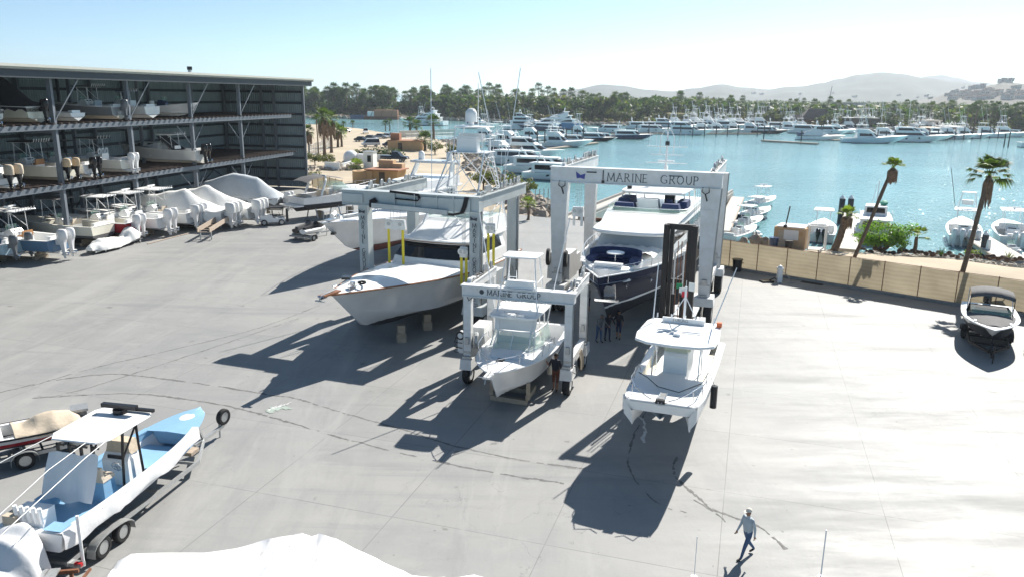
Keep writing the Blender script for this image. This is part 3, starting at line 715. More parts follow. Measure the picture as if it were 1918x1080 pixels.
def sling(t, x, y, zt, zb, dz, col, dx=.5, nb='pulley_block'):
    b = MB(); b.box((x, y, zb + dz), (dx * 1.5, .2, .6), mLIFT, taper=.9)
    for k in (-1, 1): b.wheel((x + k * dx * .4, y - .14, zb + dz + .05), (0, 1, 0), .2, .06, mLIFT, mGALV, 12)
    o = b.build(nb, t, smooth=20)
    c = MB()
    for k in (-.3, -.1, .12, .3): c.cyl((x + k * dx, y, zb + dz + .2), (x + k * dx * 1.3, y, zt), .014, mGALV, n=4)
    c.build('hoist_cable', o)
    s = MB()
    for k in (-1, 1): s.box((x + k * dx * .5, y, zb + dz / 2 - .16), (.16, .03, dz - .1), col, taper=1.0)
    s.build('sling', o, smooth=0)

# ---- tall white lift carrying the blue yacht
LT = lift('tall white travel lift straddling the big navy blue yacht', (2.95, 48.6, 0), R(-18.5), 9.2, 8.7, 9.2, .7, .85, 1.15, .62, mLIFT, .78, .5, True, ovl=.55, ovr=.6, vback=1.3, base_h=1.75)
th = .47
lettering('lettering', 'MARINE', LT, (3.05, -.36, 8.52), (1, 0, 0), (0, 0, 1), th, mINK, gap=.2)
lettering('lettering', 'GROUP', LT, (6.25, -.36, 8.52), (1, 0, 0), (0, 0, 1), th, mINK, gap=.2)
b = MB(); b.add([(1.12, -.358, 8.58), (1.36, -.358, 8.62), (1.62, -.358, 8.55), (1.66, -.358, 8.9), (1.36, -.358, 8.8), (1.06, -.358, 9.02)], [(0, 1, 2, 3, 4, 5)], mPENN)
b.build('pennant_emblem', LT, smooth=0)
for c_, d_, m_ in (((2.05, -.37, 9.0), (.62, .03, .07), mBLACK), ((7.1, -.375, 8.98), (.75, .03, .05), mINK)): MB().box(c_, d_, m_).build('name_plate', LT, smooth=0)
b = MB(); b.box((2.78, -.38, 8.45), (.16, .1, .16), mBLACK); b.tube([(2.78, -.38, 9.15), (2.77, -.385, 8.8), (2.78, -.38, 8.42)], .03, mHOSE, 5); b.build('pendant_switch', LT, smooth=0)
for x in (.3, 9.0):
    b = MB(); b.tube([(x - .25, -.40, 8.4), (x - .3, -.46, 8.15), (x - .1, -.48, 8.0), (x + .12, -.46, 8.12), (x + .1, -.40, 8.38)], .035, mHOSE, 5); b.tube([(x - .1, -.47, 8.03), (x + .03, -.46, 7.6)], .045, mHOSE, 5); b.build('hose', LT)
sling(LT, 1.05, .6, 8.7, 5.6, .8, mLIFT); sling(LT, 8.4, .9, 8.7, 4.6, 1.0, mBLACK)
b = MB()                                            # engine cabinet and cable winches by the near left leg
b.box((-.15, 1.6, 2.75), (1.5, 2.0, 1.7), mLIFT, taper=.96); b.box((-.15, 3.6, 2.5), (1.2, 1.4, 1.2), mLIFT, taper=.96); b.build('engine_cabinet', LT, smooth=0)
for x, y in ((-.75, .25), (.45, .1)):
    w_ = MB().wheel((x, y, 3.4), (1, .15, 0), .55, .22, mHOSE, mGALV, 18); w_.build('cable_reel', LT, smooth=25)
# ---- wide grey lift round the grey sportfisher
LL = lift('grey travel lift with black hoses along its beam around the pale grey sportfisher', (-8.75, 45.6, 0), R(-19.5), 7.1, 6.2, 7.95, .7, .78, .6, .6, mLIFTG, .7, .5, True, ovl=1.35, ovr=.3, vback=1.6, base_h=1.7, sb=.6)
for x in (0, 7.1):
    lettering('lettering', 'MARINE GROUP LOS CABOS', LL, (x + .06, -.42, 6.28), (1, 0, 0), (0, 0, 1), .25, mINK, gap=.06, vertical=True, serif=False, stroke=.17)
    q = MB(); q.add([(x - .18, -.418, 6.68), (x + .0, -.418, 6.72), (x + .2, -.418, 6.66), (x + .22, -.418, 6.86), (x, -.418, 6.8), (x - .22, -.418, 6.93)], [(0, 1, 2, 3, 4, 5)], mINK); q.build('pennant_emblem', LL, smooth=0)
b = MB()
for k in range(4):
    dz = k * .06
    b.tube([(.95 + .04 * k, -.45, 7.62 - dz), (.62, -.52, 7.45 - dz), (.6, -.52, 7.3 - dz), (.85, -.5, 7.18 - dz * .5), (4.3, -.47, 6.98), (5.9, -.47, 6.98 - dz * .3), (6.35 + dz, -.5, 7.1), (6.5 + dz, -.5, 7.45), (6.62 + dz, -.45, 7.98)], .05, mHOSE, 6)
    if k < 2: b.tube([(1.9, -.42, 8.08 - dz), (3.0, -.44, 8.02 - dz), (3.75 - dz, -.46, 7.98 - dz), (3.85 - dz, -.5, 7.8 - dz * .5), (3.7, -.48, 7.62), (2.2, -.44, 7.66)], .045, mHOSE, 6)
b.build('hose', LL)
b = MB(); b.bar((.8, -.56, 7.22), (5.6, -.56, 7.08), .22, .26, mLIFTG); b.box((-.55, -.42, 7.55), (1.3, .08, .5), mLIFTG); b.box((5.4, -.42, 7.5), (3.0, .06, .7), mLIFTG)
for x in (2.2, 3.5, 4.9, 5.9): b.box((x, -.43, 7.5), (.06, .14, .95), mLIFTG)
b.build('trolley_track', LL, smooth=0)
sling(LL, 1.45, 1.0, 7.2, 3.6, 2.3, mYEL, dx=.95); sling(LL, 6.2, .3, 7.2, 2.8, 1.9, mYEL, dx=.3); sling(LL, 6.6, 3.6, 7.2, 3.4, 2.2, mYEL, dx=.35)
b = MB(); b.box((7.1, 2.4, 2.7), (1.1, 1.5, 1.3), mLIFTG, taper=.95); b.box((7.2, .9, 2.6), (.8, .8, .9), mLIFTG); b.build('engine_cabinet', LL, smooth=0)
MB().wheel((7.4, 1.2, 3.2), (1, .2, 0), .45, .25, mHOSE, mGALV, 16).build('cable_reel', LL, smooth=25)
# ---- small white lift
LS = lift('small white travel lift over the little express fishing boat', (-2.05, 35.25, 0), R(-15.5), 4.86, 3.75, 4.85, .4, .44, .36, .36, mLIFT, .5, .34, False, ovl=.25, ovr=.25, vback=.35, base_h=1.25, sb=.3)
lettering('lettering', 'MARINE GROUP', LS, (1.0, -.21, 4.515), (1, 0, 0), (0, 0, 1), .25, mINK, gap=.14, stroke=.15)
b = MB(); b.ball((.72, -.2, 4.64), (.12, .012, .12), mINK, 8, 4); b.build('pennant_emblem', LS)
b = MB(); b.box((-.42, .35, 1.95), (.34, .5, 1.0), mLIFT, taper=.9); b.wheel((-.42, .05, 2.35), (0, 1, 0), .22, .1, mHOSE, mLIFT, 14); b.wheel((.3, .3, 2.1), (1, .3, 0), .4, .2, mGALV, mLIFT, 14)
b.box((.15, 1.6, 2.1), (.7, 1.4, .9), mLIFT, taper=.95); b.build('engine_cabinet', LS, smooth=20)
for k in range(3): b = MB(); b.tube([(-.5 - .05 * k, .05, 1.5 + .25 * k), (-.68, -.08, 1.55 + .25 * k), (-.62, -.02, 1.75 + .25 * k), (-.35, .1, 1.7 + .25 * k)], .022, mHOSE, 5); b.build('hose', LS)
for P in ([(4.95, -.26, 1.3), (5.3, -.3, 1.15), (5.35, 0, 1.35), (5.0, .2, 1.4)], [(.02, -.24, 4.4), (.12, -.3, 4.2), (.3, -.25, 4.36)], [(4.4, -.24, 4.4), (4.5, -.3, 4.2), (4.65, -.25, 4.36)]): b = MB(); b.tube(P, .026, mHOSE, 5); b.build('hose', LS)
b = MB()
for k in range(5): b.tube([(5.15, 1.3 + .1 * k, 1.7), (5.25, 1.35 + .1 * k, 1.2), (5.22, 1.5 + .1 * k, .75)], .05, mHOSE if k % 2 else mTANC, 5)
b.build('rope_coil', LS)

# ================================================================== THE BOATS IN THE YARD
def at_bow(bx, by, ang, L):
    a = R(ang); return (bx + math.cos(a) * L, by + math.sin(a) * L), R(ang + 180)
# ---- A: pale grey sportfisher with tower
(px_, py_), rz_ = at_bow(-8.9, 36.8, 69.5, 20)
A = root('sportfishing_boat', 'large pale grey sportfisher with dark windshield, teak rail and tall tower', 'boat', (px_, py_, .72), rz_, 'boats hanging in the travel lifts')
pA_ = hullpaint((.60, .615, .62), (.03, .034, .042), (.03, .03, .035), .70, .04, .14)
H = Hull(20, 6.1, 2.1, 3.2, rake=2.6, fine=2.35, flare=2.1, dead=.62, fore=.3, n=20, shp=1.9)
H.build(A, pA_, pA_, deck=mWHITE, rail=mTEAK, td=.16, w=.35, zf=1.3, railr=.05, crown=.28, levels=[-1, 0, .14, .19, .6, .86, .94, 1])
b = MB()
b.bar((19.3, 0, 3.24), (20.85, 0, 3.3), .34, .09, mTEAK); b.cyl((20.8, -.17, 3.28), (20.8, .17, 3.28), .07, mSTEEL, n=8)
po = b.build('bow_pulpit', A, smooth=30)
b = MB(); b.tube([(19.6, .05, 3.4), (20.9, .05, 3.36), (21.05, .05, 3.15)], .035, mGALV, 6); b.box((21.0, .05, 3.12), (.12, .5, .05), mGALV); b.box((20.7, .05, 3.2), (.5, .12, .05), mGALV); b.build('anchor', po)
b = MB(); b.cyl((18.55, .35, 3.28), (18.55, .35, 3.55), .14, mSTEEL, n=10); b.box((17.3, -.8, 3.4), (.55, .45, .12), mBLACK, rot=.4)
for x, y in ((18.9, .5), (18.9, -.5), (18.2, 0)): b.box((x, y, 3.33), (.35, .06, .09), mSTEEL)
b.tube([(18.0 + .25 * math.cos(k), .55 + .2 * math.sin(k), 3.36 + .008 * k) for k in range(14)], .03, mBLACK, 5); b.build('deck_gear', A)
hb0 = planform(3.2, 9.55, 2.72, 2.66, .9, 8, .7); ht0 = planform(3.2, 8.45, 2.4, 2.3, .75, 8, .7)
hb1 = planform(3.2, 9.65, 2.74, 2.74, .9, 8, .7)
house(A, 'deckhouse_base', [(p[0] + (.12 if p[0] > 5 else 0), p[1] * 1.03) for p in hb1], hb0, 2.3, 2.93, mWHITE)
house(A, 'deckhouse', hb0, ht0, 2.93, 3.78, mWHITE, wins=[(1, 8, .06, .97, .03), (0, 0, .15, .95, .12), (9, 9, .15, .95, .12)])
b = MB(); b.bar((9.27, 0, 3.0), (8.44, 0, 3.74), .09, .06, mBLACK)
for sg in (1, -1): b.bar((8.95, sg * .25, 3.3), (8.6, sg * .12, 3.62), .03, .04, mSTEEL)
b.build('windshield_wiper', A, smooth=0)
slab(A, 'brow', planform(2.6, 8.75, 2.55, 2.46, .8, 8, .7), 3.78, .22, mWHITE, .03)
b = MB(); P = planform(2.6, 8.78, 2.56, 2.47, .8, 8, .7); b.tube([Vector((p[0], p[1], 3.86)) for p in P[1:-1]], .03, mTEAK, 5); b.build('brow_trim', A)
fb0 = planform(2.2, 8.1, 2.42, 2.3, .7, 8, .7); fb1 = planform(2.2, 6.0, 2.2, 2.1, .5, 8, .7)
house(A, 'flybridge', fb0, fb1, 3.98, 4.95, mWHITE)
b = MB(); P = planform(2.3, 5.95, 1.95, 1.92, .5, 8, .7)
b.loft([[Vector((p[0], p[1], 4.93)) for p in P], [Vector((p[0] - .25, p[1], 5.33)) for p in P]], mCLEAR, closed=False, cap=False); b.build('venturi_screen', A, smooth=0)
console(A, 4.6, 1.5, .8, 4.4, 1.0); seat(A, 3.4, 1.2, 4.4, h=.8, name='helm_chair'); seat(A, 5.2, 2.4, 4.3, h=.7, name='bench_seat')
for sg in (1, -1):
    b = MB(); b.loft([[Vector((3.2, sg * 2.42, 2.4)), Vector((3.2, sg * 2.3, 2.4)), Vector((1.2, sg * 2.4, 2.2)), Vector((1.2, sg * 2.5, 2.2))], [Vector((3.2, sg * 2.28, 3.8)), Vector((3.2, sg * 2.15, 3.8)), Vector((2.7, sg * 2.2, 3.8)), Vector((2.7, sg * 2.3, 3.8))]], mWHITE); b.build('house_wing', A, smooth=20)
# tower
PZ, TZ = 9.05, 10.65; tx = 2.7
b = MB()
feet = {(1, 1): (7.0, 1.85, 4.0), (1, -1): (7.0, -1.85, 4.0), (-1, 1): (.9, 2.35, 2.3), (-1, -1): (.9, -2.35, 2.3)}
tops = {(1, 1): (tx + .75, 1.2, PZ), (1, -1): (tx + .75, -1.2, PZ), (-1, 1): (tx - .75, 1.2, PZ), (-1, -1): (tx - .75, -1.2, PZ)}
for k in feet: b.cyl(feet[k], tops[k], .062, mALU, r2=.05, n=7)
mid = {k: lerp(Vector(feet[k]), Vector(tops[k]), .52) for k in feet}
for a_, c_ in (((1, 1), (1, -1)), ((-1, 1), (-1, -1)), ((1, 1), (-1, 1)), ((1, -1), (-1, -1))):
    b.cyl(mid[a_], mid[c_], .035, mALU, n=6)
    b.cyl(feet[a_], mid[c_], .03, mALU, n=6); b.cyl(mid[a_], tops[c_], .03, mALU, n=6); b.cyl(mid[c_], tops[a_], .03, mALU, n=6)
for sg in (1, -1):
    ladder(b, (1.4, sg * 2.1, 3.2), (tx - .4, sg * 1.3, PZ), .42, 17, .028, mALU, (1, 0, .2))
    b.tube([(tx + .8, sg * 1.25, PZ), (tx + .95, sg * 1.25, PZ + .9), (tx - .9, sg * 1.25, PZ + .9), (tx - .8, sg * 1.25, PZ)], .03, mALU, 6)
    b.tube([(tx + .7, sg * 1.05, PZ), (tx + .5, sg * .95, TZ)], .035, mALU, 6); b.tube([(tx - .8, sg * 1.05, PZ), (tx - .9, sg * .95, TZ)], .035, mALU, 6)
b.tube([(tx + .95, -1.25, PZ + .9), (tx + .95, 1.25, PZ + .9)], .03, mALU, 6)
to = b.build('tower', A)
slab(to, 'tower_platform', planform(tx - .95, tx + 1.05, 1.35, 1.3, .4, 6, .6), PZ - .03, .07, mALU)
slab(to, 'tower_top', planform(tx - 1.3, tx + .9, 1.15, 1.1, .4, 6, .6), TZ, .09, mWHITE, .03)
b = MB(); b.box((tx + .35, -.1, PZ + .55), (.55, 1.5, 1.0), mWHITE, taper=.92); b.build('control_box', to, smooth=0)
b = MB(); b.box((tx - .1, 0, PZ + .95), (.08, 1.9, .55), mWHITE); b.build('belly_pad', to, smooth=0)
b = MB(); b.cyl((tx - .4, -.2, TZ + .1), (tx - .4, -.2, TZ + .35), .2, mWHITE, n=12); b.cyl((tx - .4, -.2, TZ + .35), (tx - .4, -.2, TZ + .85), .40, mWHITE, n=16); b.ball((tx - .4, -.2, TZ + .85), (.40, .40, .42), mWHITE, 16, 6, half=True); b.build('radar_dome', to, smooth=50)
b = MB(); b.cyl((tx - 1.0, .9, TZ + .1), (tx - .7, .2, TZ + 3.6), .03, mALU, n=5); b.cyl((tx - .9, .1, TZ + .1), (tx - .9, .1, TZ + 2.9), .025, mALU, n=5); b.build('mast', to)
outriggers(A, 4.2, 2.35, 3.3, 11.2, lean=.08, aft=.18)
for y in (1.9, 2.2, -1.9, -2.2): antenna(A, 2.2, y, 5.0, 6.2)
b = MB()
for y in (-1.4, -.4, .6, 1.5): b.cyl((9.35, y * 1.1, 2.75), (9.35, y * 1.1, 2.9), .04, mSTEEL, n=6)
b.build('deck_cleat', A)
# ---- C: big navy yacht
(px_, py_), rz_ = at_bow(4.5, 39.3, 70, 26)
Cc = root('motor_yacht', 'big navy blue motor yacht with white upper decks hanging in the tall lift', 'yacht', (px_, py_, .45), rz_, 'boats hanging in the travel lifts')
pC_ = hullpaint((.009, .016, .046), (.03, .035, .045), (.75, .75, .74), 1.75, .14, .3, .07)
H = Hull(26, 6.7, 2.9, 3.5, rake=2.4, fine=2.9, flare=2.3, dead=.9, fore=.33, n=22, shp=1.7, bulb=.8)
H.build(Cc, pC_, pC_, deck=mWHITE, rail=None, td=0, railr=.06, crown=.05, levels=[-1, 0, .08, .13, .5, .8, .93, 1])
b = MB(); N_ = 14
for sg in (1, -1):                                   # white bulwark with its cap
    T = [k / N_ for k in range(N_ + 1)]
    b.loft([[H.sheer(t, sg, 0, -.01), H.sheer(t, sg, .05, .38), H.sheer(t, sg, .0, .38), H.sheer(t, sg, -.05, -.01)] for t in T], pC_)
b.build('bulwark', Cc, smooth=30)
b = MB()
for sg in (1, -1):
    b.loft([[H.sheer(t, sg, .07, .38), H.sheer(t, sg, .07, .43), H.sheer(t, sg, -.14, .43), H.sheer(t, sg, -.14, .38)] for t in T], mWHITE)
    b.loft([[H.sheer(t, sg, -.02, .38), H.sheer(t, sg, -.14, .38), H.sheer(t, sg, -.16, 0), H.sheer(t, sg, -.06, 0)] for t in T], mWHITE)
b.build('cap_rail', Cc, smooth=30)
bow_rail(Cc, H, .5, .985, .85, 9, lean=.02, inset=.02)
b = MB(); b.box((25.2, .45, 3.0), (.2, .6, .8), mSTEEL, rot=Matrix.Rotation(.3, 3, 'Y')); b.bar((25.35, -.3, 2.55), (25.5, 1.0, 2.6), .16, .12, mSTEEL); b.build('anchor', Cc, smooth=0)
for t, sg in ((.93, 1), (.84, 1), (.75, 1), (.86, -1)):
    p = H.pt(t, .72, sg); b = MB(); b.tube([p + Vector((.3 * math.cos(k), sg * .03, .13 * math.sin(k))) for k in [i * math.pi / 5 for i in range(11)]], .03, mSTEEL, 5); b.build('fairlead', Cc)
# foredeck: lounge, sun pad
ZD = 3.45
b = MB(); P = planform(16.0, 24.5, 2.5, 1.3, 1.5, 8, .6)
b.loft([[Vector((p[0], p[1], ZD - .1)) for p in P], [Vector((p[0] - .06, p[1] * .93, ZD + .55)) for p in P], [Vector((19.6 + (p[0] - 19.6) * .95, p[1] * .86, ZD + .62)) for p in P]], mWHITE); b.build('trunk_cabin', Cc, smooth=30)
b = MB()
arc = [(22.1 + 1.15 * math.cos(a) * 1.0, 1.5 * math.sin(a)) for a in [math.pi / 2 + math.pi * k / 12 for k in range(13)]]
for z0, w_, hh in ((ZD + .64, .5, .18), (ZD + .64, .14, .55)):
    b.loft([[Vector((x, y, z0)), Vector((x, y, z0 + hh)), Vector((lerp(22.3, x, 1 - w_ / 1.4), y * (1 - w_ / 1.5), z0 + hh)), Vector((lerp(22.3, x, 1 - w_ / 1.4), y * (1 - w_ / 1.5), z0))] for x, y in arc], mBLUEC)
for sg in (1, -1): b.box((22.5, sg * 1.22, ZD + .75), (1.1, .5, .25), mBLUEC)
b.build('bow_settee', Cc, smooth=30)
b = MB(); P = planform(21.6, 23.6, 1.3, 1.1, .6, 6, .6); b.prism(P, ZD + .626, ZD + .65, mNAVY); b.build('settee_floor', Cc, smooth=0)
b = MB(); b.cyl((22.6, .1, ZD + .65), (22.6, .1, ZD + 1.12), .05, mSTEEL, n=8); b.cyl((22.6, .1, ZD + 1.12), (22.6, .1, ZD + 1.18), .5, mWHITE, n=20); b.build('round_table', Cc, smooth=30)
b = MB(); b.bar((23.9, -.75, ZD + .72), (23.9, .8, ZD + .72), .4, .2, mWHITE); b.build('bow_seat', Cc, smooth=0)
b = MB(); M_ = 16; rows = []                           # quilted white cover over the sun pad
for i in range(M_ + 1):
    x = lerp(18.0, 20.9, i / M_)
    rows.append([Vector((x + .06 * math.sin(k * 2.1), lerp(-1.95, 1.95, k / 24), ZD + .64 + .30 * abs(math.sin(i / M_ * math.pi * 1.5)) ** .6 * (.8 + .2 * math.sin(k * 1.57)) * (1 if 0 < k < 24 else 0))) for k in range(25)])
b.loft(rows, mCOVER, closed=False, cap=False); b.build('sun_pad_cover', Cc, smooth=80)
h0 = planform(2.5, 18.1, 2.75, 2.35, 1.3, 8, .6); h1 = planform(2.5, 18.1, 2.7, 2.3, 1.5, 8, .6)
h1b = planform(2.5, 17.3, 2.6, 2.15, 1.2, 8, .6)
house(Cc, 'deckhouse', h0, h1b, ZD + .2, 4.95, mWHITE, wins=[(0, 0, .3, .85, .05), (9, 9, .3, .85, .05)])
b = MB(); B_ = [Vector((p[0] + .03, p[1] * 1.01, ZD + .55)) for p in h0[1:-1]]; T_ = [Vector((p[0] + .04, p[1] * 1.01, 4.93)) for p in h1b[1:-1]]
b.loft([B_, [lerp(p, q, .5) + Vector((.02, 0, 0)) for p, q in zip(B_, T_)], T_], mTARP, closed=False, cap=False); b.build('windshield_cover', Cc, smooth=50)
slab(Cc, 'brow', planform(1.5, 19.0, 2.95, 2.5, 1.7, 10, .6), 4.95, .24, mWHITE, 0.02)
f0 = planform(3.5, 18.2, 2.8, 2.3, 1.5, 8, .6); f1 = planform(3.5, 13.6, 2.85, 2.72, .7, 8, .6)
house(Cc, 'flybridge', f0, f1, 5.17, 5.62, mWHITE, cap=True)
b = MB(); P = planform(4, 13.4, 2.8, 2.65, .7, 8, .6)
b.loft([[Vector((p[0], p[1], 5.6)) for p in P], [Vector((p[0] + .15, p[1] * 1.01, 5.9)) for p in P]], mCLEAR, closed=False, cap=False); b.build('venturi_screen', Cc, smooth=0)
b = MB(); b.tube([Vector((p[0] + .15, p[1] * 1.01, 5.91)) for p in P], .025, mSTEEL, 5); b.build('flybridge_rail', Cc)
b = MB(); b.box((12.4, 1.5, 5.9), (.9, 1.3, .5), mBLUEC, taper=.8); b.box((12.4, -1.6, 5.88), (1.0, 1.5, .45), mBLUEC, taper=.8); b.box((11.2, .2, 5.95), (.7, .7, .7), mBLUEC, taper=.5); b.box((11.2, 1.2, 5.95), (.7, .7, .7), mBLUEC, taper=.5); b.box((10.2, -1.9, 5.95), (2.5, .9, .5), mBLUEC, taper=.9); b.box((10.6, 2.1, 5.95), (2.0, .7, .5), mBLUEC, taper=.9); b.build('flybridge_cushion', Cc, smooth=30)
b = MB(); b.box((12.0, -.05, 6.0), (.8, 1.5, .75), mWHITE, taper=.85); b.build('helm_console', Cc, smooth=0); b = MB(); b.box((9.6, 1.0, 6.0), (.5, .7, 1.4), mBLACK); b.build('covered_barbecue', Cc, smooth=0)
slab(Cc, 'hardtop', planform(4.8, 11.8, 2.45, 2.2, .9, 8, .5), 6.62, .17, mWHITE, .04)
b = MB()
for sg in (1, -1):
    for x in (10.9, 8.4, 5.6): b.cyl((x - .3, sg * 2.3, 5.2), (x, sg * 2.1, 6.65), .05, mWHITE, n=7)
b.cyl((11.2, -.5, 5.3), (11.3, -.5, 6.65), .04, mWHITE, n=6); b.build('hardtop_post', Cc)
b = MB(); b.box((6.0, 0, 7.4), (.9, .35, 1.4), mWHITE, taper=.6); b.cyl((6.0, 0, 8.0), (6.0, 0, 10.6), .07, mALU, n=6)
for z, w_ in ((8.3, 1.5), (8.9, 1.2), (9.5, 1.5)): b.bar((6.0, -w_, z), (6.0, w_, z), .08, .05, mWHITE)
b.tube([(6, -.5, 8.9), (6, -.5, 10.2), (6, -.25, 10.7), (6, .25, 10.7), (6, .5, 10.2), (6, .5, 8.9)], .035, mWHITE, 6)
for y in (-1.3, 1.3, -.8, .9): b.cyl((6.0, y, 9.5), (5.9, y, 10.6), .015, mWHITE, n=4)
b.box((6.15, .05, 9.75), (.2, .3, .3), mBLACK); b.box((6.1, 0, 8.45), (.25, 1.2, .12), mWHITE); b.build('mast', Cc, smooth=20)
for x, y in ((9.6, 1.2), (9.2, -.9), (7.4, 1.5)):
    b = MB(); b.cyl((x, y, 6.8), (x, y, 6.85), .5, mDECK, n=14); b.build('hatch', Cc, smooth=20)
b = MB(); b.box((10.6, -1.7, 6.95), (.3, .3, .25), mBLACK); b.build('searchlight', Cc, smooth=0)
b = MB()
for k in range(8): b.cyl((14.5 - k, 3.0, 4.8), (14.6 - k, 3.05, 4.2), .1, mWHITE, n=6)
b.build('fender', Cc)
# ---- B: small express boat
(px_, py_), rz_ = at_bow(-.85, 30.0, 75, 9.6)
Bb = root('express_boat', 'small white express fishing boat with half tower under the small lift', 'boat', (px_, py_, .5), rz_, 'boats hanging in the travel lifts')
pB_ = hullpaint((.76, .76, .75), (.03, .035, .045), (.03, .035, .045), .42, .03, .2)
H = Hull(9.6, 3.35, 1.4, 1.95, chine=.78, rake=.9, fine=3.1, bulb=.75, flare=1.9, dead=.36, fore=.28, n=18)
H.build(Bb, pB_, pB_, deck=mWHITE, rail=mWHITE, td=.42, w=.2, zf=.7, crown=.10, levels=[-1, 0, .06, .1, .6, .86, .93, 1], railr=.035)
b = MB(); b.bar((9.2, 0, 1.9), (10.2, 0, 1.93), .3, .07, mWHITE); b.tube([(10.2, -.35, 1.97), (10.25, .35, 1.97)], .02, mSTEEL, 5); b.tube([(9.4, 0, 2.0), (10.3, 0, 1.95), (10.4, 0, 1.75)], .025, mGALV, 5); b.build('bow_pulpit', Bb)
bow_rail(Bb, H, .5, .98, .55, 6, inset=.12, lean=.06)
b = MB(); b.box((7.9, -.05, 1.92), (.28, .3, .12), mBLACK); b.build('deck_hatch', Bb, smooth=0)
b = MB(); P = planform(4.6, 7.7, 1.2, .85, 1.1, 8, .6); b.loft([[Vector((p[0], p[1], 1.6)) for p in P], [Vector((5.9 + (p[0] - 5.9) * .93, p[1] * .93, 1.93)) for p in P], [Vector((5.9 + (p[0] - 5.9) * .6, p[1] * .6, 1.99)) for p in P]], mWHITE); b.build('cabin_trunk', Bb, smooth=40)
w0 = planform(3.9, 6.6, 1.3, 1.12, .7, 8, .6); w1 = planform(3.9, 5.9, 1.15, 1.0, .5, 8, .6)
b = MB(); b.loft([[Vector((p[0], p[1], 1.9)) for p in w0], [Vector((p[0], p[1], 2.62)) for p in w1]], mCLEAR, closed=False, cap=False); wo_ = b.build('windshield', Bb, smooth=20)
b = MB(); b.tube([Vector((p[0], p[1], 2.64)) for p in w1], .03, mWHITE, 5)
for k in (1, 3, 5, 7, 8): b.cyl((w0[k][0], w0[k][1], 1.9), (w1[k][0], w1[k][1], 2.64), .028, mWHITE, n=5)
b.build('windshield_frame', Bb)
b = MB(); b.box((5.0, 0, 1.85), (1.1, 2.0, .9), mWHITE, taper=.9); b.box((4.2, .55, 1.7), (.5, .6, 1.0), mBEIGE, taper=.9); b.box((4.2, -.55, 1.7), (.5, .6, 1.0), mBEIGE, taper=.9); b.build('helm_seats', Bb, smooth=0)
b = MB(); b.loft([[Vector((5.75, y, 2.66)) for y in (-.95, -.5, 0, .5, .95)], [Vector((5.45, y, 3.28)) for y in (-1.0, -.5, 0, .5, 1.0)]], mCOVER, closed=False, cap=False); b.build('front_curtain', Bb, smooth=0)
ttop(Bb, 3.6, 6.3, 1.22, 3.32, 1.6, xb=(3.9, 5.9), lean=.25, thick=.11, nrod=4)
b = MB(); b.bar((6.15, -.55, 3.47), (6.15, .55, 3.47), .1, .08, mWHITE); b.build('radar_bar', Bb, smooth=0)
b = MB(); b.cyl((6.4, 0, 3.47), (6.4, 0, 3.6), .2, mWHITE, n=12); b.build('radar_dome', Bb)
lettering('lettering', 'FURUNO', Bb, (6.13, -.42, 3.555), (0, 1, 0), (-1, 0, .15), .13, mINK, gap=.16, serif=False)
b = MB()
for sg in (1, -1):
    b.cyl((5.4, sg * .95, 3.4), (4.9, sg * .68, 5.85), .03, mALU, n=6); b.cyl((3.9, sg * .95, 3.4), (4.1, sg * .68, 5.85), .03, mALU, n=6)
    b.cyl((5.2, sg * .85, 4.25), (4.0, sg * .85, 4.25), .025, mALU, n=5); b.cyl((5.4, sg * .95, 3.4), (4.1, sg * .85, 4.3), .022, mALU, n=5)
    b.cyl((4.0, sg * 1.0, 1.5), (3.9, sg * .95, 3.4), .03, mALU, n=6)
for x in (5.2, 4.05): b.cyl((x, -.85, 4.25), (x, .85, 4.25), .025, mALU, n=5)
b.tube([(5.25, -.9, 4.8), (5.25, .9, 4.8), (3.9, .85, 4.8)], .025, mALU, 5); ladder(b, (3.7, -.6, 3.4), (3.95, -.6, 5.0), .35, 4, .02, mALU, (0, 1, 0)); tw_ = b.build('tower', Bb)
slab(tw_, 'tower_top', planform(3.85, 5.2, .85, .82, .2, 6, .5), 5.85, .07, mWHITE, .02)
b = MB(); b.box((4.75, 0, 4.55), (.45, 1.5, .35), mWHITE, taper=.85); b.box((4.3, 0, 4.42), (.5, 1.2, .12), mDECK); b.build('tower_console', tw_, smooth=0)
b = MB(); b.cyl((4.5, 0, 5.95), (4.5, 0, 6.5), .012, mALU, n=4); b.build('antenna', tw_)
outriggers(Bb, 4.6, 1.2, 2.5, 5.2, lean=.18, aft=.05)
(bx_, by_) = (-1.0, 34.3)
b = MB(); P = [Vector((-.9, 33.2, 0)), Vector((.75, 32.6, 0))]
b.bar(P[0] + Vector((0, 0, .12)), P[1] + Vector((0, 0, .12)), .22, .22, mBLOCK); b.bar(P[0] + Vector((.35, 1.3, .12)), P[1] + Vector((.35, 1.3, .12)), .22, .22, mBLOCK)
for p in P: b.bar(p + Vector((0, 0, .345)), p + Vector((.35, 1.35, .345)), .18, .22, mBLOCK); b.box(p + Vector((.03, .05, .74)), (.18, .18, .56), mBLOCK)
tag(b.build('keel_block', smooth=0), 'timber keel block frame standing below the small express boat', 'block')
q = MB()
for x, y in ((-4.6, 42.6), (-3.4, 45.6), (-6.9, 41.4)): pass
for i, (x, y) in enumerate(((-5.0, 44.0), (-6.2, 41.6))):
    q = MB(); q.box((x, y, .25), (.5, .5, .5), mBLOCK, rot=.3); q.box((x, y, .74), (.4, .4, .46), mBLOCK, rot=.3)
    tag(q.build('keel_block', smooth=0), ('timber block stack under the middle' if i == 0 else 'timber block stack nearer the bow') + ' of the grey sportfisher', 'block')
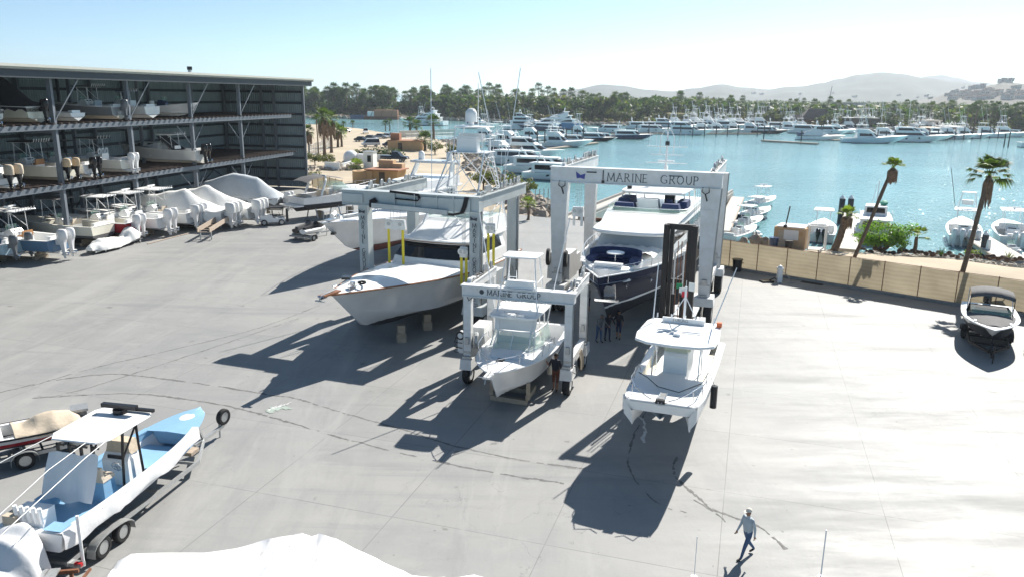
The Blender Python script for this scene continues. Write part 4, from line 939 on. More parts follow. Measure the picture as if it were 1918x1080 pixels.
# ---- catamaran on the forklift
(px_, py_), rz_ = at_bow(5.25, 25.4, 70.5, 8.6)
K = root('catamaran_boat', 'white twin hulled fishing boat with hardtop carried on the forklift', 'boat', (px_, py_, 1.55), rz_)
T = [0, .1, .25, .4, .55, .68, .8, .88, .94, .98, 1]
for sg in (1, -1):
    b = MB(); rows = []
    for t in T:
        f = max(0, (t - .5) / .5); hw = .52 * (1 - f ** 3.5); zk = .95 * max(0, (t - .6) / .4) ** 2.2; cy = 1.0
        x = 8.6 * t; zt = 1.35 + .22 * t * t
        zk = min(zk, .55) if t < 1 else .6
        out, inn_ = 1.45 - .18 * f ** 2, 1.0 - hw * .9
        inn_ = max(.32, 1.0 - hw * 1.2)
        rows.append([Vector((x, sg * inn_, 1.14)), Vector((x - .25 * f, sg * lerp(.75, 1.0, f), .3 + zk * .5)), Vector((x - .35 * f, sg * 1.02, zk * .75)), Vector((x - .2 * f, sg * lerp(1.3, 1.06, f), .32 + zk * .5)), Vector((x, sg * out, 1.0)), Vector((x, sg * (out + .02), zt))])
    b.loft(rows, mWHITE, closed=False, cap=False)
    b.add(rows[0], [(0, 1, 2, 3, 4, 5)], mWHITE); b.add(rows[-1], [(0, 1, 2, 3, 4, 5)], mWHITE)
    b.build('hull', K, smooth=45)
b = MB(); b.loft([[Vector((x, y, z)) for y, z in ((-.95, 1.13), (-.32, 1.16), (-.1, .98), (0, .9), (.1, .98), (.32, 1.16), (.95, 1.13))] for x in (0, 4, 7.6, 8.5)], mWHITE, closed=False, cap=False)
b.loft([[Vector((8.5, y, 1.14)) for y in (-1.1, -.4, 0, .4, 1.1)], [Vector((8.62, y, 1.56)) for y in (-1.25, -.4, 0, .4, 1.25)]], mWHITE, closed=False, cap=False); b.build('tunnel', K, smooth=40)
# deck: gunwales round a cockpit, then a raised bow deck
b = MB(); zf = .95
out = [(0, 1.47), (3, 1.47), (5.6, 1.42), (7.4, 1.36), (8.35, 1.25), (8.62, 1.05)]
def zt_(x): return 1.35 + .22 * (x / 8.6) ** 2 + .004
for sg in (1, -1):
    for i in range(len(out) - 1):
        (xa, ya), (xb_, yb) = out[i], out[i + 1]
        if xb_ <= 6.0:
            b.add([(xa, sg * ya, zt_(xa)), (xb_, sg * yb, zt_(xb_)), (xb_, sg * (yb - .22), zt_(xb_)), (xa, sg * (ya - .22), zt_(xa))], [(0, 1, 2, 3)], mWHITE)
            b.add([(xb_, sg * (yb - .22), zt_(xb_)), (xa, sg * (ya - .22), zt_(xa)), (xa, sg * (ya - .24), zf), (xb_, sg * (yb - .24), zf)], [(0, 1, 2, 3)], mCREAM)
            b.add([(xa, sg * (ya - .24), zf), (xb_, sg * (yb - .24), zf), (xb_, 0, zf), (xa, 0, zf)], [(0, 1, 2, 3)], mCREAM)
        else: b.add([(xa, sg * ya, zt_(xa)), (xb_, sg * yb, zt_(xb_)), (xb_, 0, zt_(xb_) + .03), (xa, 0, zt_(xa) + .03)], [(0, 1, 2, 3)], mWHITE)
b.add([(5.6, 1.2, zt_(5.6)), (5.6, -1.2, zt_(5.6)), (5.6, -1.18, zf), (5.6, 1.18, zf)], [(0, 1, 2, 3)], mCREAM)
b.add([(0, 1.47, 1.354), (0, -1.47, 1.354), (.25, -1.25, 1.354), (.25, 1.25, 1.354)], [(0, 1, 2, 3)], mWHITE); b.add([(.25, -1.25, 1.354), (.25, 1.25, 1.354), (.25, 1.23, zf), (.25, -1.23, zf)], [(0, 1, 2, 3)], mCREAM)
b.build('deck', K, smooth=20)
b = MB()
for sg in (1, -1): b.tube([(x, sg * (y + .03), zt_(x) - .05) for x, y in out], .04, mWHITE, 6)
b.tube([(8.62, -1.05, 1.53), (8.66, -.3, 1.56), (8.62, 0, 1.5), (8.66, .3, 1.56), (8.62, 1.05, 1.53)], .04, mHULLG, 6); b.build('rub_rail', K)
b = MB(); P = []
for sg in (1, -1):
    b.tube([(5.3, sg * 1.3, 1.5), (5.6, sg * 1.32, 1.85), (7.6, sg * 1.25, 2.0), (8.45, sg * .95, 2.0), (8.55, sg * .55, 1.75), (8.75, sg * .3, 1.72)], .02, mSTEEL, 5)
    for x, y in ((6.3, 1.36), (7.3, 1.32), (8.2, 1.1)): b.cyl((x, sg * y, 1.5), (x, sg * (y - .03), 1.97), .016, mSTEEL, n=5)
b.build('bow_rail', K)
b = MB(); b.box((8.1, 0, 1.62), (.5, .22, .08), mSTEEL); b.tube([(7.8, .12, 1.65), (8.5, .14, 1.68), (8.75, .05, 1.62)], .022, mSTEEL, 5); b.tube([(7.8, -.12, 1.65), (8.5, -.14, 1.68), (8.75, -.05, 1.62)], .022, mSTEEL, 5); b.box((8.6, 0, 1.62), (.16, .32, .14), mBLACK); b.build('anchor_roller', K)
console(K, 4.55, 1.15, 1.0, .95, 1.62, mWHITE)
b = MB(); b.box((5.35, 0, 1.2), (.55, 1.0, .5), mWHITE, taper=.9); b.build('console_seat', K, smooth=0)
b = MB(); P = [(4.72, -.52), (5.0, -.4), (5.0, .4), (4.72, .52)]; b.loft([[Vector((p[0], p[1], 2.3)) for p in P], [Vector((p[0] - .2, p[1], 2.92)) for p in P]], mat('console_cover_plastic', (.50, .52, .40), .3), closed=False, cap=False); b.build('console_windshield', K, smooth=0)
tp = [(2.7, -1.3), (3.2, -1.5), (5.0, -1.6), (5.85, -1.5), (6.2, -1.0), (6.3, 0), (6.2, 1.0), (5.85, 1.5), (5.0, 1.6), (3.2, 1.5), (2.7, 1.3)]
ttop(K, 2.7, 6.3, 1.45, 2.86, 1.0, xb=(3.9, 5.1), lean=.25, thick=.12, nrod=5, pl=tp)
b = MB(); b.bar((4.6, -.85, 3.05), (4.62, .85, 3.05), .05, .05, mALU); b.bar((4.6, 0, 3.04), (5.2, 0, 3.06), .26, .1, mALU); b.build('hardtop_fitting', K, smooth=0)
b = MB(); b.box((3.25, 0, 3.1), (.1, 1.7, .2), mWHITE); rb_ = b.build('radar_bar', K, smooth=0)
lettering('lettering', 'FURUNO', rb_, (3.305, -.42, 3.06), (0, 1, 0), (0, 0, 1), .11, mINK, gap=.18, serif=False)
b = MB(); b.cyl((3.1, 0, 3.1), (3.1, 0, 4.5), .05, mALU, n=6)
for sg in (1, -1): b.cyl((3.2, sg * .55, 3.1), (3.1, 0, 4.1), .02, mALU, n=5)
b.build('mast', K)
b = MB(); b.cyl((3.1, 0, 4.1), (3.1, 0, 4.75), .012, mALU, n=4)
for k, m_ in enumerate((mFLAGG, mFLAGW, mFLAGR)): b.box((3.1, -.28 + .12 * (k), 4.5 - .16 * k), (.02, .24, .22), m_, rot=.3)
b.build('flag', K, smooth=0)
b = MB(); b.box((3.1, .22, 4.5), (.02, .25, .35), mFLAGW, rot=-.3); b.build('flag', K, smooth=0)
for sg, ln in ((1, .14), (-1, 0.0)):
    b = MB(); b.cyl((3.5, sg * 1.2, 3.1), (2.9, sg * (1.2 + ln * 5), 5.4), .03, mALU, r2=.02, n=5); b.build('outrigger', K)
b = MB(); b.box((3.2, 1.42, 3.08), (.2, .2, .2), mORG); b.build('beacon_lamp', K, smooth=0)
b = MB(); b.cyl((7.0, -1.5, 1.05), (7.0, -1.5, .5), .13, mWHITE, n=8); b.tube([(6.9, -1.32, 1.6), (7.0, -1.5, 1.05)], .012, mHOSE, 4); b.build('fender', K)
b = MB(); b.cyl((5.2, 1.56, 1.2), (5.2, 1.56, .3), .13, mBLACK, n=8); b.tube([(5.1, 1.35, 1.6), (5.2, 1.56, 1.2)], .012, mHOSE, 4); b.build('fender', K)
b = MB(); b.tube([(6.0, -1.25, 1.65), (6.6, -.8, 1.7), (7.3, -.3, 1.66), (7.6, .5, 1.66), (6.4, 1.2, 1.68)], .018, mHOSE, 5); b.build('bow_line', K)
for y in (-.9, .9): outboard(K, -.05, y, 1.1, mOBW, mOBW)
# ---- the forklift
FKa = R(70.5 - 90); fx, fy = 7.7, 35.0
F = root('forklift', 'black mast boat forklift standing behind the twin hulled boat', 'forklift', (fx, fy, 0), FKa)
b = MB()
for sg in (1, -1):
    b.box((sg * .64, 0, 4.05), (.24, .36, 7.6), mFORK); b.box((sg * .40, .12, 4.0), (.18, .26, 7.4), mFORK)
for z in (.5, 1.9, 7.75): b.box((0, .06, z), (1.3, .22, .26), mFORK)
b.box((0, .1, 5.2), (1.2, .14, .2), mFORK)
mo = b.build('mast', F, smooth=0)
b = MB()
for x in (-.2, .22): b.cyl((x, .05, .4), (x, .05, 4.6), .09, mFORK, n=8); b.cyl((x, .05, 4.6), (x, .05, 6.6), .05, mSTEEL, n=8)
for x in (-.08, .08, .3): b.box((x, .0, 4.0), (.035, .05, 6.2), mRUST)
b.build('hoist_cylinder', mo)
b = MB(); b.box((0, -.22, 1.55), (2.2, .12, 1.0), mFORK)
for sg in (1, -1): b.box((sg * .8, -2.7, 1.42), (.28, 5.0, .1), mFORK); b.box((sg * .8, -.28, 1.8), (.28, .1, .9), mFORK)
b.build('fork_carriage', F, smooth=0)
b = MB(); b.box((0, 2.4, 1.35), (2.0, 4.0, 1.0), mLIFT, taper=.95); b.box((0, 4.6, 1.5), (2.1, .9, 1.5), mLIFT, taper=.9); b.box((0, 3.2, 2.1), (1.6, 1.7, .6), mLIFT); b.build('chassis', F, smooth=0)
b = MB()
for x in (-.7, .7):
    for y in (1.0, 2.6): b.cyl((x, y, 1.8), (x * .95, y + .05, 3.3), .05, mFORK, n=6)
b.box((0, 1.8, 3.34), (1.6, 1.9, .08), mLIFT); b.box((0, 2.2, 2.2), (.6, .6, .7), mBLACK); b.build('operator_cage', F, smooth=0)
for x in (-1.05, 1.05):
    for y, r_ in ((.7, .75), (4.2, .6)):
        w_ = MB().wheel((x, y, r_), (1, 0, 0), r_, .45, mRUBBER, mLIFT, 20).build('wheel', F)
# ---- D: white motor yacht with red bottom, left of the grey one
(px_, py_), rz_ = at_bow(-14.0, 56.1, 69, 21)
D = root('motor_yacht', 'white motor yacht with red bottom paint and radar arch behind the grey lift', 'yacht', (px_, py_, .75), rz_)
pD_ = hullpaint((.74, .745, .75), (.17, .06, .05), (.03, .03, .04), .85, .06, .2)
H = Hull(21, 5.6, 2.5, 3.55, rake=3.0, fine=2.4, flare=2.0, dead=.9, fore=.36, n=18)
H.build(D, pD_, pD_, deck=mWHITE, rail=mSTEEL, td=.1, w=.3, zf=1.6, crown=.12, levels=[-1, 0, .12, .16, .6, .86, .93, 1], railr=.04)
bow_rail(D, H, .35, .985, .75, 12, inset=.1, lean=.02)
b = MB(); b.box((19.8, 0, 3.62), (1.0, .5, .08), mSTEEL); b.cyl((18.8, 0, 3.55), (18.8, 0, 3.85), .16, mSTEEL, n=10)
for sg in (1, -1): b.tube([(18.9, sg * .5, 3.72), (17.6, sg * 1.1, 3.78)], .16, mCOVER, 8)
b.build('deck_gear', D)
b = MB(); p = H.pt(.985, .55, 1); b.box((19.9, .25, 2.6), (.55, .3, .16), mBLACK, rot=.3); b.build('anchor', D, smooth=0)
for x in (16.2, 15.0):
    b = MB(); b.box((x, .0 if x > 16 else .5, 3.62), (.6, .7, .07), mGLASS); b.build('hatch', D, smooth=0)
h0 = planform(2, 11.4, 2.3, 2.1, 1.2, 8, .6); h1 = planform(2, 9.2, 2.0, 1.85, 1.0, 8, .6)
house(D, 'deckhouse', h0, h1, 2.8, 4.4, mWHITE, wins=[(1, 8, .4, .92, .04), (0, 0, .4, .9, .1), (9, 9, .4, .9, .1)])
slab(D, 'brow', planform(1, 9.5, 2.2, 2.0, 1.0, 8, .6), 4.4, .2, mWHITE, .03)
house(D, 'flybridge', planform(1.5, 8.8, 2.1, 1.9, .9, 8, .6), planform(1.5, 7.9, 2.05, 1.85, .8, 8, .6), 4.6, 5.35, mWHITE)
b = MB()
for sg in (1, -1): b.loft([[Vector((3.6 + a_, sg * 2.1 + c_, 4.6)) for a_, c_ in ((-.5, -.08), (.5, -.08), (.5, .08), (-.5, .08))], [Vector((2.5 + a_, sg * 1.8 + c_, 6.55)) for a_, c_ in ((-.35, -.07), (.35, -.07), (.35, .07), (-.35, .07))]], mWHITE)
b.build('radar_arch', D, smooth=0)
slab(D, 'arch_top', planform(1.5, 3.6, 2.2, 2.2, .25, 4, .5), 6.55, .22, mHULLG, .02)
for y in (1.5, -1.4):
    b = MB(); b.cyl((2.5, y, 6.75), (2.5, y, 7.25), .3, mWHITE, n=12); b.ball((2.5, y, 7.25), (.3, .3, .34), mWHITE, 12, 5, half=True); b.build('radar_dome', D, smooth=50)
console(D, 7.2, 1.6, .7, 4.75, .9)
# ================================================================== STORAGE SHED
SF = Vector((.1984, .980, 0)); SN = Vector((-.980, .1984, 0)); S0 = Vector((-29.87, 113.5, 0)); SD = 13.0; SL = 82.0
def SP(d, dep=0, z=0): return S0 - SF * d + SN * dep + Vector((0, 0, z))
mWALL = mat('corrugated_sheet', (.25, .315, .335), .5, metal=.0, var=.14, scale=.5)
mCOL = mat('grey_steel_column', (.135, .155, .18), .55, var=.15, scale=2)
mGIRT = mat('dark_steel_girt', (.04, .052, .062), .6, var=.1)
mROOF = mat('roof_sheet', (.42, .42, .38), .5, var=.1)
mBUNK = mat('brown_bunk', (.05, .034, .03), .85, var=.3, scale=3)
mBRACE = mat('brace_steel', (.30, .31, .32), .6, var=.1)
mFASC = mat('roof_fascia', (.55, .545, .48), .5, var=.08)
shed = root('storage_shed', 'long open fronted grey steel dry storage shed stacked with boats', 'shed', tuple(S0))
def local(b):
    b.v = [v - S0 for v in b.v]; return b
def corr(name, a, c, z0, z1, pitch=.16, dep=.035):
    a, c = Vector(a), Vector(c); L = (c - a).length; u = (c - a) / L; nn = Vector((-u.y, u.x, 0)); n = int(L / pitch)
    lo, hi = [], []
    for i in range(n + 1):
        p = a + u * (L * i / n) + nn * (dep if i % 2 else -dep) * (1.0 if (i // 2) % 4 else 1.6); lo.append(Vector((p.x, p.y, z0))); hi.append(Vector((p.x, p.y, z1)))
    b = MB(); b.loft([lo, hi], mWALL, closed=False, cap=False); return local(b).build(name, shed, smooth=0)
ZR0, ZR1 = 15.0, 15.5
corr('back_wall', SP(SL, SD), SP(0, SD), .1, ZR0); corr('end_wall', SP(0, SD), SP(0, .15), .1, ZR0 + .1)
b = MB(); b.loft([[SP(d, dep, z) for dep, z in ((-1.0, 15.42), (-1.0, 15.08), (SD + .5, 14.98), (SD + .5, 15.3))] for d in (-.7, SL)], mROOF); local(b).build('roof', shed, smooth=0)
b = MB(); b.bar(SP(-.75, -1.12, 15.36), SP(SL, -1.12, 15.36), .2, .22, mFASC); b.bar(SP(-.78, -1.1, 15.2), SP(-.78, SD + .4, 15.12), .18, .36, mFASC); local(b).build('fascia', shed, smooth=0)
b = MB(); b.bar(SP(-.6, -.75, 14.72), SP(SL, -.75, 14.72), .3, .62, mGIRT); local(b).build('eave_beam', shed, smooth=0)
b = MB()
for z in [1.2 + 1.55 * k for k in range(9)]:
    b.bar(SP(SL, SD - .14, z), SP(.1, SD - .14, z), .14, .3, mGIRT); b.bar(SP(.16, SD - .2, z + .02), SP(.16, .2, z + .02), .14, .3, mGIRT)
local(b).build('wall_girts', shed, smooth=0)
cols = [0, 16.9, 26.9, 37, 46.6, 56, 66, 76]
for i, d in enumerate(cols):
    for dep, w in ((.25, .36), (6.6, .30), (SD - .45, .36)):
        if i == 0 and dep < 1: q = MB(); q.bar(SP(.1, .22, .0), SP(.1, .22, 15.0), .3, .36, mCOL)
        else: q = MB(); q.bar(SP(d + .25, dep, .0), SP(d + .25, dep, 15.0), w, w, mCOL)
        local(q).build('column', shed, smooth=0)
    if i:
        q = MB(); q.bar(SP(d + .2, .1, 11.0), SP(d - 2.6, -.7, 15.0), .09, .09, mBRACE); local(q).build('brace', shed, smooth=0)
        for z in (5.3, 10.4):
            q = MB(); q.bar(SP(d + .25, .5, z - .35), SP(d + .25, SD - .6, z - .35), .2, .36, mCOL); local(q).build('cross_beam', shed, smooth=0)
            if i > 2: continue
            q = MB(); q.bar(SP(d + .3, .4, z - 2.6), SP(d + 2.6, .45, z - .5), .1, .1, mCOL); q.bar(SP(d - .1, .4, z - 2.6), SP(d - 2.2, .45, z - .5), .1, .1, mCOL); local(q).build('brace', shed, smooth=0)
for d0, d1 in zip(cols, cols[1:]):
    m_ = (d0 + d1) / 2
    q = MB(); q.bar(SP(m_, SD - .5, .1), SP(m_, SD - .5, 15.0), .26, .26, mGIRT); local(q).build('column', shed, smooth=0)
    for z in (2.0,):
        q = MB(); q.bar(SP(d0 + .8, SD - .55, z - 1.2), SP(m_ - .3, SD - .55, z + 2.6), .1, .1, mGIRT); q.bar(SP(m_ - .3, SD - .62, z - 1.2), SP(d0 + .8, SD - .62, z + 2.6), .1, .1, mGIRT); local(q).build('brace', shed, smooth=0)
q = MB(); q.bar(SP(.5, SD * .35, .1), SP(.5, SD * .35, 15.0), .32, .32, mCOL); local(q).build('column', shed, smooth=0)
for z in (5.3, 10.4):
    for dep in (.05, 6.4, SD - .8):
        q = MB(); q.bar(SP(SL, dep, z), SP(1.2 if dep > .1 else 4.5, dep, z), .3, .44, mCOL); local(q).build('rack_beam', shed, smooth=0)
    q = MB(); d = 4.0
    while d < SL:
        q.bar(SP(d, -.25, z + .28), SP(d, SD - 1.0, z + .28), .22, .12, mBUNK); d += .85
    local(q).build('rack_bunks', shed, smooth=0)
q = MB(); q.box(SP(28.5, -1.0, 15.62), (.3, .3, .24), mGALV); q.box(SP(28.5, -1.0, 15.9), (.5, .4, .34), mBLACK, rot=.4); local(q).build('floodlight', shed, smooth=0)
b = MB(); pts = [(-31, 112.9), (-44.5, 116.2), (-62, 33), (-48, 31)]
# ================================================================== GENERIC SMALL BOATS
def boat_cover(par, H, m, hp, drop=.3, seed=1, name='cover', t1=.97, wr=.05, t0=0.0):
    """hp: list of (t, ridge height above the sheer)"""
    r_ = random.Random(seed); rows = []
    ts = [t0 + (t1 - t0) * i / 26 for i in range(27)]
    for i, t in enumerate(ts):
        for k in range(len(hp) - 1):
            if hp[k][0] <= t <= hp[k + 1][0]: h = lerp(hp[k][1], hp[k + 1][1], (t - hp[k][0]) / max(1e-6, hp[k + 1][0] - hp[k][0]))
        row = []
        for j in range(-9, 10):
            f = j / 9; sh = H.pt(t, 1, 1 if f >= 0 else -1); w_ = abs(f)
            if w_ > .82: y = sh.y * 1.02; z = sh.z - drop * (w_ - .82) / .18 * (1 + .35 * math.sin(i * 1.9 + seed))
            else:
                y = sh.y * (w_ / .82) ** .9 * 1.02; z = sh.z + h * (1 - (w_ / .82) ** 1.25)
            n_ = NZ.noise(Vector((t * 9 + seed, f * 1.3, seed * 3.1))) * wr * 2 + math.sin(t * 31 + seed + f * 2) * wr * (1 if 0 < abs(f) < .95 else .4)
            row.append(Vector((sh.x, y * (1 + n_ * .15), z + n_)))
        rows.append(row)
    b = MB(); b.loft(rows, m, closed=False, cap=False)
    b.add(rows[0], [tuple(range(len(rows[0])))], m)
    return b.build(name, par, smooth=70)
def cc_boat(label, loc, rz, L=9, B=2.8, z0=1.15, z1=1.6, top=None, bot=None, zw=.3, n=2, cm=None, lm=None, tt=None, tm=None, cons=True, seatm=None, group=None, cover=None, cm_cov=None, td=.6, w=.22, name='fishing_boat', cat='boat', tilt=0.0, nrod=5, ob=1.0, cuddy=False, deckm=None, linerm=None, spread=.62, railing=True, glass=None, radar=None, frame=None, drop=.3, seed=1, conm=None):
    t = root(name, label, cat, loc, rz, group)
    top_c = top or (.80, .80, .79); H = Hull(L, B, z0, z1, fine=2.5, dead=.42, fore=.32, n=14, rake=L * .1)
    p = hullpaint(top_c, bot or (.62, .62, .6), bot or (.1, .12, .16), zw, .05, .18)
    H.build(t, p, p, deck=deckm or mDECK, liner=linerm or mWHITE, rail=mWHITE, td=td if not cover else .3, w=w, zf=z0 * .5, railr=.03, crown=.07)
    zf = z0 * .5
    if cover: boat_cover(t, H, cover[0], cover[1], drop, seed)
    else:
        if cons:
            console(t, L * .42, B * .34, 1.0, zf, 1.25, conm, glass if glass is not None else mCLEAR)
            seat(t, L * .42 - 1.15, B * .36, zf, None, seatm or mWHITE)
        if cuddy:
            c0 = planform(L * .45, L * .82, B * .36, B * .2, 1.0, 6, .6); c1 = planform(L * .45, L * .72, B * .33, B * .18, .8, 6, .6)
            house(t, 'cuddy_cabin', c0, c1, z0 + .05, z0 + .75, mWHITE, wins=[(1, 6, .35, .9, .05), (0, 0, .4, .9, .3), (7, 7, .4, .9, .3)])
        if tt:
            x0, x1, h = tt; ttop(t, x0, x1, B * .36, h, zf, tm or mWHITE, frame or mALU, nrod=nrod, xb=(x0 + .55, x1 - .45), lean=.2, radar=radar)
        b = MB(); b.box((.35, 0, z0 + .05), (.4, B * .55, .35), mWHITE, taper=.9); b.build('transom_box', t, smooth=0)
    for k in range(n):
        y = (k - (n - 1) / 2) * spread
        o = outboard(t, -.05, y, z0 * .82, cm or mOBW, lm or cm or mOBW, ob, tilt)
        if cm_cov:
            q = MB(); q.loft([[Vector((-.46 * ob - .05 + .42 * ob * r * math.cos(a * math.pi / 6), y + .26 * ob * r * math.sin(a * math.pi / 6), z0 * .82 + zz * ob)) for a in range(12)] for r, zz in ((1.0, .12), (1.04, .45), (.98, .82), (.6, .93))], cm_cov); q.build('motor_cover', o, smooth=50)
    return t, H
RG = 'boats stacked in the storage shed'
RZ_IN = math.atan2(SN.y, SN.x)      # bow pointing into the shed
def rack(Y, z, out=0.0):
    d = (113.5 - Y) / .98; p = SP(d, .55 - out); return (p.x, p.y, z)
ZB, ZM, ZT = .5, 5.72, 10.82
def stands(t, L):
    b = MB()
    for x in (L * .2, L * .62):
        b.bar((L * .16, .02 * x, -.44), (L * .66, .02 * x, -.44), .12, .1, mBLOCK); b.bar((x, -.7, -.36), (x, .7, -.36), .3, .28, mBLOCK); b.bar((x, -.5, -.08), (x, .5, -.08), .2, .26, mBLOCK)
    return b.build('keel_blocks', t, smooth=0)
# top shelf
t, _ = cc_boat('boat under a tall black canvas tent on the top rack, far left', rack(66.6, ZT), RZ_IN, 10, 3.2, 1.3, 1.8, top=(.62, .60, .50), bot=(.4, .38, .32), n=1, cm=mOBB, cover=(mBCOV, [(0, .2), (.12, .6), (.35, 2.3), (.6, 2.9), (1, .5)]), group=RG, seed=2)
t, _ = cc_boat('black outboard boat cut off by the left picture edge on the top rack', rack(61.8, ZT), RZ_IN, 8.5, 2.6, 1.1, 1.5, top=(.6, .6, .56), n=1, cm=mOBB, cover=(mBCOV, [(0, .2), (.5, 1.6), (1, .4)]), group=RG, seed=3)
t, _ = cc_boat('small white skiff lying behind the black tented boat on the top rack', rack(70.8, ZT), RZ_IN, 6, 2.0, .7, 1.0, n=0, cons=False, group=RG, name='skiff')
t, _ = cc_boat('grey sided fishing boat with rod rack hardtop on the top rack', rack(76.2, ZT, .1), RZ_IN, 9, 2.9, 1.2, 1.6, top=(.22, .23, .24), bot=(.55, .48, .38), zw=.32, n=1, cm=mOBG, tt=(2.2, 4.6, 3.0), tm=mBLACK, group=RG, seatm=mTARP, nrod=7)
t, _ = cc_boat('white boat with navy gunwale on the top rack above the black and white cuddy', rack(81.0, ZT), RZ_IN, 8.5, 2.7, 1.15, 1.5, top=(.74, .74, .72), n=0, deckm=mDBLUE, tt=(2.2, 3.6, 2.6), tm=mDBLUE, group=RG, nrod=7)
q_ = rack(87.6, ZT, .4); t, _ = cc_boat('white panga with its bow poking out of the top rack', (q_[0] + SN.x * 7.0, q_[1] + SN.y * 7.0, ZT), RZ_IN + math.pi, 7.4, 2.2, .95, 1.5, n=0, conm=mDBLUE, group=RG, name='panga')
# middle shelf
t, _ = cc_boat('white covered boat with two tan hooded outboards on the middle rack', rack(62.6, ZM), RZ_IN, 9.5, 3.0, 1.25, 1.7, n=2, cm=mTAN, lm=mOBB, cm_cov=mTANC, cover=(mCOVER, [(0, .1), (.2, .9), (.5, 2.0), (1, .4)]), drop=.7, group=RG, seed=5, spread=.95)
t, _ = cc_boat('cream boat with orange seats and two tan cowled outboards on the middle rack', rack(68.6, ZM, .15), RZ_IN, 9.8, 3.0, 1.35, 1.75, top=(.74, .70, .58), bot=(.5, .47, .4), n=2, cm=mTAN, lm=mOBB, tt=(2.3, 5.2, 3.3), tm=mBLACK, seatm=mORANGE, group=RG, nrod=7, spread=1.1, linerm=mCREAM)
t, _ = cc_boat('white boat with two black outboards and black T top on the middle rack', rack(71.6, ZM, .1), RZ_IN, 9, 2.4, 1.2, 1.6, n=2, cm=mOBB, tt=(2.3, 4.6, 3.2), tm=mBLACK, frame=mFORK, group=RG, spread=.7, nrod=0)
t, H_ = cc_boat('grey and white boat with three white life rings, white outboards, middle rack', rack(76.6, ZM, .15), RZ_IN, 9.6, 2.9, 1.25, 1.7, top=(.74, .72, .64), n=2, cm=mOBW, tt=(2.6, 5.4, 3.2), tm=mBLACK, group=RG, spread=.66)
for k in range(3):
    b = MB(); b.tube([(3.0, -.7 + .5 * k + .17 * math.cos(a * math.pi / 6), 1.95 + .27 * math.sin(a * math.pi / 6)) for a in range(13)], .08, mWHITE, 6); b.build('life_ring', t)
t, _ = cc_boat('black topped white cuddy boat with two black outboards on the middle rack', rack(87.4, ZM, 1.0), RZ_IN, 10.5, 3.1, 1.45, 2.0, top=(.62, .62, .6), bot=(.6, .58, .52), n=2, cm=mOBB, tt=(2.6, 5.2, 3.1), tm=mWHITE, cuddy=True, group=RG, deckm=mBLACK, spread=.7, ob=1.1)
b = MB(); b.loft([[Vector((2.8, y, 1.4)) for y in (-1.2, 1.2)], [Vector((4.9, y, 2.9)) for y in (-1.0, 1.0)]], mBCOV, closed=False, cap=False); b.build('canvas_curtain', t, smooth=0)
# floor: these stand half out of the shed, sterns in the sun
def gst(px, py, z=.25): p = G(px, py, z); return (p.x + SN.x * .55, p.y + SN.y * .55, ZB)
t, _ = cc_boat('pale blue boat with two silver outboards at the left picture edge on the shed floor', gst(46, 488), RZ_IN, 9.5, 3.2, 1.25, 1.7, top=(.40, .55, .62), n=2, cm=mOBG, group=RG, spread=1.5, deckm=mTARP, cons=True); stands(t, 9.5)
t, _ = cc_boat('steel blue boat with orange helm seat and two white outboards on the shed floor', gst(128, 482), RZ_IN, 10.5, 3.2, 1.3, 1.8, top=(.10, .19, .30), n=2, cm=mOBW, tt=(3.0, 6.0, 3.4), seatm=mORANGE, group=RG, ob=1.2, spread=.85, nrod=7, radar=4.4); stands(t, 10.5)
t, _ = cc_boat('cream inboard fishing boat with open cockpit and square stern on the shed floor', gst(206, 449, .6), RZ_IN, 9.5, 3.3, 1.4, 1.9, top=(.76, .73, .62), bot=(.1, .1, .1), zw=.55, n=0, tt=(3.4, 6.0, 3.6), tm=mGCAN, seatm=mBEIGE, linerm=mCREAM, deckm=mCREAM, group=RG, nrod=0); stands(t, 9.5)
t, _ = cc_boat('red hulled boat with two white outboards on the shed floor', gst(265, 447), RZ_IN, 9.2, 2.8, 1.3, 1.7, top=(.36, .02, .03), n=2, cm=mOBW, tt=(2.4, 4.9, 3.5), group=RG, nrod=4, ob=1.1, spread=.75, linerm=mCREAM); stands(t, 9.2)
t, _ = cc_boat('all white boat with two white outboards beside the red one on the shed floor', gst(322, 438), RZ_IN, 10, 3.0, 1.35, 1.8, n=2, cm=mOBW, tt=(2.8, 5.4, 3.5), group=RG, ob=1.25, spread=.85, nrod=7, radar=4.0); stands(t, 10)
t, _ = cc_boat('white centre console with triple white outboards between red boat and covered boats', gst(376, 428), RZ_IN, 11, 3.2, 1.4, 1.9, n=3, cm=mOBW, tt=(3.0, 6.0, 3.5), group=RG, ob=1.2, spread=.75, nrod=7, radar=4.6, seatm=mBEIGE); stands(t, 11)
t, _ = cc_boat('boat in a cream fabric cover with three hooded outboards, nearer of two', gst(440, 425), RZ_IN, 11.5, 3.2, 1.4, 1.9, n=3, cm=mOBW, cm_cov=mCOVER, cover=(mCOVER, [(0, .15), (.15, .5), (.32, 1.1), (.45, 1.9), (.62, 1.5), (1, .4)]), drop=.9, group=RG, ob=1.25, spread=.75, seed=7); stands(t, 11.5)
t, _ = cc_boat('boat in a cream fabric cover with three hooded outboards, farther of two', gst(488, 418), RZ_IN, 11.5, 3.2, 1.4, 1.9, n=3, cm=mOBW, cm_cov=mCOVER, cover=(mCOVER, [(0, .15), (.15, .6), (.35, 1.2), (.5, 2.0), (.65, 1.5), (1, .4)]), drop=.9, group=RG, ob=1.25, spread=.75, seed=9); stands(t, 11.5)
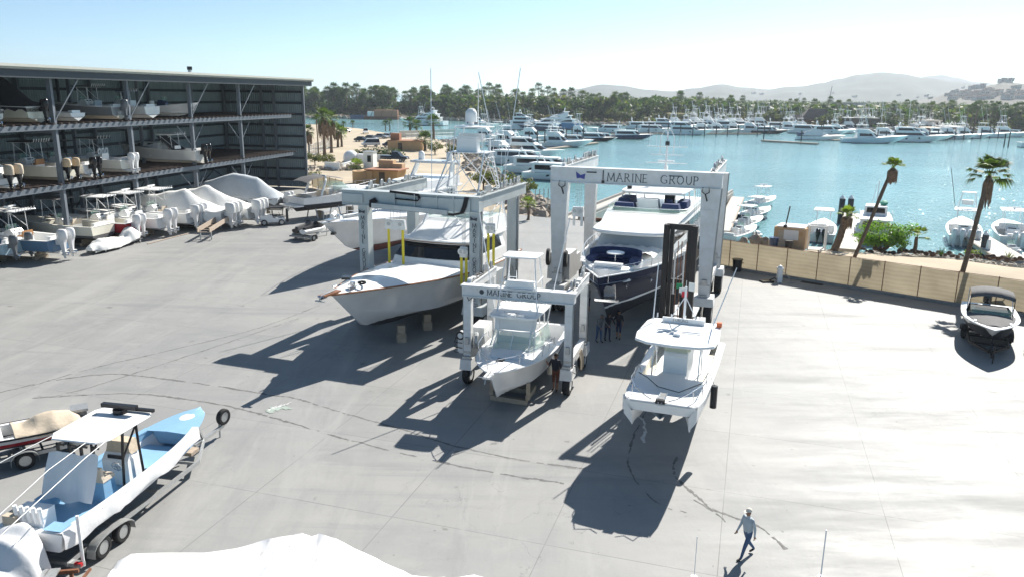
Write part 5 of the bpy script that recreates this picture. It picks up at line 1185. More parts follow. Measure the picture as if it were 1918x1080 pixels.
t, _ = cc_boat('large boat under a blue grey tarpaulin in the far corner of the shed', gst(543, 397, .4), RZ_IN, 12, 3.6, 1.5, 2.1, top=(.06, .06, .07), n=2, cm=mOBW, cover=(mTARP, [(0, .2), (.12, .9), (.3, 2.1), (.55, 2.4), (.8, 1.3), (1, .4)]), drop=.5, group=RG, ob=1.1, spread=.8, seed=12); stands(t, 12)

# ================================================================== THINGS STANDING IN THE YARD
def tarp_lump(name, label, cat, loc, rz, prof, m, seed, group=None, extra=None, wr=.05):
    """draped cover over a low craft: prof (x, half width, height)"""
    t = root(name, label, cat, loc, rz, group); rows = []
    for i in range(33):
        x = lerp(prof[0][0], prof[-1][0], i / 32)
        for k in range(len(prof) - 1):
            if prof[k][0] <= x <= prof[k + 1][0]:
                f = (x - prof[k][0]) / (prof[k + 1][0] - prof[k][0]); f = f * f * (3 - 2 * f); w_ = lerp(prof[k][1], prof[k + 1][1], f); h = lerp(prof[k][2], prof[k + 1][2], f); lo = lerp(prof[k][3], prof[k + 1][3], f)
        row = []
        for j in range(21):
            a = math.pi * j / 20; n_ = NZ.noise(Vector((x * 1.7 + seed, math.cos(a) * 1.5, seed))) * wr * 2.4 + math.sin(x * 9 + 3 * math.cos(a) + seed) * wr
            row.append(Vector((x, w_ * math.cos(a) * (1 + n_ * .6) * (1.05 if math.sin(a) < .3 else 1), lo + (h - lo) * math.sin(a) ** .75 + n_ * math.sin(a))))
        rows.append(row)
    b = MB(); b.loft(rows, m, closed=False, cap=False); b.add(rows[0], [tuple(range(21))], m); b.add(rows[-1], [tuple(range(21))], m)
    b.build('cover', t, smooth=75); return t
pa, pb = G(168, 478), G(262, 452)
d_ = (pb - pa); rzc = math.atan2(d_.y, d_.x); LC = d_.length
t = tarp_lump('covered_jetski', 'pair of low craft under a crumpled white sheet in front of the shed', 'covered craft', tuple(pa), rzc, [(0, .3, .7, .35), (LC * .2, .75, 1.15, .25), (LC * .42, .8, 1.0, .2), (LC * .6, .6, .8, .25), (LC * .8, .75, 1.5, .5), (LC, .3, .9, .6)], mCOVER, 4)
b = MB(); b.bar((.2, -.4, .22), (LC, -.3, .3), .1, .1, mGALV); b.bar((.2, .4, .22), (LC, .3, .3), .1, .1, mGALV)
for x in (LC * .2, LC * .9):
    for y in (-.5, .5): b.wheel((x, y, .18), (0, 1, 0), .18, .1, mRUBBER, mGALV, 10)
b.build('dolly', t, smooth=20)
# plank rack
pa, pb = G(385, 450), G(425, 428); d_ = pb - pa
t = root('plank_trailer', 'weathered plank rack on legs standing on the concrete before the shed', 'rack', tuple(pa), math.atan2(d_.y, d_.x)); LC = d_.length
b = MB()
for y, z in ((-.55, 1.0), (.55, 1.0)): b.bar((-.4, y, z), (LC + .3, y, z + .25), .08, .42, mWOOD)
for k in range(7): b.bar((LC * k / 6, -.55, .75 + .04 * k), (LC * k / 6, .55, .75 + .04 * k), .14, .06, mWOOD)
b.build('planks', t, smooth=0)
for x in (.2, LC - .2):
    for y in (-.5, .5): q = MB(); q.bar((x, y, 0), (x, y, .95), .09, .09, mGALV); q.build('leg', t, smooth=0)
b = MB(); b.bar((-.3, -.7, .35), (.5, -.7, .35), .06, .06, mGALV); b.bar((.2, -.5, .3), (.2, .5, .3), .06, .06, mGALV); b.build('tow_bar', t, smooth=0)
# pole lying on the ground
b = MB(); b.cyl(G(276, 457, .05), G(358, 436, .05), .05, mWOOD, n=6); tag(b.build('pole'), 'long thin pole lying on the concrete beside the shed floor', 'pole')
# white tow tractor
pt = G(512, 421)
t = root('tow_tractor', 'small white tow tractor with open roof frame parked before the covered boats', 'tractor', tuple(pt), R(18))
b = MB(); b.loft([[Vector((x, y * w_, z)) for y, z in ((-.62, .35), (.62, .35), (.62, h), (-.62, h))] for x, w_, h in ((-1.3, .9, .95), (-1.2, 1, 1.05), (-.1, 1, 1.08), (0, .98, .8), (1.0, .98, .75), (1.2, .9, .6))], mWHITE); b.build('body', t, smooth=25)
b = MB(); b.box((.2, .0, 1.0), (.45, .9, .12), mBLACK); b.box((-.05, 0, 1.25), (.12, .9, .5), mBLACK); b.tube([(.75, .2, .8), (.62, .2, 1.25)], .03, mBLACK, 6); b.build('seat', t, smooth=0)
b = MB()
for x in (-.25, 1.0):
    for y in (-.55, .55): b.cyl((x, y, .9), (x, y, 1.85), .025, mBLACK, n=5)
b.box((.38, 0, 1.88), (1.5, 1.25, .06), mBLACK); b.build('roof_frame', t, smooth=0)
for x in (-.9, .85):
    for y in (-.6, .6): w_ = MB().wheel((x, y, .32), (0, 1, 0), .32, .22, mRUBBER, mGALV, 14).build('wheel', t)
b = MB(); b.box((1.45, .5, .9), (.25, .9, 1.3), mBLACK, taper=.9); b.build('front_bracket', t, smooth=0)
# express cruiser behind the tractor
ps = G(556, 412)
t = root('express_cruiser', 'white express cruiser with black bottom and arch standing beside the shed', 'boat', (ps.x, ps.y, .9), R(47))
H = Hull(11, 3.6, 1.6, 2.2, rake=1.6, fine=2.4, dead=.6, fore=.35, n=16); p = hullpaint((.80, .80, .80), (.02, .022, .03), (.02, .02, .03), .8, .06)
H.build(t, p, p, deck=mWHITE, rail=mWHITE, td=.48, w=.3, zf=.9, crown=.12)
bow_rail(t, H, .4, .98, .6, 9, inset=.1)
b = MB(); b.box((-.55, 0, .75), (1.1, 3.1, .14), mWHITE); b.build('swim_platform', t, smooth=0)
c0 = planform(5.2, 9.4, 1.4, .9, 1.4, 7, .6); c1 = planform(5.2, 8.2, 1.2, .7, 1.0, 7, .6); house(t, 'cabin_trunk', c0, c1, 1.7, 2.35, mWHITE)
w0 = planform(3.9, 6.6, 1.45, 1.25, 1.0, 8, .6); w1 = planform(3.9, 5.6, 1.35, 1.15, .7, 8, .6)
b = MB(); b.loft([[Vector((p_[0], p_[1], 2.2)) for p_ in w0], [Vector((p_[0], p_[1], 2.95)) for p_ in w1]], mCLEAR, closed=False, cap=False); b.build('windshield', t, smooth=20)
b = MB(); b.tube([(2.2, -1.6, 1.7), (2.9, -1.55, 3.3), (3.1, -1.2, 3.75), (3.1, 1.2, 3.75), (2.9, 1.55, 3.3), (2.2, 1.6, 1.7)], .12, mWHITE, 8); b.build('radar_arch', t)
b = MB(); b.loft([[Vector((x, y, z + .12 * (1 - (y / 1.4) ** 2))) for y in (-1.4, -.7, 0, .7, 1.4)] for x, z in ((.6, 3.2), (1.6, 3.55), (3.1, 3.72), (5.4, 3.3))], mGCAN, closed=False, cap=False); b.build('bimini', t, smooth=60)
b = MB(); b.box((4.6, .5, 1.75), (.6, 1.0, .8), mWHITE, taper=.9); b.box((3.6, .5, 1.5), (.6, 1.2, 1.0), mBEIGE, taper=.9); b.box((1.0, 0, 1.35), (.7, 2.4, .8), mBEIGE, taper=.9); b.build('cockpit_seats', t, smooth=0)
for x in (2, 5, 8):
    for y in (-.9, .9): q = MB(); q.bar((x, y * 1.2, -.9), (x, y * .7, .35), .1, .1, mGALV); q.build('stand', t, smooth=0)
q = MB(); q.box((3, 0, -.55), (.4, 1, .7), mBLOCK); q.box((7, 0, -.5), (.4, 1, .8), mBLOCK); q.build('keel_blocks', t, smooth=0)
# two personal watercraft on a trailer
pj = G(556, 452)
t = root('watercraft_trailer', 'galvanised trailer carrying two personal watercraft by the white yacht bow', 'trailer', tuple(pj), R(58)); trailer(t, 0, 3.0, 1.9, .4, mGALV, [1.0], .28, 1.2)
def pwc(label, loc, rz, m1, m2):
    t = root('personal_watercraft', label, 'jet ski', loc, rz, 'jet skis on trailers')
    b = MB(); P = [(0, .45, .32), (.4, .5, .34), (1.4, .55, .36), (2.3, .42, .42), (2.9, .12, .55)]
    b.loft([[Vector((x, 0, .0 + (.2 if x > 2.5 else 0))), Vector((x, w_ * .8, .12 + .12 * (x > 2.5))), Vector((x, w_, h)), Vector((x, w_ * .55, h + .1)), Vector((x, -w_ * .55, h + .1)), Vector((x, -w_, h)), Vector((x, -w_ * .8, .12 + .12 * (x > 2.5)))] for x, w_, h in P], m1); b.build('hull', t, smooth=40)
    b = MB(); b.loft([[Vector((x, w_, h0)), Vector((x, w_ * .7, h)), Vector((x, -w_ * .7, h)), Vector((x, -w_, h0))] for x, w_, h0, h in ((.2, .22, .44, .62), (1.0, .25, .45, .72), (1.45, .22, .46, .8), (1.7, .3, .46, 1.02), (2.1, .34, .48, .88), (2.75, .12, .56, .62))], m2); b.build('seat', t, smooth=40)
    b = MB(); b.tube([(1.6, -.38, 1.08), (1.72, 0, 1.03), (1.6, .38, 1.08)], .03, mBLACK, 6); b.build('handlebar', t)
    return t
a_ = R(58)
for k, (dy, m1, m2, lb) in enumerate(((.5, mBLACK, mGCAN, 'black and grey jet ski on the trailer, nearer the shed'), (-.5, mWHITE, mBCOV, 'white hulled jet ski with black seat on the trailer'))):
    pwc(lb, (pj.x - math.sin(a_) * dy + math.cos(a_) * .3, pj.y + math.cos(a_) * dy + math.sin(a_) * .3, .62), a_, m1, m2)

# ---- E: blue boat on the tandem trailer
(px_, py_), rz_ = at_bow(-11.85, 27.6, 259, 8.4)
E_ = root('panga', 'open white and sky blue panga with hardtop draped in plastic sheeting on a trailer', 'boat', (px_, py_, .66), rz_)
H = Hull(8.4, 2.35, .86, 1.12, rake=.9, fine=3.4, bulb=.62, tw=.92, dead=.34, fore=.3, n=16, shp=2.2); p = hullpaint((.74, .75, .76), (.03, .032, .04), (.03, .03, .04), .26, .05)
H.build(E_, p, p, deck=mWHITE, liner=mLBLUE, rail=None, td=.86, w=.2, zf=.42, crown=.06)
b = MB(); T_ = [.80 + .2 * k / 6 for k in range(7)]; P = [H.sheer(t, 1, .012, .012) for t in T_] + [H.sheer(t, -1, .012, .012) for t in T_[::-1]]
b.loft([[H.sheer(t, 1, .012, .012), Vector((H.sheer(t, 1).x, H.sheer(t, 1).y * .5, H.sheer(t).z + .045)), Vector((H.sheer(t, 1).x, 0, H.sheer(t).z + .07)), Vector((H.sheer(t, 1).x, -H.sheer(t, 1).y * .5, H.sheer(t).z + .045)), H.sheer(t, -1, .012, .012)] for t in T_], mLBLUE, closed=False, cap=False); b.build('bow_deck', E_, smooth=40)
b = MB(); b.ball((7.55, 0, 1.13), (.36, .26, .03), mWHITE, 14, 4); b.build('bow_hatch', E_)
b = MB()
for sg in (1, -1):
    T2 = [.2 + .62 * k / 10 for k in range(11)]
    b.loft([[H.sheer(t, sg, .02, .0), H.sheer(t, sg, .02, .03), H.sheer(t, sg, -.21, .03), H.sheer(t, sg, -.21, -.02)] for t in T2], mLBLUE if sg > 0 else mWHITE)
b.build('gunwale', E_, smooth=30)
b = MB()                                                      # masking plastic along the near gunwale
T2 = [.0 + .86 * k / 30 for k in range(31)]
b.loft([[H.sheer(t, -1, -.24, .03), H.sheer(t, -1, .0, .06), H.sheer(t, -1, .05 + .02 * math.sin(t * 50), -.14), H.sheer(t, -1, .03, -.34 - .08 * math.sin(t * 23) - .1 * (t < .3))] for t in T2], mWRAP, closed=False, cap=False); b.build('plastic_skirt', E_, smooth=70)
b = MB(); b.box((5.3, 0, .52), (1.6, 1.5, .16), mLBLUE); b.box((6.7, 0, .75), (.4, 1.4, .5), mLBLUE); b.build('floor_locker', E_, smooth=0)
co = console(E_, 4.0, .95, .8, .42, 1.05, mWHITE)
b = MB(); b.box((4.05, .02, 1.62), (.5, .9, .42), mTANC, taper=.8); b.build('console_cover', E_, smooth=40)
seat(E_, 2.75, .9, .42, mLBLUE, mBEIGE)
pl = [(2.0, -.75), (2.35, -1.0), (4.2, -1.02), (4.55, -.8), (4.62, 0), (4.55, .8), (4.2, 1.02), (2.35, 1.0), (2.0, .75)]
ttop(E_, 2.0, 4.62, .9, 2.62, .42, xb=(3.2, 4.2), lean=.2, thick=.07, nrod=0, pl=pl, mf=mFORK, leg=.045)
for y in (-.6, -.2, .2, .6): b = MB(); b.box((2.15, y, 2.45), (.3, .07, .07), mBLACK, rot=Matrix.Rotation(.6, 3, 'Y')); b.box((2.05, y, 2.35), (.07, .07, .35), mBLACK); b.build('rod_holder', E_, smooth=0)
b = MB(); b.cyl((4.1, 0, 2.7), (4.1, 0, 2.86), .22, mBLACK, n=12); b.box((4.1, 0, 2.95), (.16, 1.25, .13), mBLACK); b.box((4.35, -.45, 2.78), (.1, 1.2, .1), mBLACK); b.build('radar', E_, smooth=20)
for sg in (1, -1):
    b = MB(); b.tube([(3.9, sg * .7, 2.72), (1.2, sg * 1.05, 2.62), (-2.4, sg * 1.6, 2.35)], .015, mGALV, 5); b.build('outrigger', E_)
b = MB(); b.tube([(3.4, -.3, 2.72), (.4, -.55, 2.6), (-2.6, -.9, 2.2)], .013, mGALV, 5); b.build('antenna', E_)
b = MB(); rows = []                                            # sheet hanging behind the console
for i in range(13):
    y = lerp(-1.0, 1.0, i / 12); rows.append([Vector((lerp(1.95, 1.45, v) + .06 * math.sin(i * 1.3 + v * 3), y * .85, lerp(2.3, 1.0, v) + .05 * math.sin(i * .9))) for v in [k / 6 for k in range(7)]])
b.loft(rows, mWRAP, closed=False, cap=False); b.build('plastic_sheet', E_, smooth=70)
b = MB(); b.box((.55, .25, 1.0), (.5, .9, .55), mWHITE)
for k in range(5): b.cyl((.3, -.2 + .2 * k, .95), (.25, -.2 + .2 * k, 1.45), .06, mWHITE, n=8)
b.build('rod_box', E_, smooth=0)
b = MB(); b.box((.35, .75, 1.0), (.45, .4, .3), mTANC); b.build('canvas_bundle', E_, smooth=0)
b = MB(); b.add([(.05, -1.0, .93), (.5, -1.0, .935), (.5, -.4, .935), (.05, -.4, .93)], [(0, 1, 2, 3)], mLBLUE); b.build('stern_step', E_, smooth=0)
tl = tarp_lump('wrapped_outboards', 'outboard motors wrapped in milky plastic on the stern of the blue panga', 'wrapped motor', (px_ + .18, py_ + .9, .2), rz_ - math.pi, [(.95, .5, 1.3, .2), (1.2, .8, 1.75, .0), (1.8, .95, 1.7, -.05), (2.4, .85, 1.2, .0), (3.0, .5, .5, 0)], mWRAP, 8, wr=.05)
te = root('boat_trailer', 'tandem axle galvanised trailer with spare wheel under the blue panga', 'trailer', (px_, py_, 0), rz_)
trailer(te, .2, 8.3, 1.75, .46, mGALV, [1.35, 2.22], .34, 1.6)
w_ = MB().wheel((9.75, -.05, .86), (.2, 1, 0), .33, .2, mRUBBER, None, 18).build('spare_wheel', te); q = MB(); q.loft([q.ring(Vector((9.75, -.05, .86)) + Vector((.2, 1, 0)).normalized() * e, (.2, 1, 0), .33 * k, 14) for k, e in ((.62, -.08), (.45, -.05), (.15, -.07), (.15, .07), (.45, .05), (.62, .08))], mGALV); q.build('rim', w_, smooth=20)
b = MB(); b.box((7.1, 0, .62), (.5, 1.0, .14), mWOOD, rot=.0); b.cyl((7.6, .0, .5), (7.6, 0, 1.0), .05, mGALV, n=6); b.build('bow_support', te, smooth=0)
b = MB(); b.cyl((.45, -1.22, .3), (.45, -1.22, 1.9), .045, mWHITE, n=8); b.box((.35, -1.05, .42), (.2, .5, .12), mGALV); b.box((.3, -1.2, .45), (.1, .22, .1), mRED); b.build('guide_post', te, smooth=20)
# ---- F: covered ski boat at the left edge
pf = G(60, 862)
t = root('ski_boat', 'low red and white ski boat with a tan canvas hood at the left edge', 'boat', (pf.x + 1.2, pf.y + 1.5, .5), R(218)); t.scale = (.85, .82, .85)
H = Hull(6.4, 2.2, .75, .95, rake=.8, fine=2.6, dead=.32, fore=.3, n=12); p = hullpaint((.62, .62, .62), (.02, .02, .025), (.30, .02, .025), .4, .16)
H.build(t, p, p, deck=mWHITE, rail=mBLACK, td=.55, w=.22, zf=.3)
boat_cover(t, H, mTANC, [(0, .1), (.08, .4), (.2, .62), (.32, .5), (.42, .1), (1, .1)], drop=.1, seed=6, t0=.02, t1=.48, wr=.03)
b = MB(); b.loft([[Vector((5.8, y, .98)) for y in (-.25, .25)], [Vector((6.5, y, 1.02)) for y in (-.1, .1)]], mRED, closed=False, cap=False); b.build('bow_stripe', t, smooth=0)
tf = root('boat_trailer', 'single axle trailer with round fender under the red ski boat', 'trailer', (pf.x + 1.4, pf.y + 1.7, 0), R(218)); trailer(tf, .3, 6.2, 1.7, .42, mGALV, [2.4], .33, 1.6)
pw = G(150, 800, .6)
t = root('watercraft_cart', 'engine block on a small cart beside the red ski boat', 'engine', (pw.x, pw.y, 0), R(30))
b = MB(); b.box((0, 0, .45), (.9, .7, .1), mGALV)
for x in (-.35, .35):
    for y in (-.3, .3): b.wheel((x, y, .14), (0, 1, 0), .14, .08, mRUBBER, mGALV, 10)
b.build('cart', t, smooth=20)
b = MB(); b.box((.05, 0, .95), (.55, .6, .85), mOBG, taper=.9); b.box((.05, 0, 1.42), (.62, .66, .1), mGALV); b.tube([(-.3, .2, .6), (-.45, .2, .9), (-.3, -.1, 1.1)], .04, mHOSE, 6); b.build('engine_block', t, smooth=0)
pw = G(118, 782)
# ---- G: shrink wrapped boat in the foreground
t = root('wrapped_boat', 'big white shrink wrapped hull peaking at the bottom edge of the picture', 'wrapped boat', (0, 0, 0), 0)
far = [(218, 1078, 1.7), (240, 1036, 2.0), (300, 1034, 2.0), (380, 1034, 2.02), (440, 1026, 2.15), (500, 1008, 2.45), (545, 1001, 2.6), (562, 997, 2.66), (580, 1004, 2.6), (596, 998, 2.66), (630, 1008, 2.55), (700, 1044, 2.2), (770, 1076, 1.85), (830, 1083, 1.75), (890, 1075, 1.8), (960, 1110, 1.4)]
FP = []
for k in range(len(far) - 1):
    for q in range(4):
        f = q / 4; a_, c_ = far[k], far[k + 1]; FP.append(G(lerp(a_[0], c_[0], f), lerp(a_[1], c_[1], f), lerp(a_[2], c_[2], f)))
rows = []
for dy, dz, sl in ((.55, -1.9, 0), (.12, -.7, 0), (0, 0, 0), (-.5, .06, .5), (-1.1, .1, .8), (-2, .15, 1), (-3.5, .2, 1), (-6, .1, 1), (-9, -.2, 1)):
    row = []
    for i, p in enumerate(FP):
        n_ = NZ.noise(Vector((p.x * 1.6, p.y + dy * 1.3, 2.2))) * .22 + .10 * abs(math.sin((p.x + 5.1) * 2.6 / (1 + abs(dy) * .5) + NZ.noise(Vector((p.x, dy, 3))) * 1.4)) ** .5 + .05 * math.sin(i * 1.9 + dy * 3) - sum(.42 * math.exp(-((math.atan2(p.x + 5.0, -dy + .4) - a_) / .12) ** 2) for a_ in (-1.25, -.95, -.5, .15, .62, 1.05)) * min(1, -dy * 1.2 if dy < 0 else 0)
        row.append(Vector((p.x + n_ * .4, p.y + dy, max(.15, lerp(p.z, max(p.z, 2.3), sl * .6) + dz + (n_ if dz > -.5 and dy else 0)))))
    rows.append(row)
b = MB(); b.loft(rows, mWRAP, closed=False, cap=False); b.build('shrink_wrap', t, smooth=75)
b = MB(); b.box((-5.4, 12.5, 1.0), (4.5, 7, 1.2), mWHITE, taper=1.1); b.build('hull', t, smooth=0)
# ---- rack in the near left corner
pr = G(60, 1075, .5)
t = root('work_platform', 'low grey slatted work platform with rusty frame in the bottom left corner', 'platform', (-13.2, 17.35, 0), R(10))
b = MB()
for k in range(9): b.box((-1.4 + .3 * k, 0, .78), (.26, 2.4, .05), mGALV, rot=.0)
b.build('slats', t, smooth=0)
b = MB()
for y in (-1.15, 1.15): b.bar((-1.6, y, .7), (1.6, y, .7), .08, .1, mRUST)
for x in (-1.5, 1.4):
    for y in (-1.15, 1.15): b.bar((x, y, 0), (x, y, .68), .08, .08, mRUST)
b.bar((1.6, -1.15, .72), (1.9, 1.15, .72), .06, .06, mRUST); b.build('frame', t, smooth=0)

# ---- I: black and white runabout on its trailer at the right
(px_, py_), rz_ = at_bow(25.65, 39.4, 62, 6.9)
I_ = root('runabout', 'white and black runabout with grey bimini and bow cover on a trailer', 'boat', (px_, py_, .62), rz_)
H = Hull(6.9, 2.85, .95, 1.12, rake=1.0, fine=3.1, tw=.92, dead=.4, fore=.35, n=16, shp=1.6); p = hullpaint((.66, .67, .68), (.02, .02, .024), (.6, .6, .6), .62, .05, .1)
H.build(I_, p, p, deck=mWHITE, liner=mBCOV, rail=mWHITE, td=.9, w=.26, zf=.45, railr=.03)
b = MB(); T_ = [.52 + .41 * k / 8 for k in range(9)]
b.loft([[Vector((H.sheer(t).x, H.sheer(t, 1, -.2).y * f, H.sheer(t).z + .03 + .22 * (1 - f * f) * (1 - (t - .52) / .41 * .7))) for f in (1, .6, .2, -.2, -.6, -1)] for t in T_], mGCAN, closed=False, cap=False); b.build('bow_cover', I_, smooth=60)
b = MB(); b.box((3.3, .0, .98), (.12, 1.9, .62), mBCOV); b.box((1.4, 0, .75), (1.4, 1.9, .5), mBCOV); b.build('seats', I_, smooth=0)
b = MB(); w0 = planform(2.9, 3.9, 1.08, 1.0, .5, 6, .6); b.loft([[Vector((q[0], q[1], 1.0)) for q in w0], [Vector((q[0] - .35, q[1] * .92, 1.5)) for q in w0]], mCLEAR, closed=False, cap=False); b.build('windshield', I_, smooth=0)
b = MB(); b.loft([[Vector((x, y, z - .18 * abs(y / 1.05) ** 2.4)) for y in (-1.08, -.8, -.4, 0, .4, .8, 1.08)] for x, z in ((1.0, 2.25), (1.5, 2.34), (2.4, 2.34), (2.9, 2.26), (3.0, 2.08))], mGCAN, closed=False, cap=False); b.build('bimini', I_, smooth=60)
b = MB()
for sg in (1, -1):
    b.tube([(2.0, sg * 1.15, .95), (2.9, sg * 1.1, 2.05)], .022, mSTEEL, 5); b.tube([(2.0, sg * 1.15, .95), (1.1, sg * 1.1, 2.05)], .022, mSTEEL, 5); b.tube([(3.4, sg * 1.05, 1.05), (2.9, sg * 1.1, 2.1)], .015, mBLACK, 5)
b.build('bimini_frame', I_)
for sg in (1, -1):
    b = MB(); b.box((5.2, sg * .85, 1.12), (.3, .12, .06), mSTEEL); b.build('cleat', I_, smooth=0)
outboard(I_, -.05, 0, .8, mOBB, mOBB, .95)
ti = root('boat_trailer', 'black trailer carrying the runabout with bimini at the right', 'trailer', (px_, py_, 0), rz_); trailer(ti, .3, 6.6, 1.9, .42, mFORK, [1.9, 2.7], .32, .9)
pr = G(1912, 586)
t = root('watercraft_trailer', 'dark trailer cut off by the right picture edge behind the runabout', 'trailer', (pr.x + 1.2, pr.y, 0), R(150)); trailer(t, 0, 2.8, 1.4, .36, mFORK, [1.0], .26, 1.0)
pwc('black jet ski at the right picture edge beside the fence', (pr.x + .8, pr.y + .2, .6), R(150), mBLACK, mBCOV)
pr = G(1908, 662)
tarp_lump('covered_craft', 'black tarpaulin covered craft cut off by the right picture edge', 'covered craft', (pr.x + .2, pr.y - .3, 0), R(-20), [(0, .5, .5, .1), (.5, .9, 1.0, .05), (1.6, 1.0, 1.2, .05), (3, .8, .9, .05)], mBCOV, 3)
# ================================================================== PLANTS
def leafmat(name, col, scale=.35, var=.35, tl=.42):
    m = mat(name, col, .6, var=var, scale=scale); n, l, b = nodes_of(m); t = n.new('ShaderNodeBsdfTranslucent'); x = n.new('ShaderNodeMixShader'); x.inputs[0].default_value = tl
    src = b.inputs['Base Color'].links[0].from_socket; g = n.new('ShaderNodeMix'); g.data_type = 'RGBA'; g.blend_type = 'MULTIPLY'; g.inputs[0].default_value = 1; g.inputs[7].default_value = (1.5, 1.7, .7, 1)
    l.new(src, g.inputs[6]); l.new(g.outputs[2], t.inputs[0]); l.new(b.outputs[0], x.inputs[1]); l.new(t.outputs[0], x.inputs[2]); l.new(x.outputs[0], n['Material Output'].inputs[0]); return m
mFROND = leafmat('palm_frond', (.075, .115, .03), 1.5)
mFROND2 = leafmat('young_frond', (.15, .20, .03), 2)
mSKIRT = mat('dead_frond', (.23, .15, .095), .9, var=.45, scale=6)
mTRUNK = mat('palm_trunk', (.17, .12, .085), .95, var=.35, scale=5, bump=.6, bscale=8)
mBARK = mat('bark', (.12, .09, .065), .95, var=.3, scale=3)
mLEAFS = [leafmat('leaf_dark', (.035, .068, .02)), leafmat('leaf_mid', (.058, .092, .022)), leafmat('leaf_olive', (.105, .118, .032)), leafmat('leaf_dry', (.155, .125, .065), tl=.2)]
mMESQ = leafmat('mesquite_leaf', (.15, .27, .035), 1.2, tl=.5)
def fan_leaf(b, o, az, el, L, W_, n, m, droop=.35, r=rnd):
    d = Vector((math.cos(az) * math.cos(el), math.sin(az) * math.cos(el), math.sin(el))); s = Vector((-math.sin(az), math.cos(az), 0)); up = d.cross(s) * -1
    if up.z < 0: up = -up
    p = o + d * L * .5
    b.add([o + s * .03, o - s * .03, p - s * .015, p + s * .015], [(0, 1, 2, 3)], m)
    for k in range(n):
        a = (k / (n - 1) - .5) * 2.4; dd = (d * math.cos(a) + s * math.sin(a)); ln = L * W_ * (1 - .25 * abs(a) / 1.2) * r.uniform(.85, 1.1)
        q = p + dd * ln * .6 + up * .04; e = p + dd * ln + Vector((0, 0, -droop * ln * r.uniform(.5, 1.2))); t = dd.cross(up).normalized() * ln * .085
        b.add([p, q - t, e, q + t], [(0, 1, 2, 3)], m)
def palm_crown(R_, nleaf, nseg, m, seed, lo=-.5, hi=1.35, W_=.55):
    r = random.Random(seed); b = MB()
    for k in range(nleaf):
        el = lerp(lo, hi, (k / nleaf) ** .8) + r.uniform(-.12, .12)
        fan_leaf(b, Vector((0, 0, 0)), k * 2.399 + r.uniform(-.3, .3), el, R_ * r.uniform(.8, 1.1), W_, nseg, m, .25 + .35 * max(0, .6 - el), r)
    return b
def skirt_mb(r0, L, n, seed, m=None):
    r = random.Random(seed); b = MB()
    for k in range(n):
        a = r.uniform(0, 6.283); h = r.uniform(0, .6) * L; ln = r.uniform(.5, 1.0) * L * .7; w = r.uniform(.04, .11) * r0 * 2
        c, s = math.cos(a), math.sin(a); t = Vector((-s, c, 0)) * w
        p = Vector((c * r0 * .35, s * r0 * .35, -h)); q = Vector((c * r0, s * r0, -h - ln * .45)); e = Vector((c * r0 * r.uniform(.7, 1.1), s * r0 * r.uniform(.7, 1.1), -h - ln))
        b.add([p - t * .4, p + t * .4, q + t, q - t], [(0, 1, 2, 3)], m or mSKIRT); b.add([q - t, q + t, e + t * .3, e - t * .3], [(0, 1, 2, 3)], m or mSKIRT)
    return b
def trunk_mb(top, r0, r1, n=10, wob=.04, sides=9, m=None, seed=1):
    r = random.Random(seed); b = MB(); rings = []; top = Vector(top)
    for i in range(n + 1):
        t = i / n; c = Vector((top.x * t ** 1.0 + wob * math.sin(t * 5), top.y * t, top.z * t)); rr = lerp(r0, r1, t) * (1.35 if i == 0 else 1) * r.uniform(.94, 1.07)
        rings.append(b.ring(c, (top.x * .5, top.y * .5, top.z), rr, sides))
    return b.loft(rings, m or mTRUNK)
def near_palm(label, base, top, R_, nleaf, nseg, skL, r0, r1, seed, skr=.6, lo=-.3, m=None, group=None):
    t = root('fan_palm', label, 'palm', tuple(base), 0, group); tv = Vector(top) - Vector(base)
    trunk_mb(tv, r0, r1, 22, .05, 10, seed=seed).build('trunk', t, smooth=60)
    o = palm_crown(R_, nleaf, nseg, m or mFROND, seed, lo).build('crown', t, smooth=0); o.location = tv
    if skL: o = skirt_mb(skr, skL, 260, seed).build('dead_skirt', t, smooth=0); o.location = tv - Vector((0, 0, -.1))
    return t
near_palm('tall leaning fan palm with small green tuft over a brown skirt, behind the fence', (26.6, 60.2, -.1), (29.6, 60.9, 8.3), 1.05, 20, 12, 1.1, .16, .13, 11, .38, lo=.35, m=mFROND2)
near_palm('fan palm with wide dark crown and long brown skirt, right of the leaning one', (31.5, 53.4, -.1), (33.1, 54.2, 8.4), 1.8, 22, 16, 1.9, .18, .14, 23, .33, lo=-.35)
p = G(1562, 470, -.2); near_palm('short thick shaggy palm with yellow green tuft beside the dock gate', tuple(p), (p.x + .9, p.y + .1, hgt(1586, 408, p)), 1.3, 16, 10, 1.0, .36, .3, 31, .5, lo=.1, m=mFROND2)
p = G(1711, 474, -.2); near_palm('small young fan palm standing on the sand between bush and water', tuple(p), (p.x + .15, p.y, 1.3), 1.3, 14, 12, 0, .2, .14, 37, lo=-.1, m=mFROND2)
for k, (x, y, lb) in enumerate(((1762, 481, 'dark spiky agave on the sand left of the second tall palm'), (1888, 487, 'grey green spiky agave on the sand by the floating dock'))):
    p = G(x, y, -.2); b = MB()
    for q in range(26):
        a = q * 2.4; e_ = rnd.uniform(.5, 1.4); d = Vector((math.cos(a) * math.cos(e_), math.sin(a) * math.cos(e_), math.sin(e_))) * rnd.uniform(.7, 1.1); s = Vector((-math.sin(a), math.cos(a), 0)) * .06
        b.add([-s, s, d], [(0, 1, 2)], mLEAFS[0] if k == 0 else mLEAFS[2])
    tag(b.build('agave', None, tuple(p), smooth=0), lb, 'agave')
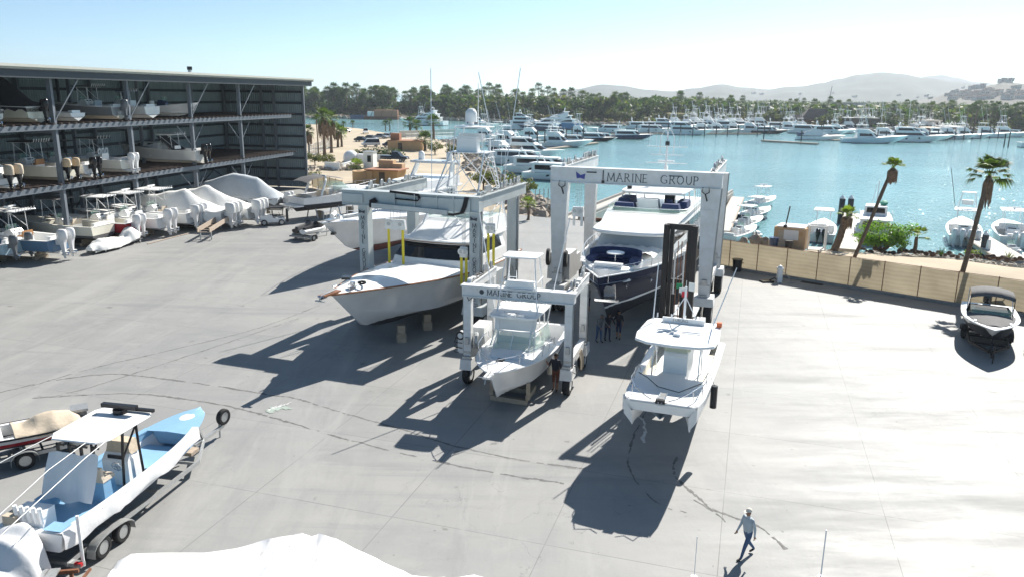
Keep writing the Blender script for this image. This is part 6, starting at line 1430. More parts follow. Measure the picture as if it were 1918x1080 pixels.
def leaf_cloud(b, c, rad, n, size, m, r, shell=.55):
    for _ in range(n):
        v = Vector((r.gauss(0, 1), r.gauss(0, 1), r.gauss(0, 1))).normalized(); k = lerp(shell, 1.05, r.random() ** .6)
        p = Vector(c) + Vector((v.x * rad[0], v.y * rad[1], v.z * rad[2])) * k
        u = Vector((r.uniform(-1, 1), r.uniform(-1, 1), r.uniform(-.6, .6))).normalized(); w = u.cross(v + Vector((0, 0, .3))).normalized(); s = size * r.uniform(.6, 1.3)
        b.add([p - u * s, p - w * s * .6, p + u * s, p + w * s * .6], [(0, 1, 2, 3)], m)
# the bright green mesquite bush
p = G(1652, 474, -.2); t = root('mesquite_bush', 'wide bright green mesquite bush with airy foliage between dock and palms', 'bush', tuple(p))
r = random.Random(5); b = MB(); f = MB()
for k in range(11):
    a = k * 2.4; e_ = Vector((math.cos(a) * r.uniform(1.0, 2.4), math.sin(a) * r.uniform(.6, 1.5), r.uniform(1.3, 2.7))); b.tube([(0, 0, 0), e_ * .45 + Vector((0, 0, .1)), e_], .06, mBARK, 5)
    for q in range(6):
        c = e_ * r.uniform(.55, 1.08) + Vector((r.uniform(-.6, .6), r.uniform(-.5, .5), r.uniform(-.4, .25))); leaf_cloud(f, c, (.8, .65, .42), 120, .085, mMESQ, r, .1)
b.build('branches', t, smooth=40); f.build('foliage', t, smooth=0)
p = G(1822, 482, -.3); b = MB(); leaf_cloud(b, (0, 0, .35), (.8, .6, .4), 160, .12, mFROND2, rnd, .1); tag(b.build('shrub', None, tuple(p), smooth=0), 'small yellow green shrub at the waterline behind the second tall palm', 'shrub')

# ================================================================== THE FENCE AND WHAT STANDS BY IT
mMESH = bpy.data.materials.new('tan_shade_cloth'); mMESH.use_nodes = True; n, l, bb = nodes_of(mMESH)
tr = n.new('ShaderNodeBsdfTranslucent'); mx = n.new('ShaderNodeMixShader'); mx.inputs[0].default_value = .55; tc = n.new('ShaderNodeTexCoord')
wv = n.new('ShaderNodeTexWave'); wv.bands_direction = 'Z'; wv.inputs['Scale'].default_value = 1.1; wv.inputs['Distortion'].default_value = 2.5; wv.inputs['Detail'].default_value = 3; l.new(tc.outputs['Object'], wv.inputs[0])
rp = n.new('ShaderNodeValToRGB'); rp.color_ramp.elements[0].color = (.215, .185, .132, 1); rp.color_ramp.elements[1].color = (.30, .262, .192, 1); nf = n.new('ShaderNodeTexNoise'); nf.inputs['Scale'].default_value = .55; nf.inputs['Detail'].default_value = 6; l.new(tc.outputs['Object'], nf.inputs['Vector']); am = n.new('ShaderNodeMath'); am.operation = 'MULTIPLY_ADD'; am.inputs[1].default_value = 2.2; am.inputs[2].default_value = -.9; l.new(nf.outputs['Fac'], am.inputs[0]); aw = n.new('ShaderNodeMath'); aw.operation = 'MULTIPLY_ADD'; aw.inputs[1].default_value = .35; l.new(wv.outputs['Fac'], aw.inputs[0]); l.new(am.outputs[0], aw.inputs[2]); l.new(aw.outputs[0], rp.inputs[0])
l.new(rp.outputs[0], bb.inputs['Base Color']); bb.inputs['Roughness'].default_value = .95; l.new(rp.outputs[0], tr.inputs[0]); l.new(bb.outputs[0], mx.inputs[1]); l.new(tr.outputs[0], mx.inputs[2]); l.new(mx.outputs[0], n['Material Output'].inputs[0])
FL = (FB - FA).length; fz = root('mesh_fence', 'long tan shade cloth fence on thin posts along the quay side of the yard', 'fence', tuple(FA), math.atan2(fd.y, fd.x))
q = int(FL / 2.35)
for k in range(q + 1):
    x = FL * k / q; b = MB(); b.cyl((x, -.05, -.02), (x, -.05, 2.38), .033, mRUST, n=6); b.build('post', fz)
b = MB()
b.cyl((0, -.03, 2.32), (FL, -.03, 2.32), .02, mRUST, n=5); b.build('top_rail', fz)
b = MB(); NX, NZ_ = q * 6, 8
b.loft([[Vector((FL * i / NX, .03 * math.sin(i * 1.05) * math.sin(j / NZ_ * math.pi) + .02 * math.sin(i * .37 + j), lerp(.22, 2.30 - .03 * abs(math.sin(i / 6 * math.pi)), j / NZ_))) for j in range(NZ_ + 1)] for i in range(NX + 1)], mMESH, closed=False, cap=False); b.build('shade_cloth', fz, smooth=80)
b = MB(); b.box((FL / 2, .0, .11), (FL, .3, .222), mKERB); b.build('footing', fz, smooth=0)
# back part of the fence, seen between the legs of the tall lift
fa2 = Vector((15.7, 63.5, 0)); fb2 = Vector((17.8, 79.5, 0)); b = MB(); d2 = (fb2 - fa2)
b.loft([[fa2 + d2 * (i / 8) + Vector((0, 0, z)) for z in (.1, 2.3)] for i in range(9)], mMESH, closed=False, cap=False)
t2 = b.build('mesh_fence', smooth=0); tag(t2, 'short tan mesh fence running back beside the lift basin', 'fence')
for i in range(9): a = fa2 + d2 * (i / 8); q = MB(); q.cyl((a.x, a.y, 0), (a.x, a.y, 2.4), .03, mRUST, n=5); q.build('post', t2)
def bin_(label, p, m, r0=.32, h=.85):
    b = MB(); b.cyl((0, 0, 0), (0, 0, h), r0 * .8, m, r2=r0, n=14); b.cyl((0, 0, h), (0, 0, h + .06), r0 * 1.08, m, n=14); b.tube([(r0 * 1.0, -.15, h * .7), (r0 * 1.2, 0, h * .75), (r0 * 1.0, .15, h * .7)], .025, m, 5)
    return tag(b.build('rubbish_bin', None, tuple(p)), label, 'bin')
bin_('black rubbish bin standing against the fence by the tall lift', G(1380, 508), mBLACK, .4, .95)
p = G(1394, 500); b = MB(); b.loft([[Vector((-.15, 0, 1.0)), Vector((.15, 0, 1.05)), Vector((.12, .1, 1.02))], [Vector((-.25, 0, .5)), Vector((.22, .0, .45)), Vector((.1, .16, .5))], [Vector((-.1, 0, -.05)), Vector((.12, .0, .0)), Vector((.05, .08, 0))]], mBCOV); tag(b.build('jacket', None, (p.x, p.y - .12, 1.0), smooth=40), 'dark jacket hanging on the fence beside the black bin', 'jacket')
p = G(1459, 528); t = root('service_pedestal', 'white water and power pedestal on the concrete near the fence', 'pedestal', tuple(p))
b = MB(); b.box((0, 0, .5), (.36, .36, 1.0), mWHITE, taper=.9); b.box((0, 0, 1.06), (.42, .42, .1), mWHITE); b.ball((0, 0, 1.1), (.2, .2, .2), mWHITE, 10, 4, half=True); b.build('post', t, smooth=30)
b = MB(); b.tube([(.18, 0, .8), (.5, -.1, .6), (.75, -.1, .25), (.6, -.3, .04), (1.0, -.35, .03), (.9, -.1, .03)], .03, mGALV, 5); b.build('hose', t)
p = G(1436, 528); b = MB(); b.box((0, 0, .06), (.9, .6, .12), mBLACK, rot=.2); b.tube([(.2, 0, .13), (.6, .1, .3), (.9, .05, .1)], .05, mBLACK, 5); tag(b.build('cable_box', None, tuple(p), smooth=0), 'black cable box lying on the ground beside the white pedestal', 'box')
p = G(1522, 530); b = MB(); b.box((0, 0, .012), (1.6, .7, .024), mFORK, rot=math.atan2(fd.y, fd.x)); tag(b.build('drain_grate', None, tuple(p), smooth=0), 'dark steel drain grate set in the concrete near the fence', 'grate')
for x, y, lb in ((1300, 1081, 'thin white upright pole at the bottom edge, left of the walking man'), (1537, 1081, 'thin white upright pole at the bottom edge, right of the walking man')):
    p = G(x, y); h = hgt(x + 3, 990 if x > 1400 else 1003, p); b = MB(); b.cyl((0, 0, 0), (.0, 0, h), .02 if x > 1400 else .012, mALU, n=8); b.cyl((0, 0, 0), (0, 0, .05), .1, mALU, n=10); tag(b.build('pole', None, tuple(p)), lb, 'pole')
# kiosk
p = G(1447, 464, -.1); q = G(1506, 470, -.1); t = root('kiosk', 'small tan stucco kiosk with a white panel behind the fence', 'kiosk', tuple(p), math.atan2(q.y - p.y, q.x - p.x)); LK = (q - p).length
mSTUC = mat('tan_stucco', (.55, .38, .23), .9, var=.12, scale=1.5); mSTUC2 = mat('ochre_stucco', (.52, .33, .16), .9, var=.12, scale=.8)
b = MB(); b.box((LK / 2, 1.3, 1.0), (LK, 2.6, 2.0), mSTUC); b.box((LK / 2, 1.3, 2.03), (LK - .3, 2.3, .1), mWHITE); b.build('walls', t, smooth=0)
b = MB(); b.box((LK * .55, -.03, 1.35), (1.3, .08, .9), mWHITE); b.build('panel', t, smooth=0); b = MB(); b.box((.75, -.02, .95), (.7, .08, 1.5), mTANC); b.build('door', t, smooth=0)
b = MB(); b.box((LK - .4, -.02, 1.5), (.3, .06, .35), mSTUC2); b.build('sign', t, smooth=0)
b = MB(); b.cyl((.95, .1, 2.0), (1.2, .1, 4.0), .06, mFORK, n=7); b.box((.95, .1, 2.1), (.3, .3, .25), mFORK); b.build('antenna', t)
bin_('blue grey wheeled bin left of the tan kiosk door', G(1448, 468, -.05), mDBLUE, .42, 1.1); bin_('black bin in front of the tan kiosk', G(1476, 471, -.05), mBLACK, .34, .95)
for k, (x, y, s) in enumerate(((1415, 460, .75), (1392, 458, .5), (1433, 461, .6))):
    p = G(x, y, -.2); b = MB(); b.ball((0, 0, s * .5), (s * .8, s * .6, s), mROCK, 7, 5); b.v = [v + Vector((NZ.noise(v * 2 + Vector((k * 5, 0, 0))) * .3, NZ.noise(v * 2.3) * .3, 0)) for v in b.v]; tag(b.build('boulder', None, tuple(p), smooth=0), ('largest tan boulder left of the kiosk', 'lowest tan boulder farthest left of the kiosk', 'tan boulder touching the kiosk bin')[k], 'boulder', 'boulders by the kiosk')
# dock gate and gangway docks on the right
def dock(label, a, c, w, z=-.75, name='floating_dock', m=None):
    a, c = Vector((a[0], a[1], z)), Vector((c[0], c[1], z)); b = MB(); b.bar(a, c, w, .5, m or mCONC2); o = b.build(name, smooth=0); tag(o, label, 'dock')
    d = (c - a).normalized(); s = Vector((-d.y, d.x, 0)); r_ = MB()
    for sg in (1, -1): r_.bar(a + s * sg * (w / 2 + .06) + Vector((0, 0, .12)), c + s * sg * (w / 2 + .06) + Vector((0, 0, .12)), .1, .2, mWOOD)
    r_.build('fender_strip', o, smooth=0); return o
mPILE = mat('dark_pile', (.045, .045, .05), .7, var=.2)
def pile(label, p, h, r_=.22, group=None):
    b = MB(); b.cyl((0, 0, -2), (0, 0, h), r_, mPILE, n=10); b.cyl((0, 0, h), (0, 0, h + r_ * 1.4), r_ * 1.05, mWHITE if r_ > .25 else mPILE, r2=.02, n=10); return tag(b.build('mooring_pile', None, (p[0], p[1], WZ)), label, 'pile', group)
p = G(1512, 468, -.1); q = G(1545, 470, -.1); t = root('dock_gate', 'white metal gate frame at the head of the gangway right of the kiosk', 'gate', tuple(p), math.atan2(q.y - p.y, q.x - p.x)); LK = (q - p).length
b = MB()
for x in (0, LK): b.box((x, 0, 1.1), (.12, .12, 2.2), mWHITE); b.box((x, 1.2, 1.1), (.1, .1, 2.2), mWHITE)
b.box((LK / 2, 0, 2.2), (LK + .2, .14, .14), mWHITE); b.box((LK / 2, 1.2, 2.2), (LK + .2, .12, .12), mWHITE); b.bar((0, .05, 2.27), (0, 1.2, 2.27), .1, .1, mWHITE); b.bar((LK, .05, 2.27), (LK, 1.2, 2.27), .1, .1, mWHITE); b.build('frame', t, smooth=0)
b = MB(); b.box((LK / 2, .6, .02), (LK, 1.6, .1), mCONC2); b.build('threshold', t, smooth=0)
g0, g1 = G(1590, 468, -.6), G(1590, 412, -.75); dock('pale gangway dock leading out to two dark piles beside the shaggy palm', (g0.x - .3, g0.y), (g1.x + 2.2, g1.y + 4), 2.0)
for x, y, lb in ((1573, 418, 'left of the two dark piles at the end of the gangway dock'), (1589, 420, 'right of the two dark piles at the end of the gangway dock')): p = G(x, y, WZ); pile(lb, p, hgt(x + 2, 372, p) - WZ, .34)
g0, g1 = G(1880, 486, -.9), G(1850, 458, -.9); dock('white floating dock running out from the sand at the right', (g0.x, g0.y - 1), (g1.x + 1.0, g1.y + 5), 2.6)
p = G(1840, 482, WZ); pile('dark thick pile standing beside the white floating dock at the right', p, hgt(1849, 440, p) - WZ, .3)
p = G(1850, 470, -.65); b = MB(); b.box((0, 0, .4), (.3, .3, .8), mWHITE, taper=.85); b.ball((0, 0, .8), (.18, .18, .22), mWHITE, 8, 4); tag(b.build('dock_pedestal', None, (p.x, p.y, -.5), smooth=30), 'white pedestal on the floating dock at the right', 'pedestal')
p = G(1692, 470, -1.2); b = MB(); b.cyl((0, 0, -1), (0, 0, .9), .2, mPILE, n=8); tag(b.build('pile_stub', None, tuple(p)), 'short dark pile stub at the waterline right of the green bush', 'pile')
# brown stones edging the sand, each one lying on its own
rk = []
for k in range(3):
    b = MB(); b.ball((0, 0, .12), (.24, .2, .2), mat('dark_stone', (.11, .07, .05), .9, var=.3) if k == 0 else rk[0].data.materials[0], 7, 5); b.v = [v + Vector((NZ.noise(v * 4 + Vector((k * 3, 0, 0))) * .12, NZ.noise(v * 5 + Vector((0, k, 0))) * .1, 0)) for v in b.v]
    o = b.build('edging_stone', None, (0, 0, 0), smooth=0); rk.append(o)
st = []
for k in range(46):
    x = 1612 + k * 6.9 + rnd.uniform(-3, 3); y = 469 + (x - 1600) * .062 + rnd.uniform(-3, 3); p = G(x, y, -.08); src = rk[k % 3]
    if k < 3: o = src
    else: o = src.copy(); COL.objects.link(o)
    o.location = (p.x, p.y, -.06); o.rotation_euler = (0, 0, rnd.uniform(0, 6)); s = rnd.uniform(.6, 1.3); o.scale = (s, s, s * rnd.uniform(.7, 1.1))
    tag(o, 'fist shaped dark brown stone in the row edging the sand', 'stone', 'dark stones edging the sand strip')
# riprap along the water edge
def riprap(name, label, line, n, s0, s1, z, seed, spread=1.2, m=None):
    r = random.Random(seed); b = MB()
    for k in range(n):
        t = r.random() * (len(line) - 1); i = int(t); p = lerp(Vector(line[i]), Vector(line[i + 1]), t - i); s = r.uniform(s0, s1)
        c = Vector((p.x + r.gauss(0, spread), p.y + r.gauss(0, spread), z + r.uniform(-.4, .3) * spread * .6)); o = len(b.v); b.ball(c, (s, s * r.uniform(.6, 1), s * r.uniform(.5, .8)), m or mROCK, 6, 4)
        for q in range(o, len(b.v)): b.v[q] += Vector((r.uniform(-.2, .2), r.uniform(-.2, .2), r.uniform(-.15, .15))) * s
    o = b.build(name, smooth=0); o['kind'] = 'stuff'; o['label'] = label; return o
mRIP = mat('pale_riprap', (.48, .44, .38), .9, var=.3, scale=1.5)
riprap('shore_rocks', 'pale rubble rocks along the waterline behind the sand strip', [v + Vector((0, .3, 0)) for v in edge], 420, .16, .5, -1.15, 3, .5, mRIP)
riprap('bank_rocks', 'brown rubble bank between the dirt lot and the marina', [(3.0, 91, 0), (1.0, 106, 0), (-2.5, 128, 0), (-7.5, 150, 0), (-10, 175, 0), (-13, 205, 0), (-21, 240, 0)], 700, .35, 1.1, -.35, 4, 1.6)
riprap('lot_rubble', 'grey rubble and scrub litter beside the dirt lot', [G(600, 318), G(640, 318), G(655, 308)], 160, .2, .7, .1, 6, 1.6)
# ================================================================== MOORED BOATS NEAR THE YARD
MG = 'boats moored close to the yard'
def moor(px, py): p = G(px, py, WZ); return (p.x, p.y, WZ - .35)
cc_boat('white open boat with twin outboards moored behind the dock gate', moor(1536, 455), R(67), 9.0, 3.0, 1.3, 1.8, n=2, cm=mOBB, tt=(2.6, 5.4, 3.4), group=MG, zw=.35)
t, _ = cc_boat('white sportfisher with quad outboards moored alone left of the second tall palm', moor(1806, 462), R(63), 11.5, 3.5, 1.5, 2.1, n=4, cm=mOBW, tt=(3.2, 6.4, 3.7), group=MG, ob=1.2, spread=.72, zw=.35)
b = MB()
for sg in (1, -1): b.cyl((5.6, sg * .9, 3.8), (4.9, sg * .6, 5.6), .03, mALU, n=5); b.cyl((3.9, sg * .9, 3.8), (4.2, sg * .6, 5.6), .03, mALU, n=5)
b.cyl((5.6, -.9, 3.85), (5.6, .9, 3.85), .03, mALU, n=5); b.cyl((4.05, -.75, 4.7), (4.05, .75, 4.7), .03, mALU, n=5); b.build('tower', t); slab(t, 'tower_top', planform(4.0, 5.1, .7, .7, .2, 5, .5), 5.6, .07, mWHITE)
b = MB(); b.box((4.9, 0, 4.5), (.5, 1.1, .5), mWHITE); b.build('tower_console', t, smooth=0); outriggers(t, 4.6, 1.1, 3.6, 4.6, lean=.22, aft=.0, m=mFORK)
cc_boat('white cuddy fishing boat moored right of the floating dock', moor(1903, 466), R(66), 10.5, 3.6, 1.6, 2.1, n=2, cm=mOBW, tt=(3.4, 6.4, 3.8), cuddy=True, group=MG, zw=.35, radar=4.6)
cc_boat('grey inflatable tender by the floating dock at the right edge', moor(1903, 488), R(75), 4.5, 2.2, .75, 1.0, top=(.55, .56, .57), n=1, cm=mOBW, group=MG, cons=True, zw=.2, name='inflatable_tender')
cc_boat('navy hulled fishing boat in the row left of the kiosk water', moor(1393, 415), R(48), 7.4, 2.6, 1.2, 1.6, top=(.02, .045, .08), n=0, tt=(2.2, 4.6, 3.1), group=MG, cons=True, zw=.3)
cc_boat('white centre console farthest out in the row beside the tall lift', moor(1406, 392), R(48), 7.8, 2.6, 1.2, 1.6, n=0, tt=(2.3, 4.8, 3.2), group=MG, radar=3.6, zw=.3)
cc_boat('pale aqua hulled boat in the row behind the tall lift leg', moor(1374, 434), R(48), 7.4, 2.5, 1.1, 1.5, top=(.45, .60, .60), n=0, tt=(2.2, 4.4, 3.0), group=MG, zw=.3)
cc_boat('white boat nearest the quay behind the tall lift leg', moor(1362, 452), R(48), 6.8, 2.4, 1.0, 1.4, n=0, group=MG, zw=.3)
b = MB(); a0, a1 = G(1352, 436, -.75), G(1382, 372, -.75); dock('pale finger dock behind the right legs of the tall lift', (a0.x, a0.y), (a1.x, a1.y), 1.6)
cc_boat('small white runabout drifting left of the kiosk roof', moor(1425, 443), R(175), 5.5, 2.0, .7, 1.0, n=0, group=MG, cons=False, zw=.2)
pq = moor(1634, 458); t = root('trawler_yacht', 'white trawler yacht with dark saloon windows behind the green bush', 'boat', pq, R(66), MG); t.scale = (.85, .85, .8)
H = Hull(13, 4.4, 1.9, 2.6, n=10); p = hullpaint((.82, .82, .81), (.03, .05, .1), (.03, .05, .1), .4, .06); H.build(t, p, p, td=.1, w=.3, zf=1.2, rail=mWHITE)
house(t, 'deckhouse', planform(1.5, 9, 1.8, 1.6, .8, 6, .6), planform(1.5, 8.4, 1.7, 1.5, .7, 6, .6), 1.8, 3.6, mWHITE, wins=[(0, 0, .4, .85, .05), (1, 6, .4, .85, .05), (7, 7, .4, .85, .05), (8, 8, .35, .8, .1)])
slab(t, 'boat_deck', planform(.3, 9, 2.0, 1.8, .8, 6, .6), 3.6, .15, mWHITE); house(t, 'pilothouse', planform(4, 7.6, 1.4, 1.3, .5, 6, .6), planform(4, 7.2, 1.3, 1.2, .5, 6, .6), 3.75, 5.0, mWHITE, wins=[(0, 0, .35, .85, .1), (7, 7, .35, .85, .1), (8, 8, .3, .85, .1)])
b = MB(); b.tube([(.4, -1.9, 3.75), (.4, -1.9, 4.6), (3.6, -1.9, 4.6)], .03, mSTEEL, 5); b.tube([(.4, 1.9, 3.75), (.4, 1.9, 4.6), (3.6, 1.9, 4.6)], .03, mSTEEL, 5); b.tube([(.4, -1.9, 4.6), (.4, 1.9, 4.6)], .03, mSTEEL, 5); b.cyl((4.2, 0, 5.0), (3.6, 0, 8.6), .06, mALU, n=6); b.cyl((4.2, .6, 5.0), (3.7, .2, 8.2), .03, mALU, n=5)
b.build('rail_and_mast', t); b = MB(); b.ball((6, -.9, 5.3), (.9, .5, .4), mat('green_cover', (.05, .28, .2), .7), 8, 5); b.build('dinghy_cover', t); b = MB(); b.box((.2, -1.2, 3.1), (.05, .8, .5), mFLAGR); b.box((.17, -1.2, 3.1), (.05, .36, .5), mFLAGW); b.build('ensign', t, smooth=0)
# ================================================================== THE FAR MARINA
def sport(label, loc, rz, L=17, tower=True, top=(.80, .81, .81), group=None, scale=1.0, fly=True):
    t = root('sportfisher', label, 'boat', loc, rz, group); B = L * .29; z0, z1 = L * .085, L * .145
    H = Hull(L, B, z0, z1, n=9, rake=L * .13, fine=2.5); p = hullpaint(top, (.03, .05, .09), (.03, .05, .09), z0 * .2, .06); H.build(t, p, p, td=.26, w=.3, zf=z0 * .7, rail=None, crown=.2)
    a, c = L * .22, L * .58
    house(t, 'deckhouse', planform(a, c, B * .42, B * .36, 1.0, 5, .6), planform(a, c - L * .1, B * .36, B * .31, .8, 5, .6), z0 + .2, z0 + 2.1, mWHITE, wins=[(1, 5, .3, .85, .05), (0, 0, .35, .85, .12), (6, 6, .35, .85, .12)])
    slab(t, 'brow', planform(a - .8, c - L * .09, B * .40, B * .34, .8, 5, .6), z0 + 2.1, .18, mWHITE)
    if fly:
        house(t, 'flybridge', planform(a, c - L * .11, B * .36, B * .3, .6, 5, .6), planform(a, c - L * .17, B * .34, B * .28, .5, 5, .6), z0 + 2.28, z0 + 3.2, mWHITE)
        slab(t, 'hardtop', planform(a - .2, c - L * .19, B * .33, B * .3, .4, 5, .6), z0 + 4.6, .12, mWHITE)
    for sg in (1, -1):
        b = MB()
        for x in (a + .3, c - L * .22): b.cyl((x, sg * B * .3, z0 + 2.3), (x - .1, sg * B * .29, z0 + 4.6), .05, mALU, n=4)
        if tower:
            for x in (a + .2, c - L * .18): b.cyl((x, sg * B * .36, z0 + 2.3), (lerp(x, a + 1.6, .65), sg * B * .15, z0 + 7.6), .055, mALU, n=4)
            b.cyl((a, sg * B * .3, z0 + 4.8), (c - L * .25, sg * B * .2, z0 + 6.2), .04, mALU, n=4)
        b.tube([(c - L * .2, sg * B * .42, z0 + 1.4), (c - L * .34, sg * B * .62, z0 + L * .62)], .035, mALU, 4)
        b.bar((a + .2, sg * B * .36, z0 + 2.34), (c - L * .18, sg * B * .42, z0 + 1.6), .06, .06, mALU); b.build('tower_side' if tower else 'outrigger_rig', t)
    if tower:
        slab(t, 'tower_top', planform(a + .6, a + 2.8, B * .17, B * .17, .3, 4, .6), z0 + 7.6, .12, mWHITE); b = MB(); b.ball((a + 1.4, 0, z0 + 5.0), (.4, .4, .5), mWHITE, 8, 5); b.build('radar_dome', t); b = MB(); b.cyl((a + 1, 0, z0 + 7.7), (a + .6, 0, z0 + 9.6), .03, mALU, n=4); b.build('antenna', t)
    return t
def cruiser(label, loc, rz, L=15, top=(.80, .81, .81), group=None, decks=1):
    t = root('motor_cruiser', label, 'boat', loc, rz, group); B = L * .28; z0, z1 = L * .1, L * .14
    H = Hull(L, B, z0, z1, n=9, rake=L * .14, fine=2.4); p = hullpaint(top, (.03, .04, .08), (.03, .04, .08), z0 * .2, .06); H.build(t, p, p, td=.18, w=.3, zf=z0 * .7, rail=None, crown=.2)
    b = MB()
    for sg in (1, -1): b = MB(); b.add([H.pt(.35, .45, sg) + Vector((0, sg * .02, 0)), H.pt(.62, .5, sg) + Vector((0, sg * .02, 0)), H.pt(.6, .78, sg) + Vector((0, sg * .02, 0)), H.pt(.37, .74, sg) + Vector((0, sg * .02, 0))], [(0, 1, 2, 3)], mGLASS); b.build('hull_window', t, smooth=0)
    z = z0 + .15; a, c, w = L * .12, L * .74, B * .42
    for k in range(decks):
        house(t, 'deckhouse', planform(a, c, w, w * .8, 1.6, 6, .6), planform(a, c - L * .13, w * .9, w * .7, 1.2, 6, .6), z, z + 1.5, mWHITE, wins=[(1, 6, .3, .88, .05), (0, 0, .3, .85, .08), (7, 7, .3, .85, .08)])
        slab(t, 'deck_roof', planform(a - .6, c - L * .12, w * .98, w * .76, 1.2, 6, .6), z + 1.5, .16, mWHITE, .05); z += 1.66; a += L * .05; c -= L * .16; w *= .88
    b = MB(); b.tube([(a + .4, -w, z), (a, -w * .9, z + 1.0), (a, w * .9, z + 1.0), (a + .4, w, z)], .12, mWHITE, 5); b.ball((a, 0, z + 1.3), (.35, .35, .35), mWHITE, 8, 5); b.cyl((a, .5, z + 1), (a - .3, .5, z + 2.4), .03, mALU, n=4); b.build('radar_arch', t)
    return t
BOAT_H = R(-14)
FG = 'boats moored in the far marina'
def fp(px, py): p = G(px, py, WZ); return (p.x, p.y, WZ - .3)
# left group, near side
sport('white sportfisher with long foredeck moored nearest behind the grey boat tower', fp(915, 272), R(-30), 19, False, group=FG)
sport('grey hooded white sportfisher with tower left of the blue cabin cruiser', fp(1003, 274), R(-16), 18, True, group=FG)
cruiser('cabin cruiser with royal blue hull side at the end of the left docks', fp(1046, 268), BOAT_H, 12, (.06, .14, .38), group=FG)
cruiser('black hulled cruiser between blue cruiser and white catamaran', fp(1084, 264), BOAT_H, 13, (.03, .028, .03), group=FG)
cruiser('small white catamaran beyond the black hulled cruiser', fp(1110, 262), BOAT_H, 9, group=FG)
cruiser('low dark blue sport boat out in the channel', fp(1143, 260), BOAT_H, 16, (.02, .06, .12), group=FG)
cruiser('large blue hulled superyacht with white decks on the far quay', fp(1092, 243), R(174), 32, (.07, .20, .38), group=FG, decks=3)
cruiser('dark hulled white topped yacht in front of the blue superyacht', fp(1052, 246), R(170), 20, (.06, .07, .12), group=FG)
cruiser('big white motor yacht with long dark windows beside the lawn', fp(945, 243), R(-12), 26, group=FG, decks=3)
cruiser('tall white motor yacht left of the boat tower near the lagoon', fp(835, 236), R(160), 26, group=FG, decks=3)
sport('white sportfisher at the lagoon end of the docks, left of the tall yacht', fp(805, 232), R(160), 16, True, group=FG)
cruiser('white cruiser moored behind the date palms by the lagoon', fp(866, 240), R(-14), 18, group=FG, decks=2)
cruiser('large white sport cruiser with raked windows close behind the sportfisher', fp(950, 322), R(-22), 18, group=FG)
cruiser('white sport cruiser with twin dark side windows pointing at the open water', fp(985, 334), R(-25), 16, group=FG)
cruiser('white cruiser farthest left of the near sport cruisers', fp(918, 306), R(-25), 17, group=FG)
cruiser('white hardtop yacht at the open end of the far quay', fp(1172, 249), R(172), 17, group=FG)
sport('white sportfisher with tall tower squeezed behind the raked sport cruisers', fp(895, 296), R(-25), 17, True, group=FG)
sport('white sportfisher second from the lagoon, behind the radar dome', fp(880, 262), R(-20), 16, True, group=FG)
cruiser('white two deck cruiser between the boat tower and the long dock', fp(940, 292), R(-20), 17, group=FG, decks=2)
sport('white convertible berthed on the inner side of the left docks', fp(965, 262), R(-18), 16, True, group=FG)
cruiser('small white cruiser berthed inside the left docks near the lawn', fp(1018, 256), R(-16), 12, group=FG)
sport('white sportfisher berthed inside the left docks before the superyacht', fp(1060, 256), R(-16), 14, True, group=FG)
# right group: (x, y, kind, L, colour, label)
W_ = (.80, .81, .81)
right = [(1190, 248, 'c', 16, W_, 'white express cruiser first in the right hand row'), (1218, 241, 'C', 16, (.35, .4, .45), 'grey two deck yacht behind the first express cruiser'), (1246, 252, 'C', 18, W_, 'white flybridge yacht with two bands of dark windows at the row front'),
  (1288, 250, 's', 15, W_, 'white sportfisher right of the flybridge yacht'), (1316, 249, 's', 15, (.62, .66, .62), 'sage tinted sportfisher third of the front row'), (1350, 248, 'n', 14, W_, 'white convertible without tower between the two towers'),
  (1375, 249, 's', 17, W_, 'white sportfisher under the tallest tower of the row'), (1407, 250, 'c', 14, (.03, .03, .035), 'black hulled cruiser right of the tallest tower'), (1448, 246, 's', 17, W_, 'white sportfisher just left of the black mast'),
  (1478, 244, 'n', 15, W_, 'white convertible just right of the black mast'), (1500, 243, 'c', 14, W_, 'small white cruiser before the thatched roof'), (1575, 267, 's', 20, (.66, .74, .78), 'big pale blue sportfisher nearest on the right docks'),
  (1618, 261, 'n', 18, (.10, .12, .16), 'dark hulled convertible tucked behind the pale blue sportfisher'), (1655, 265, 'C', 20, W_, 'white two deck motor yacht on the right docks'), (1690, 262, 's', 17, W_, 'white sportfisher right of the two deck motor yacht'),
  (1715, 261, 'c', 14, (.03, .04, .08), 'navy hulled cruiser among the right hand white boats'), (1742, 260, 'n', 16, W_, 'white convertible right of the navy cruiser'), (1772, 259, 's', 16, W_, 'white sportfisher before the bare tan field'),
  (1812, 257, 'n', 17, W_, 'white convertible left of the palm row'), (1846, 256, 's', 17, W_, 'white sportfisher below the palm row'), (1868, 255, 'c', 13, (.04, .05, .08), 'dark cruiser near the right edge of the marina'), (1908, 276, 'C', 18, W_, 'large white yacht cut by the right edge in front of the marina')]
for x, y, k, L, c, lb in right:
    L *= 1.1
    hd = BOAT_H + R(rnd.uniform(-4, 4))
    if k == 's': sport(lb, fp(x, y), hd, L, True, c, FG)
    elif k == 'n': sport(lb, fp(x, y), hd, L, False, c, FG)
    elif k == 'c': cruiser(lb, fp(x, y), hd, L, c, FG)
    else: cruiser(lb, fp(x, y), hd, L, c, FG, decks=2)
